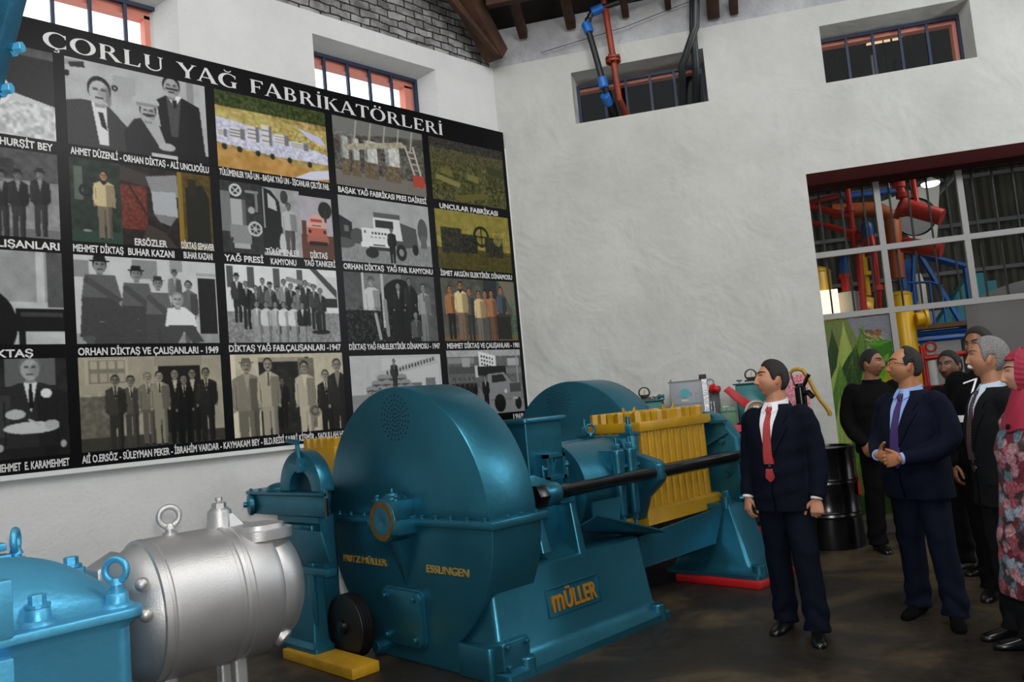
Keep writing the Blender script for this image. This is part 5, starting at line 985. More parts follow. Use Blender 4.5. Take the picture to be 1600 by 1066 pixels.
# ---------------------------------------------------------------- corn poster in the door glazing
cv = Cv(.72, 2.2, 460, .2, (.16, .24, .08), 31); cv.w = cv.w
def corn(c):
    c.noise(.12, 12, False); c.rect(0, 0, 1, .2, (.42, .42, .44)).poly([(0, 0), (.12, 0), (.22, .3), (0, .4)], (.36, .4, .2))
    def leaf(x0, y0, x1, y1, w, a, b):
        n = 14; L_, R_ = [], []; dx, dy = x1 - x0, y1 - y0; l = math.hypot(dx, dy); nx, ny = -dy / l, dx / l
        for i in range(n + 1): t = i / n; q = w * math.sin(PI * min(1, t * .9 + .1)) * (1 - t * .6); L_.append((x0 + dx * t + nx * q, y0 + dy * t + ny * q)); R_.append((x0 + dx * t - nx * q, y0 + dy * t - ny * q))
        c.poly(L_ + R_[::-1], a)
        for k in (-.5, 0, .5): c.line(x0 + nx * w * k, y0 + ny * w * k, x1, y1, .0016, tuple((p * 2 + q) / 3 for p, q in zip(a, b)))
    D, M_, Lg, Y = (.1, .2, .05), (.24, .38, .1), (.5, .56, .26), (.62, .64, .36)
    for x0, y0, x1, y1, w, a, b in ((.02, .5, .04, .05, .05, D, M_), (.08, .5, .1, .02, .05, Lg, Y), (.14, .34, .2, .02, .03, M_, Y), (.3, .2, .17, .06, .03, M_, D), (.33, .16, .2, .14, .02, (.2, .45, .08), Y), (.18, .34, .32, .14, .09, (.16, .36, .06), M_), (.2, .4, .3, .2, .07, (.3, .5, .1), Lg), (.28, .5, .33, .2, .05, (.5, .5, .08), Y),
                                 (.02, .42, .1, .16, .04, Lg, Y), (.09, .36, .15, .14, .045, D, Lg), (.04, .6, .06, .22, .05, M_, Y), (.12, .62, .12, .2, .055, D, Lg), (.16, .6, .2, .26, .03, Lg, Y), (.03, .8, .04, .4, .05, Lg, M_), (.1, .9, .14, .45, .06, M_, Y), (.22, .8, .26, .4, .05, D, Lg)): leaf(x0, y0, x1, y1, w * 1.5, a, b)
    for k in range(26): q = c.rs.rand(2); c.ell(.2 + .08 * q[0], .075 + .05 * q[1], .012, .006, (.3 + .2 * q[0], .24 + .14 * q[1], .17)); c.line(.19 + .1 * q[1], .07 + .06 * q[0], .21 + .1 * q[1], .09 + .05 * q[0], .0015, (.6, .55, .42))
    c.noise(.08, 2, False)
corn(cv)
CO = thing('corn_poster', 'large printed picture of green corn cobs in the door frame beside the wall', 'poster', WR(3.7, -.26, .145))
put('print', canvas_mesh(cv, lambda u, v: WR(3.365 + u * .665, -.262, .15 + v * 2.11)), mat('glossy_print', (.5, .5, .5), .25, attr='Col'), CO)
g = G(); wbox(g, 3.365, 4.03, -.266, -.285, .145, 2.26); part('backing_board', g, GREY, CO)
struct('trim_4', (lambda g: wbox(g, 3.36, 7.0, -.02, -.40, 0, .14))(G()), mat('step_concrete', '#4c463c', .8, 0, .3, 20, .3, 4), smooth=0)

# ---------------------------------------------------------------- neighbour hall
def corr(g, s0, s1, o, z0, z1, amp=.03, p=.16):
    n = int((s1 - s0) / (p / 4)); r0, r1 = [], []
    for i in range(n + 1):
        s = s0 + (s1 - s0) * i / n; a = amp * (1, 1, -1, -1)[i % 4]; r0.append(WR(s, o + a, z0)); r1.append(WR(s, o + a, z1))
    return g.loft([r0, r1], False, False)
struct('wall_corrugated', corr(G(), -1.5, 14, -8.0, 2.75, 7.2, .03, .30), CORR, smooth=0)
g = G(); wbox(g, -1.5, 14, -7.95, -8.2, 0, 2.75); struct('wall_neighbour', g, WALLL, smooth=0)
struct('wall_side', corr(G().add([WR(-.5, -.5, 0), WR(-.5, -8, 0), WR(-.5, -8, 7), WR(-.5, -.5, 7)], [(0, 1, 2, 3)]), -.5, -.4, -8, 0, .1), CORR, smooth=0)
g = G(); wbox(g, 13.5, 13.7, -.5, -8, 0, 7); struct('wall_end', g, CORR, smooth=0)
g = G()
for k in range(26):
    zf = lambda k: 6.0 + .9 * (1 - abs(k - 13) / 13)
    q = [(-.36 - k * .31, zf(k)), (-.36 - (k + 1) * .31, zf(k + 1)), (-.36 - (k + 1) * .31, zf(k + 1) + .03), (-.36 - k * .31, zf(k) + .03)]
    g.loft([[WR(-1, o, z) for o, z in q], [WR(14, o, z) for o, z in q]])
struct('ceiling_neighbour', g, mat('dark_roof_sheet', '#191614', .7), smooth=0)
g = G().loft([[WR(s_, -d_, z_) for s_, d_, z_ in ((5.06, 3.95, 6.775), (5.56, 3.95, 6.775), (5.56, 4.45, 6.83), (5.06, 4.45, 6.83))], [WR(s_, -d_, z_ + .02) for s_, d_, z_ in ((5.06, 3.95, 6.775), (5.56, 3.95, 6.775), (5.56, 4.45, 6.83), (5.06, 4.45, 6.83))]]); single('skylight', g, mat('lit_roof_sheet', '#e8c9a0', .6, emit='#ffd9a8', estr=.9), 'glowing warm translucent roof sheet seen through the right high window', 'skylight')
g = G()
for k in range(17):
    s0 = -.9 + k * .25; zq = lambda d: 6.0 + .9 * (1 - abs((d - .36) / .31 - 13) / 13) - .035
    g.loft([[WR(s0, -d, zq(d)), WR(s0 + .19, -d, zq(d)), WR(s0 + .19, -d, zq(d) + .02), WR(s0, -d, zq(d) + .02)] for d in (.45, 2.2, 4.2)])
struct('trim_5', g, mat('pale_roof_sheet', '#b9b2a6', .7), smooth=0)
PRD = mat('pipe_red', '#b3231c', .35, .1); PYE = mat('tank_yellow', '#d6a512', .35, .1); PBL = mat('steel_blue', '#1d4f94', .4, .1); PWH = mat('tank_white', '#c8c6c0', .5); POR = mat('duct_orange', '#a04a12', .5)
def hall(name, g, m, label, cat, group=None, bevel=0, smooth=40): return single(name, g, m, label, cat, group, bevel=bevel, smooth=smooth)
def W2(p, d): return WR(p[0], -d, p[1])
def tank(label, s, d, r, zt, zb=0.0):
    t = thing('storage_tank', label, 'tank', WR(s, -d, zb))
    part('shell', G().lathe(WR(s, -d, zb), (0, 0, 1), [(0, r), (zt - zb - r * .35, r), (zt - zb - r * .18, r * .88), (zt - zb - r * .05, r * .55), (zt - zb, r * .1)], 40), PYE, t, smooth=50)
    part('weld_band', G().torus(WR(s, -d, zt - r * .38), (0, 0, 1), r, .01, 36, 6), PYE, t); return t
t1 = tank('yellow tank half hidden behind the wall edge, left end of the glazing', 3.55, 2.2, .24, 3.12)
part('glowing_panel', (lambda g: (wbox(g, 3.56, 3.80, -1.9, -1.93, 2.42, 2.76), g)[1])(G()), mat('bright_panel', '#fff0cf', .6, emit='#ffe9bd', estr=1.6), t1)  # flat panel in front of the tank with a glow of its own
t2 = tank('tall yellow tank right behind the first upright of the glazing', 4.61, 2.3, .135, 2.68)
part('manhole', G().cyl(WR(4.74, -2.2, 2.28), WR(4.86, -2.2, 2.28), .09).cyl(WR(4.84, -2.2, 2.28), WR(4.87, -2.2, 2.28), .12), PYE, t2)
t3 = thing('storage_tank', 'squat yellow vessel with domed top between red pipes', 'tank', WR(4.18, -3.0, 0))
part('shell', G().lathe(WR(4.20, -3.0, 0), (0, 0, 1), [(0, .32), (2.5, .32), (2.62, .28), (2.70, .2), (2.75, .05)], 40), PYE, t3, smooth=50)
part('flange_wheel', G().torus(WR(4.10, -2.62, 2.45), RN, .13, .02, 24, 8), PYE, t3)
part('gauge_stack', G().cyl(WR(4.33, -2.9, 2.72), WR(4.33, -2.9, 3.3), .05).cyl(WR(4.33, -2.9, 3.0), WR(4.33, -2.9, 3.05), .1), PYE, t3)
def rpipe(pts, r, label, m=PRD, fl=()):
    t = thing('process_pipe', label, 'pipe', WR(pts[0][0], -pts[0][1], 0)); part('pipe_run', G().tube([WR(s, -d, z) for s, d, z in pts], r, 14), m, t, smooth=60)
    for (s, d, z, ax) in fl: part('flange_ring', G().lathe(WR(s, -d, z), ax, [(-.03, r * 1.7), (.03, r * 1.7)], 20), m, t)
    return t
U = (0, 0, 1)
rpipe([(4.12, 2, 3.29), (4.10, 2, 2.5), (4.12, 2, 1.2), (4.14, 2, 0)], .042, 'left one of two upright red pipes in front of the yellow vessel', fl=((4.11, 2, 2.44, U),))
rpipe([(4.05, 2.2, 3.46), (4.2, 2.1, 3.44), (4.29, 2, 3.38), (4.30, 2, 3.2), (4.29, 2, 2.65), (4.29, 2.2, 2.4)], .046, 'right one of two upright red pipes, bending left at its top', fl=((4.29, 2, 2.72, U),))
rpipe([(4.10, 2.1, 4.6), (4.105, 2.1, 3.5), (4.10, 2.1, 3.3)], .036, 'slim red pipe hanging from above at the first pane', fl=((4.10, 2.1, 3.52, U), (4.10, 2.1, 3.8, U)))
rpipe([(3.4, 2.6, 4.10), (3.75, 2.2, 3.88), (4.12, 2.1, 3.70)], .042, 'upper slanting red pipe in the first pane')
rpipe([(3.4, 2.2, 3.78), (3.8, 2.1, 3.62), (4.10, 2.0, 3.46)], .036, 'lower slanting red pipe in the first pane')
rpipe([(3.40, 2.6, 3.99), (3.62, 2.5, 4.02), (4.05, 2.4, 4.05)], .05, 'dark red horizontal pipe high in the first pane', mat('pipe_dark_red', '#7a1512', .4))
rpipe([(4.0, 2.9, 3.95), (4.6, 2.9, 3.90), (4.75, 2.8, 3.75), (4.72, 2.8, 3.3), (4.70, 2.8, 2.9)], .11, 'thick orange brown duct bending down behind the first upright', POR)
rpipe([(4.70, 2.1, 3.76), (5.12, 1.9, 3.50)], .105, 'fat red cylinder slanting across the second pane', mat('vessel_red', '#b3281c', .35), ((4.72, 2.1, 3.75, tuple(RD * .9 - RN * .0 + Vector((0, 0, -.5)))),))
rpipe([(4.72, 2.3, 3.28), (5.12, 2.1, 3.12)], .10, 'second red cylinder low in the second pane', mat('vessel_red', '#b3281c', .35))
rpipe([(4.92, 2.2, 4.1), (4.93, 2.2, 3.8), (5.0, 2.1, 3.6)], .03, 'short red pipe in front of the round black rimmed disc')
rpipe([(4.66, 2.0, 4.3), (4.70, 2.0, 4.0), (4.74, 2.0, 3.8)], .05, 'red valve pipe near the top of the second pane', fl=((4.70, 2.0, 4.0, U), (4.73, 2.0, 3.86, U)))
for s, d, z, lab in ((4.27, 2.05, 3.56, 'upper blue dome shaped motor beside the bending red pipe'), (3.95, 2.1, 3.15, 'lower blue dome shaped motor on a red neck')):
    t = thing('pump_motor', lab, 'motor', WR(s, -d, 2.0 if z < 3.4 else 3.38))
    part('dome', G().lathe(WR(s, -d, z - .2), U, [(0, .075), (.14, .08), (.2, .07), (.24, .04), (.25, .01)], 24), PBL, t, smooth=50)
    part('neck', G().cyl(WR(s, -d, z - .42), WR(s, -d, z - .2), .07).cyl(WR(s, -d, z - .24), WR(s, -d, z - .19), .09), PRD, t)
    if z < 3.4: part('frame', G().box(*(lambda p: (p.x - .1, p.x + .1, p.y - .1, p.y + .1, 0, 2.72))(WR(s, -d, 0))), PWH, t)
rpipe([(4.2, 3.0, 4.16), (4.9, 2.9, 4.12)], .05, 'blue pipe at the very top behind the first upright', PBL)
t = thing('filter_hood', 'pale sheet hood lit by a lamp behind the second pane', 'hood', WR(5.3, -4.6, 4.0))
part('sheet', G().loft([[WR(4.95, -4.8, 4.35), WR(5.95, -4.8, 4.62), WR(5.80, -4.8, 3.70), WR(5.55, -4.8, 3.55)], [WR(4.95, -4.86, 4.35), WR(5.95, -4.86, 4.62), WR(5.80, -4.86, 3.70), WR(5.55, -4.86, 3.55)]]), PWH, t)
part('hanger', G().cyl(WR(5.2, -4.83, 4.4), WR(5.2, -4.83, 6.8), .02, 8), PWH, t)
t = thing('round_screen', 'big round black rimmed disc behind red pipes in the second pane', 'disc', WR(5.2, -3.4, 3.9))
part('rim', G().torus(WR(5.18, -3.4, 3.82), RN, .27, .014, 40, 8), BLK, t); part('face', G().cyl(WR(5.18, -3.41, 3.82), WR(5.18, -3.44, 3.82), .265, 40), mat('grey_disc', '#77787a', .4), t)
part('hanger', G().cyl(WR(5.18, -3.42, 4.05), WR(5.18, -3.42, 6.68), .015, 8), BLK, t)
t = thing('hall_lamp', 'glowing round lamp high in the neighbouring hall', 'lamp', WR(5.62, -4.1, 4.38))
part('shade', G().lathe(WR(5.62, -4.1, 4.50), (0, 0, -1), [(0, .03), (.05, .10), (.08, .13)], 24), PWH, t); part('bulb', G().sph(WR(5.62, -4.1, 4.41), (.13, .13, .05)), mat('lamp_glow', '#ffffff', .5, emit='#fff6e8', estr=9), t)
part('rod', G().cyl(WR(5.62, -4.1, 4.5), WR(5.62, -4.1, 6.8), .012, 8), BLK, t)
t = thing('blue_platform', 'blue steel stair platform with sloping top beam and railing', 'platform', WR(4.9, -3.0, 0))
def bb(a, b, w=.035): 
    a, b = WR(*a), WR(*b); return G().tube([a, b], w, 4)
D3 = -3.0
for nm, a, b, w in (('top_beam', (4.80, D3, 3.34), (5.62, D3, 2.97), .05), ('post', (4.83, D3, 3.32), (4.83, D3, 0), .04), ('brace', (5.0, D3, 3.22), (4.90, D3, 2.5), .03), ('brace', (5.08, D3, 3.2), (5.48, D3, 2.2), .035), ('post', (5.62, D3, 3.0), (5.62, D3, 0), .045), ('rail', (4.84, -2.8, 2.82), (5.12, -2.8, 2.80), .016), ('rail', (5.12, -2.8, 2.80), (5.26, -2.8, 2.72), .016), ('rail_post', (5.10, -2.8, 2.80), (5.10, -2.8, 2.2), .016), ('rail_post', (5.24, -2.8, 2.73), (5.24, -2.8, 2.2), .016), ('rail_post', (4.9, -2.8, 2.82), (4.9, -2.8, 2.2), .016), ('deck_beam', (4.72, -2.8, 2.11), (5.5, -2.8, 2.11), .04), ('deck_beam', (4.72, -2.6, 2.02), (5.4, -2.6, 2.02), .035), ('post', (4.76, -2.7, 2.08), (4.76, -2.7, 0), .04)):
    part(nm, bb(a, b, w), PBL, t)
g = G(); wbox(g, 4.70, 6.3, -2.7, -3.1, 2.17, 2.23); part('deck', g, mat('deck_wood', '#5b4127', .8, 0, .2, 30, .3, 8), t)
g = G(); wbox(g, 4.86, 5.03, -3.2, -3.5, 2.6, 3.2); part('stair_side', g, PBL, t)
hall('white_column', G().lathe(WR(5.16, -3.6, 0), U, [(0, .085), (2.85, .085), (3.02, .04)], 24), PWH, 'white round column behind the blue platform', 'column')
g = G(); wbox(g, 5.9, 6.35, -4.2, -4.7, 0, 2.86); hall('oil_tank', g, mat('cabinet_teal', '#12707a', .4), 'teal cabinet against the white wall far behind the glazing', 'cabinet', bevel=.01)
g = G().loft([[WR(5.25, -3.3, 2.26), WR(5.95, -3.3, 2.26), WR(5.95, -3.6, 2.26), WR(5.25, -3.6, 2.26)], [WR(5.75, -3.3, 2.9), WR(5.95, -3.3, 2.9), WR(5.95, -3.6, 2.9), WR(5.75, -3.6, 2.9)]]); hall('teal_chute', g, mat('cabinet_teal', '#12707a', .4), 'sloping teal chute at the right end of the deck', 'chute')
t = thing('red_valve_rack', 'group of red valves under the blue deck beams', 'valve', WR(4.95, -2.5, 0))
part('pipe_run', G().tube([WR(4.85, -2.6, 0), WR(4.85, -2.6, 1.95)], .05, 12), PRD, t); part('pipe_run', G().tube([WR(4.85, -2.5, 1.78), WR(5.4, -2.4, 1.80)], .035, 12), PRD, t); part('valve_wheel', G().torus(WR(4.92, -2.42, 1.92), RN, .06, .014, 18, 6), PRD, t)
part('table', G().box(*(lambda p: (p.x - .25, p.x + .25, p.y - .3, p.y + .3, 0, 1.42))(WR(5.0, -2.4, 0))), mat('pipe_dark_red', '#7a1512', .4), t)
t = thing('yellow_sign', 'small black and yellow sign above the red cylinder', 'sign', WR(4.83, -2.4, 3.7))
g = G(); wbox(g, 4.76, 4.90, -2.4, -2.41, 3.66, 3.80); part('plate', g, BLK, t); g = G(); wbox(g, 4.765, 4.895, -2.395, -2.40, 3.745, 3.795); part('upper_band', g, mat('sign_yellow', '#e0cf2a', .5), t); g = G(); wbox(g, 4.785, 4.87, -2.395, -2.40, 3.68, 3.72); part('lower_band', g, mat('sign_yellow', '#e0cf2a', .5), t); part('hanger', G().cyl(WR(4.83, -2.405, 3.79), WR(4.83, -2.405, 6.42), .008, 6), BLK, t)
# grey curved sheet leaning in the doorway
g = G(); r0, r1 = [], []
for i in range(13):
    q = i / 12; s = 5.02 + .95 * q; r0.append(WR(s, -1.15 - .25 * q, .0)); r1.append(WR(s, -1.15 - .25 * q, 2.35 + .22 * math.sin(q * 1.6)))
g.loft([r0, r1, [p - RN * -.03 for p in r1], [p - RN * -.03 for p in r0]], False, False)
single('sheet_panel', g, mat('satin_grey_sheet', '#7d7876', .35, .3), 'grey satin metal panel standing at the right side of the doorway', 'panel')
for zz, lab in ((3.4, 'lower'), (4.3, 'middle'), (5.2, 'upper')):
    g = G(); wbox(g, -1, 13, -7.80, -7.88, zz, zz + .07); hall('wall_girt', g, STEELW, lab + ' steel rail across the corrugated back wall', 'rail')
for s0, s1, lab in ((6.2, 7.6, 'left'), (7.8, 9.2, 'right')):
    hall('roof_brace', G().tube([WR(s0, -6.0, 4.6), WR(s1, -6.0, 5.9)], .04, 4), STEELW, lab + ' slanting steel brace high in the neighbouring hall', 'brace')
# ---------------------------------------------------------------- people
def remesh(g, vox, it=2, fac=.5):
    me = bpy.data.meshes.new('r'); me.from_pydata(g.v, [], g.f); bm = bmesh.new(); bm.from_mesh(me); bmesh.ops.recalc_face_normals(bm, faces=bm.faces); bm.to_mesh(me); bm.free()
    o = bpy.data.objects.new('r', me); COL.objects.link(o)
    m = o.modifiers.new('r', 'REMESH'); m.mode = 'VOXEL'; m.voxel_size = vox
    if it: s = o.modifiers.new('s', 'SMOOTH'); s.iterations = it; s.factor = fac
    dg = bpy.context.evaluated_depsgraph_get(); dg.update(); out = bpy.data.meshes.new_from_object(o.evaluated_get(dg))
    bpy.data.objects.remove(o); bpy.data.meshes.remove(me)
    out.polygons.foreach_set('use_smooth', [True] * len(out.polygons)); return out
def limb(g, pts, rr, n=20):
    """tapered limb through pts, rounded at both ends"""
    pts = [Vector(p) for p in pts]; P, R_ = [], []
    d0 = (pts[0] - pts[1]).normalized(); d1 = (pts[-1] - pts[-2]).normalized()
    for a in (80, 50, 20): P.append(pts[0] + d0 * rr[0] * math.sin(math.radians(a))); R_.append(rr[0] * math.cos(math.radians(a)))
    P += pts; R_ += rr
    for a in (20, 50, 80): P.append(pts[-1] + d1 * rr[-1] * math.sin(math.radians(a))); R_.append(rr[-1] * math.cos(math.radians(a)))
    g.tube(P, R_, n)
def bend(pts, rr, n=5):
    """smooth a three point limb"""
    a, b, c = [Vector(p) for p in pts]; out, o2 = [], []
    for i in range(2 * n + 1):
        t = i / (2 * n); q = (1 - t) ** 2 * a + 2 * t * (1 - t) * (b * 1.0 + (b - (a + c) / 2) * .55) + t * t * c; out.append(q)
        o2.append(rr[0] + (rr[1] - rr[0]) * t * 2 if t < .5 else rr[1] + (rr[2] - rr[1]) * (t - .5) * 2)
    return out, o2
def ssel(cx_, cy_, z, rx, ry, n=44, p=2.5): return [(cx_ + rx * math.copysign(abs(math.cos(a)) ** (2 / p), math.cos(a)), cy_ + ry * math.copysign(abs(math.sin(a)) ** (2 / p), math.sin(a)), z) for a in [2 * PI * k / n for k in range(n)]]
def head_surface(nt=90, npz=120, fat=1.0, off=None, chin=1.0):
    """grid of head points, face towards -Y; off(phi, p) gives an outward offset"""
    th = np.linspace(.02, PI - .02, nt)[:, None]; ph = np.linspace(-PI, PI, npz, endpoint=False)[None, :]
    nx = np.sin(th) * np.sin(ph); ny = -np.sin(th) * np.cos(ph); nz = -np.cos(th) + 0 * ph
    t = np.clip(-nz, 0, 1)
    x = .0765 * nx * (1 - .20 * t ** 1.6) * (1 + (fat - 1) * t ** .5)
    y = np.where(ny < 0, .098 * ny * (1 - .02 * t), .100 * ny * (1 - .42 * t ** 1.1)); z = .121 * nz
    x = x * (1 - .10 * np.clip(nz, 0, 1) ** 3); y = y + .006 * t
    w = np.clip(-ny * 2.2, 0, 1); d = np.zeros_like(x); Gs = lambda v, c, s: np.exp(-((v - c) / s) ** 2)
    ax = np.abs(x)
    s_n = np.clip((.040 - z) / .074, 0, 1); nose = np.where(z > -.034, .004 + .024 * s_n ** 1.4, 0.028 * np.exp(-((z + .034) / .007) ** 2)) * np.exp(-(x / (.0085 + .006 * s_n)) ** 2) * (z < .046)
    d += nose + .009 * Gs(ax, .014, .007) * Gs(z, -.033, .008)
    d += .007 * Gs(z, .038, .010) * np.exp(-(ax / .046) ** 4) - .0105 * Gs(ax, .031, .015) * Gs(z, .017, .011) + .0045 * Gs(ax, .047, .018) * Gs(z, -.018, .018)
    d += .0075 * np.exp(-(x / .023) ** 2) * Gs(z, -.059, .005) + .0075 * np.exp(-(x / .020) ** 2) * Gs(z, -.070, .005) - .003 * np.exp(-(x / .025) ** 2) * Gs(z, -.0645, .002)
    d += .004 * np.exp(-(x / .03) ** 2) * Gs(z, -.05, .012) - .003 * np.exp(-(x / .02) ** 2) * Gs(z, -.080, .005) + .010 * chin * np.exp(-(x / .022) ** 2) * Gs(z, -.098, .013)
    y = y - d * w
    P = np.stack([x, y, z], -1)
    if off is not None:
        l = np.stack([nx / .0765, ny / .098, nz / .121], -1); l /= np.linalg.norm(l, axis=-1, keepdims=True); P = P + l * off(ph + 0 * th, P)[..., None]
    return P, np.abs(ph + 0 * th)
def grid_faces(nt, npz, mask=None):
    f = []
    for i in range(nt - 1):
        for j in range(npz):
            k = (j + 1) % npz
            if mask is None or (mask[i, j] and mask[i, k] and mask[i + 1, j] and mask[i + 1, k]): f.append((i * npz + j, i * npz + k, (i + 1) * npz + k, (i + 1) * npz + j))
    return f
HP, HPH = head_surface(); HB = BVHTree.FromPolygons([tuple(p) for p in HP.reshape(-1, 3)], grid_faces(90, 120))
def face_y(x, z): h = HB.ray_cast(Vector((x, -1, z)), Vector((0, 1, 0)))[0]; return h.y if h else -.09
def skin_mat():
    return mat('skin', (.5, .3, .2), .5, attr='Col', bump=.08, bscale=120)
SKIN = skin_mat()
def hand(g, p, f, n, side, curl=(.35, .5, .35), spread=.0, thumb=(.55, .75, .3), k=1.0, tb=1.0):
    p = Vector(p); f = Vector(f).normalized(); n = Vector(n); n = (n - f * n.dot(f)).normalized()
    t = f.cross(n) * (1 if side < 0 else -1)      # towards the thumb
    def ell(q, a, b): return [q + t * a * math.cos(2 * PI * i / 16) + n * b * math.sin(2 * PI * i / 16) for i in range(16)]
    g.loft([ell(p - f * .02 * k, .024 * k, .019 * k), ell(p + f * .01 * k, .027 * k, .018 * k), ell(p + f * .04 * k, .037 * k, .017 * k), ell(p + f * .075 * k, .0415 * k, .0145 * k), ell(p + f * .093 * k, .041 * k, .0115 * k)])
    for i, (o, L_) in enumerate(((.0315, .074), (.0105, .082), (-.0105, .076), (-.031, .060))):
        q = p + f * (.088 - .006 * abs(i - 1)) * k + t * o * k; d = (f + t * o * spread * 10).normalized(); pts = [q - d * .02 * k, q]; a = 0
        for c_, s_ in zip(curl, (.46, .30, .24)):
            a += c_ * (1 + .08 * i); q = q + (d * math.cos(a) + n * math.sin(a)) * L_ * s_ * k; pts.append(q)
        limb(g, pts, [.0094 * k, .0096 * k, .0088 * k, .0082 * k, .0068 * k], 12)
    q = p + f * .022 * k + t * .026 * k + n * .004 * k; d = (f * thumb[0] + t * thumb[1] + n * thumb[2]).normalized(); pts = [q]
    for s_, m_ in ((.042, .0), (.032, .45 * tb), (.026, .75 * tb)): dd = (d * (1 - m_) + f * m_ + n * .1 * m_).normalized(); q = q + dd * s_ * k; pts.append(q)
    limb(g, pts, [.0145 * k, .0125 * k, .0105 * k, .0085 * k], 12)
def shoe(p, yaw, L_=.285, k=1.0, boot=0):
    """p = ankle point on the floor"""
    R_ = []; prof = ((.075, .020, .055), (.07, .033, .085), (.03, .037, .098), (-.02, .038, .092), (-.07, .043, .070), (-.12, .048, .056), (-.165, .044, .045), (-.195, .032, .034), (-.208, .014, .024))
    for y, w, h in prof:
        ring_ = []
        for i in range(20):
            a = 2 * PI * i / 20; cx_, sz = math.cos(a), math.sin(a); z = h / 2 + (h / 2) * math.copysign(abs(sz) ** .7, sz); wz = w * (1 - .35 * max(0, (z / h - .35)) ** 1.2) * math.copysign(abs(cx_) ** .7, cx_); ring_.append(Vector((wz * k, y * k, max(.003, z * k))))
        R_.append(ring_)
    M = Matrix.Translation((p[0], p[1], 0)) @ Matrix.Rotation(yaw, 4, 'Z')
    return G().loft([[M @ v for v in r] for r in R_])
def drape(bv, rows, off=.004, th=.004, y0=-2.0, nx=9):
    """rows = [(z, x_left, x_right)] laid over the front of a garment"""
    rings = []; last = -.12
    for z, a, b in rows:
        fr = []
        for i in range(nx):
            x = a + (b - a) * i / (nx - 1); h = bv.ray_cast(Vector((x, y0, z)), Vector((0, 1, 0)))[0]; y = h.y if h else last; last = y; fr.append(Vector((x, y - off - th, z)))
        rings.append(fr + [v + Vector((0, th + off * .8, 0)) for v in reversed(fr)])
    return G().loft(rings)
def cloth(name, col, col2=None, rough=.85, bs=9, bump=.45): return mat(name, col, rough, 0, bump, bs, 0, 3, col2, spec=.12)
def dots_mat(name, base, dot, scale=260, size=.25):
    m = bpy.data.materials.new(name); m.use_nodes = True; nt = m.node_tree; b = nt.nodes['Principled BSDF']; b.inputs['Roughness'].default_value = .5; N = nt.nodes.new; L = nt.links.new
    tc = N('ShaderNodeTexCoord'); v = N('ShaderNodeTexVoronoi'); v.inputs['Scale'].default_value = scale; v.inputs['Randomness'].default_value = .0
    mp = N('ShaderNodeMapping'); mp.inputs['Scale'].default_value = (1, 0.0, 1); mp.inputs['Rotation'].default_value = (0, .78, 0); L(tc.outputs['Object'], mp.inputs[0]); L(mp.outputs[0], v.inputs['Vector'])
    r = N('ShaderNodeValToRGB'); r.color_ramp.elements[0].position = size; r.color_ramp.elements[1].position = size + .05; r.color_ramp.elements[0].color = (*hx(dot), 1); r.color_ramp.elements[1].color = (*hx(base), 1)
    L(v.outputs['Distance'], r.inputs['Fac']); L(r.outputs['Color'], b.inputs['Base Color']); return m
def floral():
    m = bpy.data.materials.new('rose_print_cloth'); m.use_nodes = True; nt = m.node_tree; b = nt.nodes['Principled BSDF']; b.inputs['Roughness'].default_value = .85; N = nt.nodes.new; L = nt.links.new
    tc = N('ShaderNodeTexCoord'); n = N('ShaderNodeTexNoise'); n.inputs['Scale'].default_value = 26; n.inputs['Detail'].default_value = 3
    vm = N('ShaderNodeVectorMath'); vm.operation = 'MULTIPLY_ADD'; vm.inputs[1].default_value = (.05, .05, .05); L(tc.outputs['Object'], n.inputs['Vector']); L(n.outputs['Color'], vm.inputs[0]); L(tc.outputs['Object'], vm.inputs[2])
    v = N('ShaderNodeTexVoronoi'); v.inputs['Scale'].default_value = 16; L(vm.outputs[0], v.inputs['Vector'])
    sp = N('ShaderNodeSeparateColor'); L(v.outputs['Color'], sp.inputs[0])
    r = N('ShaderNodeValToRGB'); r.color_ramp.interpolation = 'CONSTANT'; e = r.color_ramp.elements; e[0].position = 0; e[0].color = (*hx('#b55a6b'), 1); e[1].position = .22; e[1].color = (*hx('#d39aa2'), 1)
    for p, c in ((.4, '#7d2136'), (.56, '#a9b4c2'), (.72, '#c9929a'), (.84, '#6f8794')): q = e.new(p); q.color = (*hx(c), 1)
    L(sp.outputs[0], r.inputs['Fac'])
    r2 = N('ShaderNodeValToRGB'); r2.color_ramp.elements[0].position = .55; r2.color_ramp.elements[1].position = .75; r2.color_ramp.elements[0].color = (1, 1, 1, 1); r2.color_ramp.elements[1].color = (.12, .13, .13, 1); L(v.outputs['Distance'], r2.inputs['Fac'])
    w = N('ShaderNodeTexVoronoi'); w.inputs['Scale'].default_value = 60; L(vm.outputs[0], w.inputs['Vector']); r3 = N('ShaderNodeMapRange'); r3.inputs[3].default_value = 1.0; r3.inputs[4].default_value = .35; r3.inputs[2].default_value = .7; L(w.outputs['Distance'], r3.inputs[0])
    m1 = N('ShaderNodeMix'); m1.data_type = 'RGBA'; m1.blend_type = 'MULTIPLY'; m1.inputs[0].default_value = 1; L(r.outputs[0], m1.inputs[6]); L(r2.outputs[0], m1.inputs[7])
    m2 = N('ShaderNodeMix'); m2.data_type = 'RGBA'; m2.blend_type = 'MULTIPLY'; m2.inputs[0].default_value = 1; L(m1.outputs[2], m2.inputs[6]); L(r3.outputs[0], m2.inputs[7]); L(m2.outputs[2], b.inputs['Base Color']); return m
EYEW = mat('eye_white', '#b9b0a6', .3); IRIS = mat('iris', '#1c120c', .15); LEATH = mat('black_leather', '#0a0a0b', .28); SUEDE = mat('dark_suede', '#060607', .9, spec=.08)

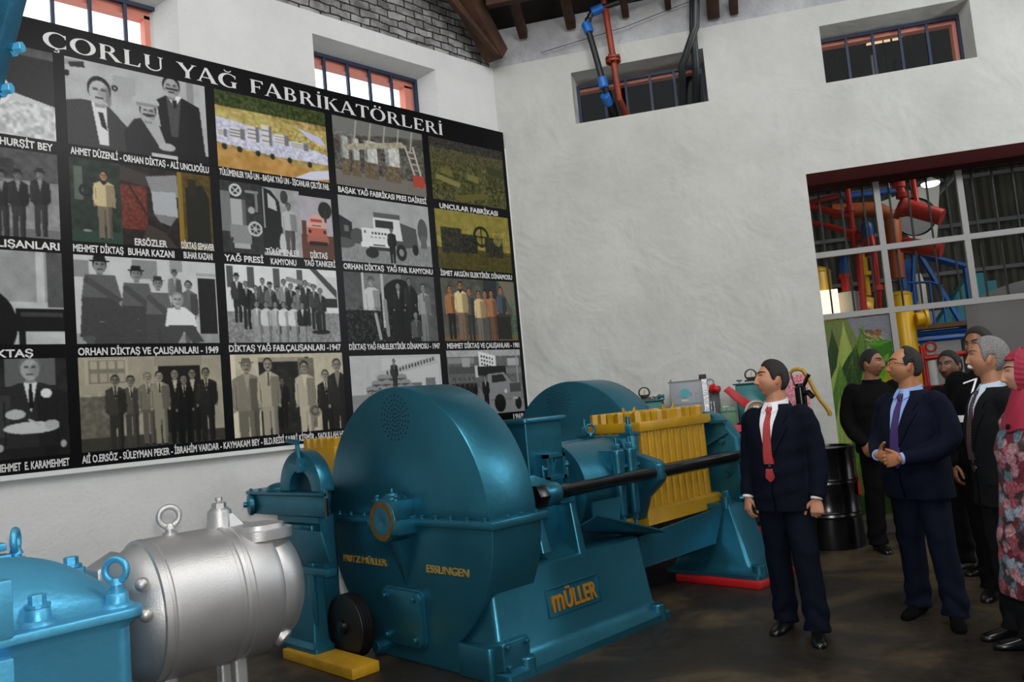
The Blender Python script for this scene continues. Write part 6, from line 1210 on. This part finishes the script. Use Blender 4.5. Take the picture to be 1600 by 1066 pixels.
def person(label, loc, rz, H, skin='#a8775c', head=(0, 0, 0), hair='#17130f', hairline='full', vox=.0055, arms=None, hands=None, feet=((-.11, 0, .2), (.11, 0, -.2)), jacket=None, jring=None, trousers=None, tmat=None,
           shirt=None, tie=None, suit=True, shoe_m=None, fat=1.05, lean=0.0, legs=True, button=1.11, collar=None, base=0.0, neck_fwd=0.0, width=1.0, name='person', brow='#14100d', chin=1.0):
    k = H / 1.75; t = thing(name, label, 'person', (loc[0], loc[1], base), local=True); t.rotation_euler = (0, 0, math.radians(rz)); t.scale = (k, k, k)
    arms = arms or {}; A = {}
    for sd, nm in ((-1, 'R'), (1, 'L')): A[nm] = arms.get(nm, ((sd * .185, .012, 1.405), (sd * .245, .03, 1.13), (sd * .245, -.05, .875)))
    # --- body: one continuous skin surface
    g = G(); nb = Vector((0, .022, 1.45)); hy, hp, hr = [math.radians(a) for a in head]
    MH = Matrix.Translation((0, .012 + neck_fwd, 1.53)) @ Matrix.Rotation(hy, 4, 'Z') @ Matrix.Rotation(-hp, 4, 'X') @ Matrix.Rotation(hr, 4, 'Y') @ Matrix.Translation((0, -.022, .105))
    HPP, _ = head_surface(90, 120, fat, None, chin); g.add([MH @ Vector(p) for p in HPP.reshape(-1, 3)], grid_faces(90, 120) + [tuple(range(119, -1, -1)), tuple(range(89 * 120, 90 * 120))])
    for sd in (-1, 1):
        E = MH @ Matrix.Translation((sd * .0775, .012, -.004)) @ Matrix.Rotation(sd * .35, 4, 'Z') @ Matrix.Rotation(-.15, 4, 'X')
        g.sph((0, 0, 0), (.0085, .0175, .031), 14, 10); n_ = 14 * 11; g.v[-n_:] = [tuple(E @ Vector(v)) for v in g.v[-n_:]]
    limb(g, [MH @ Vector((0, .022, -.06)), (0, .024, 1.50), (0, .026, 1.40)], [.056 * fat, .060 * fat, .075])
    g.loft([ssel(0, .01, 1.44, .09, .06), ssel(0, .01, 1.38, .165, .085), ssel(0, 0, 1.25, .165, .10), ssel(0, 0, 1.05, .145, .10), ssel(0, 0, .90, .155, .11)])
    wr = {}
    for nm, sd in (('R', -1), ('L', 1)):
        S, E_, W_ = A[nm]; pts, rr = bend((S, E_, W_), (.05, .042, .027)); limb(g, pts, rr, 14)
        h = (hands or {}).get(nm) or dict(f=(0, -.12, -1), n=(-sd * .75, .65, 0)); hand(g, W_, h['f'], h['n'], sd, h.get('curl', (.35, .5, .35)), h.get('spread', .02), h.get('thumb', (.6, .7, .3)), 1.0, h.get('tb', 1.0))
    for nm, sd, ft in (('R', -1, feet[0]), ('L', 1, feet[1])): limb(g, [(sd * .085, 0, .93), ((sd * .085 + ft[0]) / 2, ft[1] * .5 - .015, .50), (ft[0], ft[1] + .02, .10)], [.075, .055, .04], 14)
    me = remesh(g, vox, 1, .5)
    co = np.array([v.co[:] for v in me.vertices]); Mi = np.array(MH.inverted()); hc = co @ Mi[:3, :3].T + Mi[:3, 3]
    c = np.tile(np.array(hx(skin)), (len(co), 1)); ishead = (hc[:, 2] > -.13) & (np.abs(hc[:, 0]) < .1)
    lip = ishead & (hc[:, 1] < -.085) & (np.abs(hc[:, 0]) < .024 - .25 * np.abs(hc[:, 2] + .0645)) & (np.abs(hc[:, 2] + .0645) < .0095); c[lip] = c[lip] * np.array((.78, .48, .46))
    jaw = np.clip((-.03 - hc[:, 2]) / .03, 0, 1) * np.clip((.03 - hc[:, 1]) / .06, 0, 1) * ishead * (~lip); c = c * (1 - .16 * jaw[:, None] * np.array((1.1, .95, .8)))
    chk = np.exp(-((np.abs(hc[:, 0]) - .045) / .02) ** 2 - ((hc[:, 2] + .02) / .022) ** 2) * ishead * (hc[:, 1] < 0); ear = np.clip((np.abs(hc[:, 0]) - .074) / .006, 0, 1) * ishead; c = c * (1 - np.clip(.6 * chk + .7 * ear, 0, 1)[:, None] * np.array((0, .14, .16)))
    at = me.color_attributes.new('Col', 'FLOAT_COLOR', 'POINT'); at.data.foreach_set('color', np.concatenate([c, np.ones((len(c), 1))], 1).astype(np.float32).ravel())
    put('body', me, SKIN, t)
    # --- head details
    for sd in (-1, 1):
        ey = face_y(sd * .031, .017); e = Vector((sd * .031, ey + .0088, .017)); ob = part('eye', G().sph(MH @ e, .0122, 14, 10), EYEW, t); part('iris', G().sph(MH @ (e + Vector((0, -.0074, .001))), .0058, 10, 8), IRIS, ob)
        gb = G(); P_ = [(sd * (.012 + .044 * i / 7), .036 + .009 * math.sin(PI * (i / 7) * .8)) for i in range(8)]; gb.tube([MH @ Vector((x, face_y(x, z) - .001, z)) for x, z in P_], [.0028, .0046, .005, .005, .0046, .004, .003, .0016], 8); part('eyebrow', gb, mat('hair_' + brow, brow, .8), t)
        gl = G(); P_ = [(sd * (.017 + .028 * i / 7), .0185 + .0075 * math.sin(PI * i / 7)) for i in range(8)]; gl.tube([MH @ Vector((x, face_y(x, z) - .0012, z)) for x, z in P_], .0021, 6); part('eyelid', gl, mat('lid_' + skin, tuple(v * .55 for v in hx(skin)), .6), t)
    if hair:
        rs = np.random.RandomState(3)
        def line(ph, sx):   # hairline height over azimuth (0 = face)
            d = np.degrees(np.abs(ph)); xs = [0, 30, 48, 62, 74, 82, 92, 108, 122, 180]
            ys = {'full': [.082, .080, .066, .045, .0, -.012, .016, .022, -.07, -.078], 'short': [.088, .084, .074, .050, .004, -.002, .02, .03, -.06, -.066], 'bald': [.16, .16, .15, .10, .03, -.004, .016, .024, -.066, -.074], 'grey': [.086, .083, .075, .052, .002, -.02, .018, .024, -.068, -.076]}[hairline]
            return np.interp(d, xs, ys)
        sth = np.sin(np.linspace(.02, PI - .02, 90))[:, None]; rn_ = (rs.rand(90, 120) - .5)
        def off(ph, P):
            z = P[..., 2]; L0 = line(ph, 0) + (np.where(P[..., 1] < -.012, .06, 0) * np.clip((P[..., 2] - .05) / .02, 0, 1) if hairline == 'bald' else 0); q = z - L0
            d_ = np.clip(q / .03, 0, 1); ss = np.clip(q / .010 + .35, 0, 1); o = .0065 + (.0085 if hairline != 'short' else .0075) * d_ * (.8 + .5 * np.clip(z / .12, 0, 1)) + rn_ * .0024 * d_ * np.clip(sth * 2, 0, 1)
            return -.012 * (1 - ss) + o * ss
        HH, PH_ = head_surface(90, 120, fat, off)
        mh = bpy.data.meshes.new('hair'); mh.from_pydata([tuple(MH @ Vector(p)) for p in HH.reshape(-1, 3)], [], grid_faces(90, 120) + [tuple(range(119, -1, -1)), tuple(range(89 * 120, 90 * 120))]); bm = bmesh.new(); bm.from_mesh(mh); bmesh.ops.recalc_face_normals(bm, faces=bm.faces)
        bmesh.ops.delete(bm, geom=[v for v in bm.verts if (MH.inverted() @ v.co).z < -.10], context='VERTS'); bm.to_mesh(mh); bm.free(); mh.polygons.foreach_set('use_smooth', [True] * len(mh.polygons))
        put('hair', mh, mat('hair_' + hair, hair, .65, 0, .6, 220, .4, 90), t)
    # --- clothes
    JR = jring or [(.79, .0, .205, .145), (.92, .0, .203, .145), (1.05, -.006, .195, .146), (1.15, -.006, .192, .144), (1.27, 0, .207, .140), (1.36, .006, .205, .122), (1.415, .012, .175, .098), (1.45, .018, .118, .080), (1.475, .024, .085, .070)]
    g = G().loft([ssel(0, cy_, z, rx * width, ry) for z, cy_, rx, ry in JR])
    for nm, sd in (('R', -1), ('L', 1)):
        S, E_, W_ = [Vector(p) for p in A[nm]]; W2_ = W_ + (E_ - W_).normalized() * .005; pts, rr = bend((S + Vector((-sd * .012, 0, 0)), E_, W2_), (.080, .066, .050)); g.loft([[p for p in r] for r in []] or [[(0, 0, 0)] * 3, [(0, 0, 0)] * 3], False) if False else None
        limb(g, pts, rr, 18) if jacket[1] == 'soft' else g.tube(pts, rr, 18); g.sph(S + Vector((-sd * .015, .0, -.012)), (.078, .074, .074), 18, 12)
    mj = remesh(g, .0085, 7, .5)
    rs = np.random.RandomState(int(abs(loc[0] * 100)))
    co = np.array([v.co[:] for v in mj.vertices]); no = np.array([v.normal[:] for v in mj.vertices]); wv = np.zeros(len(co))
    for q in range(9):
        dv = rs.randn(3) * np.array((6, 6, 14)); wv += np.sin(co @ dv * 1.6 + rs.rand() * 6) / 9
    co = co + no * (wv * .012)[:, None]; mj.vertices.foreach_set('co', co.astype(np.float32).ravel()); mj.update()
    bv = BVHTree.FromPolygons([tuple(p) for p in co], [tuple(p.vertices) for p in mj.polygons])
    put('jacket' if jacket[2:] == () else jacket[2], mj, jacket[0], t)
    w = lambda z: .010 + .062 * (z - button) / (1.45 - button)
    if suit:
        zs = [button + (1.452 - button) * i / 14 for i in range(15)]
        part('shirt', drape(bv, [(z, -min(.058, w(z) + .006), min(.058, w(z) + .006)) for z in zs], .001, .004), shirt, t, smooth=60)
        for sd in (-1, 1):
            lw = lambda z: np.interp(z, [button, button + .03, 1.30, 1.335, 1.345, 1.40, 1.46], [.004, .014, .078, .086, .052, .064, .03])
            rows = [(z, sd * w(z) - sd * .004, sd * (w(z) + float(lw(z)))) for z in [button - .0 + (1.462 - button) * i / 30 for i in range(31)]]
            lp = part('lapel', drape(bv, rows, .006, .005), jacket[0], t, smooth=60)
            part('jacket_front_edge', drape(bv, [(z, sd * .001, sd * (.006 + .10 * max(0, (button - .12 - z)) ** 1.3)) for z in [.80 + (button - .80) * i / 8 for i in range(9)]], .001, .003, nx=3), mat('front_edge_cloth', '#05060a', .95, spec=.05), t) if sd > 0 else None
            part('pocket_flap', drape(bv, [(z, sd * .085, sd * .165) for z in (.925, .94, .955, .968)], .001, .004), jacket[0], t, smooth=60)
        part('button', G().lathe((.004, (bv.ray_cast(Vector((.004, -2, button - .012)), Vector((0, 1, 0)))[0]).y + .002, button - .012), (0, -1, 0), [(0, .010), (.006, .010), (.008, .006)], 14), mat('button', '#3a3d44', .25), t)
        # shirt collar with two points and coat collar behind it
        g = G(); cr = []
        for i in range(29):
            a = -PI * .97 + 2 * PI * .97 * i / 28; back = (1 - math.cos(a)) / 2; rx, ry = .066 * fat, .068 * fat; zt = 1.492 + .026 * back; zb = 1.456 + .026 * back
            cr.append([Vector((rx * math.sin(a), .022 - ry * math.cos(a), zt)), Vector(((rx + .005) * math.sin(a), .022 - (ry + .006) * math.cos(a), zb)), Vector(((rx + .001) * math.sin(a), .022 - (ry + .001) * math.cos(a), zb)), Vector(((rx - .006) * math.sin(a), .022 - (ry - .006) * math.cos(a), zt))])
        part('shirt_collar', g.loft(cr), shirt, t, smooth=60)
        for sd in (-1, 1): part('collar_point', G().loft([[(sd * .012, -.058, 1.485), (sd * .05, -.042, 1.488), (sd * .048, -.036, 1.488), (sd * .012, -.05, 1.485)], [(sd * .034, -.092, 1.425), (sd * .062, -.072, 1.440), (sd * .060, -.064, 1.440), (sd * .034, -.08, 1.425)]]), shirt, t)
        g = G(); cr = []
        for i in range(25):
            a = -PI * .72 + 2 * PI * .72 * i / 24; a += PI; back = (1 - math.cos(a)) / 2; q = .4 + .6 * back; zt = 1.455 + .045 * back - .03 * (1 - back); r_ = .083 + .006 * (1 - back)
            cr.append([Vector((r_ * math.sin(a), .026 - r_ * math.cos(a), zt)), Vector(((r_ + .026) * math.sin(a), .026 - (r_ + .024) * math.cos(a), zt - .045)), Vector(((r_ + .012) * math.sin(a), .026 - (r_ + .012) * math.cos(a), zt - .05)), Vector(((r_ - .008) * math.sin(a), .026 - (r_ - .008) * math.cos(a), zt - .01))])
        part('coat_collar', g.loft(cr), jacket[0], t, smooth=60)
        for sd, nm in ((-1, 'R'), (1, 'L')):
            W_, E_ = Vector(A[nm][2]), Vector(A[nm][1]); d = (W_ - E_).normalized(); part('shirt_cuff', G().tube([W_ - d * .02, W_ + d * .006], [.036, .037], 18), shirt, t)
        if tie:
            tw = lambda z: np.interp(z, [button - .1, button, 1.30, 1.42], [.036, .034, .026, .017])
            part('tie', drape(bv, [(z, -float(tw(z)) + .004, float(tw(z)) + .004) for z in [button + (1.425 - button) * i / 10 for i in range(11)]], .008, .005, nx=5), tie, t, smooth=60)
            part('tie_knot', G().loft([[(-.012, -.098, 1.418), (.014, -.098, 1.418), (.014, -.075, 1.418), (-.012, -.075, 1.418)], [(-.019, -.092, 1.446), (.021, -.092, 1.446), (.021, -.06, 1.446), (-.019, -.06, 1.446)], [(-.016, -.072, 1.462), (.018, -.072, 1.462), (.018, -.05, 1.462), (-.016, -.05, 1.462)]]), tie, t, bevel=.004)
            part('tie_end', drape(bv, [(z, -float(np.interp(z, [.985, 1.01, button], [.002, .03, .016])), float(np.interp(z, [.985, 1.01, button], [.004, .034, .02]))) for z in [.985 + (button - .03 - .985) * i / 6 for i in range(7)]], .004, .003, nx=5), tie, t, smooth=60)
    if collar:
        g = G(); cr = []
        for i in range(29):
            a = -PI * .9 + 2 * PI * .9 * i / 28; back = (1 - math.cos(a)) / 2; r_ = .078; cr.append([Vector((r_ * math.sin(a), .02 - r_ * math.cos(a), 1.495 + .01 * back)), Vector(((r_ + .012) * math.sin(a), .02 - (r_ + .012) * math.cos(a), 1.435)), Vector(((r_) * math.sin(a), .02 - (r_) * math.cos(a), 1.435)), Vector(((r_ - .008) * math.sin(a), .02 - (r_ - .008) * math.cos(a), 1.49))])
        part('collar', g.loft(cr), collar, t, smooth=60)
    if trousers:
        g = G().loft([ssel(0, 0, 1.02, .165, .118), ssel(0, 0, .92, .178, .128), ssel(0, .0, .84, .178, .122), ssel(0, 0, .80, .13, .09)])
        for sd, ft in ((-1, feet[0]), (1, feet[1])):
            kx = (sd * .09 + ft[0]) / 2; P_ = [(sd * .085, 0, .90), (sd * .088, -.004, .75), (kx, ft[1] * .5 - .012, .52), ((kx + ft[0]) / 2, ft[1] * .75 + .006, .30), (ft[0], ft[1] + .012, .12), (ft[0], ft[1] + .004, .05)]
            g.tube(P_, [.105, .100, .083, .079, .079, .083], 20)
        mt_ = remesh(g, .0085, 5, .5); co = np.array([v.co[:] for v in mt_.vertices]); no = np.array([v.normal[:] for v in mt_.vertices]); wv = np.sin(co[:, 2] * 46 + np.sin(co[:, 0] * 30) * 2 + co[:, 1] * 22) * np.exp(-((co[:, 2] - .13) / .13) ** 2) + .6 * np.sin(co[:, 2] * 28 + co[:, 0] * 25) * np.exp(-((co[:, 2] - .52) / .08) ** 2)
        mt_.vertices.foreach_set('co', (co + no * (wv * .006)[:, None]).astype(np.float32).ravel()); put('trousers', mt_, trousers, t)
    for ft in feet: part('shoe', shoe((ft[0], ft[1], 0), ft[2]), shoe_m or LEATH, t, smooth=50)
    return t, MH, bv, A
NAVYC = cloth('navy_suit_cloth', '#080d1a'); NAVY2 = cloth('navy_suit_cloth_lighter', '#0b1020'); CHARC = cloth('charcoal_suit_cloth', '#121315'); BLKC = cloth('black_jacket_cloth', '#060607')
WSH = cloth('white_shirt_cloth', '#d9d9dc', None, .8, 30, .1); BSH = cloth('pale_blue_shirt_cloth', '#8ea6d6', None, .8, 30, .1); LSH = cloth('pale_shirt_cloth', '#c3d0de', None, .8, 30, .1)
hang = lambda sd: dict(f=(sd * .02, -.18, -1), n=(-sd * .45, .9, .1), curl=(.4, .65, .45))
person('man in navy suit and red dotted tie looking up beside the yellow cage', (5.00, 2.63), -93, 1.765, '#b57f62', (-40, 9, 0), '#1a1512', 'full', .0045, None, dict(R=hang(-1), L=dict(f=(0, -.15, -1), n=(-.35, .95, .1), curl=(.7, .9, .5))),
       ((-.13, .05, .12), (.15, -.06, .55)), (NAVYC, 'cut'), None, NAVYC, None, WSH, dots_mat('red_dotted_tie', '#98101f', '#d9b8a0', 85, .13), fat=1.12, button=1.10)
t2_, MH2, bv2, A2 = person('bespectacled man in navy suit and purple tie with clasped hands', (5.68, 2.02), -110, 1.775, '#a8734f', (-38, 8, 0), '#1b1613', 'bald', .0045,
       dict(R=((-.185, .012, 1.405), (-.285, .0, 1.13), (-.105, -.225, 1.075)), L=((.185, .012, 1.405), (.29, .02, 1.12), (.115, -.272, 1.062))),
       dict(R=dict(f=(.85, -.32, -.12), n=(.3, .9, -.1), curl=(.25, .35, .3), thumb=(.45, .75, -.15), tb=.6), L=dict(f=(-.95, -.12, -.18), n=(-.15, .95, -.15), curl=(.12, .4, .4), thumb=(.75, .55, .1), tb=.4)),
       ((-.15, .02, .25), (.16, -.03, .75)), (NAVY2, 'cut'), [(.78, .0, .215, .155), (.92, -.01, .215, .165), (1.05, -.02, .21, .172), (1.15, -.018, .205, .165), (1.27, -.004, .212, .15), (1.36, .006, .205, .125), (1.415, .012, .175, .098), (1.45, .018, .118, .080), (1.475, .024, .085, .070)], NAVY2, None, BSH, dots_mat('purple_dotted_tie', '#2b1552', '#a894cf', 90, .12), shoe_m=SUEDE, fat=1.12, button=1.08)
g = G(); FR = mat('spectacle_frame', '#0e0d0c', .25)
for sd in (-1, 1):
    g = G(); g.tube([MH2 @ Vector((sd * .033 + .021 * math.cos(2 * PI * i / 24), -.112 + .012 * abs(math.cos(2 * PI * i / 24)) * (1 if math.cos(2 * PI * i / 24) * sd > 0 else 0), .016 + .0155 * math.sin(2 * PI * i / 24))) for i in range(24)], .0022, 8, closed=True)
    part('spectacle_rim', g, FR, t2_, smooth=60)
    part('spectacle_temple', G().tube([MH2 @ Vector(p) for p in ((sd * .054, -.10, .021), (sd * .071, -.082, .020), (sd * .080, -.02, .014), (sd * .081, .02, .004))], .0028, 8), FR, t2_, smooth=60)
    part('spectacle_hinge', G().tube([MH2 @ Vector(p) for p in ((sd * .056, -.101, .021), (sd * .073, -.08, .020))], .0034, 8), GOLD, t2_)
part('spectacle_bridge', G().tube([MH2 @ Vector((x, -.118 + abs(x) * .3, .02)) for x in (-.012, 0, .012)], .0024, 8), FR, t2_)
t3_, MH3, bv3, A3 = person('grey haired man with white moustache in charcoal suit and dotted tie', (5.385, 1.445), -143, 1.77, '#a9775a', (-24, 10, 0), '#8f8c8a', 'grey', .0055, dict(R=((-.185, .012, 1.405), (-.235, .06, 1.13), (-.2, .07, .88))), None, ((-.1, .0, .1), (.1, 0, -.1)), (CHARC, 'cut'), None, CHARC, None, LSH, dots_mat('maroon_dotted_tie', '#2a0f18', '#c2b0b4', 80, .13), fat=1.14, button=1.06, brow='#5b5652')
part('moustache', G().tube([MH3 @ Vector((x, face_y(x, -.052 - abs(x) * .25) - .003, -.051 - abs(x) * .30)) for x in [-.03 + .06 * i / 10 for i in range(11)]], [.003, .007, .010, .012, .0125, .0115, .0125, .012, .010, .007, .003], 10), mat('moustache_hair', '#d0cdc9', .8, 0, .5, 200), t3_, smooth=60)
# woman
SCARF = mat('crimson_headscarf', '#8e1733', .7, 0, .25, 12); FLOR = floral()
wr = [(.44, -.0, .285, .23), (.75, 0, .255, .205), (.95, 0, .225, .175), (1.1, -.005, .21, .165), (1.22, -.012, .205, .165), (1.31, -.005, .198, .14), (1.38, .01, .17, .105), (1.42, .018, .115, .082), (1.45, .024, .085, .07)]
t4_, MH4, bv4, A4 = person('woman in rose patterned coat and crimson headscarf at the right edge', (4.86, 1.13), -126, 1.665, '#b98a70', (-30, 2, 0), None, 'full', .0055, dict(R=((-.165, .012, 1.385), (-.19, .05, 1.12), (-.14, .03, .90)), L=((.175, .012, 1.385), (.225, .04, 1.11), (.17, -.13, .87))),
       dict(), ((-.09, .0, .1), (.09, -.04, -.1)), (FLOR, 'cut', 'coat'), wr, mat('black_leggings', '#0a0a0c', .8), None, None, None, False, fat=1.08, brow='#2a1d18', width=1.0)
def soff(ph, P): return .014 + .006 * np.clip(P[..., 2] / .12, 0, 1) + .012 * np.exp(-((np.degrees(ph) - 58) / 10) ** 2) + .0016 * np.sin(P[..., 2] * 240 + ph * 5)
SP, SPH = head_surface(90, 120, 1.05, soff); SD = np.degrees(SPH); SZ = HP[..., 2]
mask = (SD > 54) | (SZ > .072); mask &= SZ > -.112
sm = bpy.data.meshes.new('s'); sm.from_pydata([tuple(MH4 @ Vector(p)) for p in SP.reshape(-1, 3)], [], grid_faces(90, 120, mask) + [tuple(range(89 * 120, 90 * 120))]); bm = bmesh.new(); bm.from_mesh(sm); bmesh.ops.delete(bm, geom=[v for v in bm.verts if not v.link_faces], context='VERTS'); bmesh.ops.recalc_face_normals(bm, faces=bm.faces); bmesh.ops.solidify(bm, geom=bm.faces[:], thickness=.008)
bm.to_mesh(sm); bm.free(); sm.polygons.foreach_set('use_smooth', [True] * len(sm.polygons)); put('headscarf', sm, SCARF, t4_)
g = G(); rings = []
for i in range(8):
    q = i / 7; c_ = (MH4 @ Vector((0, .012, -.075))) * (1 - q) + Vector((0, -.02, 1.37)) * q; rx = .078 + .075 * q ** 1.3; ry = .085 + .04 * q
    rings.append([c_ + Vector((rx * math.cos(a), ry * math.sin(a), .035 * math.cos(a * 2) * q + .006 * math.sin(a * 9 + i))) for a in [2 * PI * k / 40 for k in range(40)]])
part('scarf_drape', g.loft(rings), SCARF, t4_, smooth=60)
part('scarf_pin', G().lathe((0, -.155, 1.36), (0, -1, .2), [(0, .016), (.006, .016), (.009, .008)], 16), mat('pin_metal', '#1a1d22', .2, .6), t4_)
# guards and onlookers
jk = [(.86, .0, .198, .150), (.93, .0, .208, .155), (1.05, 0, .205, .15), (1.27, 0, .215, .145), (1.36, .006, .21, .125), (1.415, .012, .178, .1), (1.45, .018, .12, .085), (1.475, .024, .09, .075)]
person('man in black jacket standing before the corn poster, looking to the right', (7.75, 3.06), -52, 1.85, '#8a5c44', (42, 0, 0), '#15110e', 'short', .006, dict(R=((-.185, .012, 1.405), (-.265, .03, 1.15), (-.19, -.16, .96))), dict(R=dict(f=(.25, -.35, -.9), n=(.6, .7, .2), curl=(.25, .3, .2))), ((-.12, 0, .1), (.12, 0, -.1)), (BLKC, 'soft'), jk, BLKC, None, suit=False, collar=BLKC, base=0.0)
tg2, _, bvg, _ = person('tall man in black jacket with white reflective piping behind the moustached man', (6.38, 1.74), -95, 1.88, '#7d5238', (-12, 0, 0), '#17120f', 'short', .006, None, None, ((-.12, 0, .1), (.12, 0, -.1)), (BLKC, 'soft'), jk, BLKC, None, suit=False, collar=BLKC)
REFL = mat('reflective_tape', '#f4f4f4', .4, emit='#ffffff', estr=.0)
px_ = lambda z: -.02 - .06 * (1.43 - z) / .30
part('piping', drape(bvg, [(z, px_(z) - .006, px_(z) + .006) for z in [1.13 + .30 * i / 12 for i in range(13)]], .003, .004, nx=3), REFL, tg2, smooth=60)
part('piping', G().loft([[Vector((x, (bvg.ray_cast(Vector((x, -2, 1.40 + .3 * (x + .09))), Vector((0, 1, 0)))[0] or Vector((0, -.1, 0))).y - q, 1.40 + .3 * (x + .09) + h)) for q, h in ((.008, 0), (.008, .010), (.001, .010), (.001, 0))] for x in [-.10 + .08 * i / 8 for i in range(9)]]), REFL, tg2)
part('reflective_patch', drape(bvg, [(z, -.15, -.085) for z in (1.15, 1.165, 1.18, 1.195)], .003, .004, nx=5), REFL, tg2, smooth=60)
person('dark faced man in black behind the bespectacled man', (7.14, 2.19), -120, 1.75, '#6b4835', (20, 0, 0), '#0f0c0a', 'short', .007, None, None, ((-.12, 0, .1), (.12, 0, -.1)), (BLKC, 'soft'), jk, BLKC, None, suit=False, collar=BLKC)
person('man with short grey hair mostly hidden behind the woman in the headscarf', (6.75, 1.42), -110, 1.80, '#8f6248', (-35, 0, 0), '#6d6a67', 'short', .007, None, None, ((-.12, 0, .1), (.12, 0, -.1)), (BLKC, 'soft'), jk, BLKC, None, suit=False, collar=BLKC)
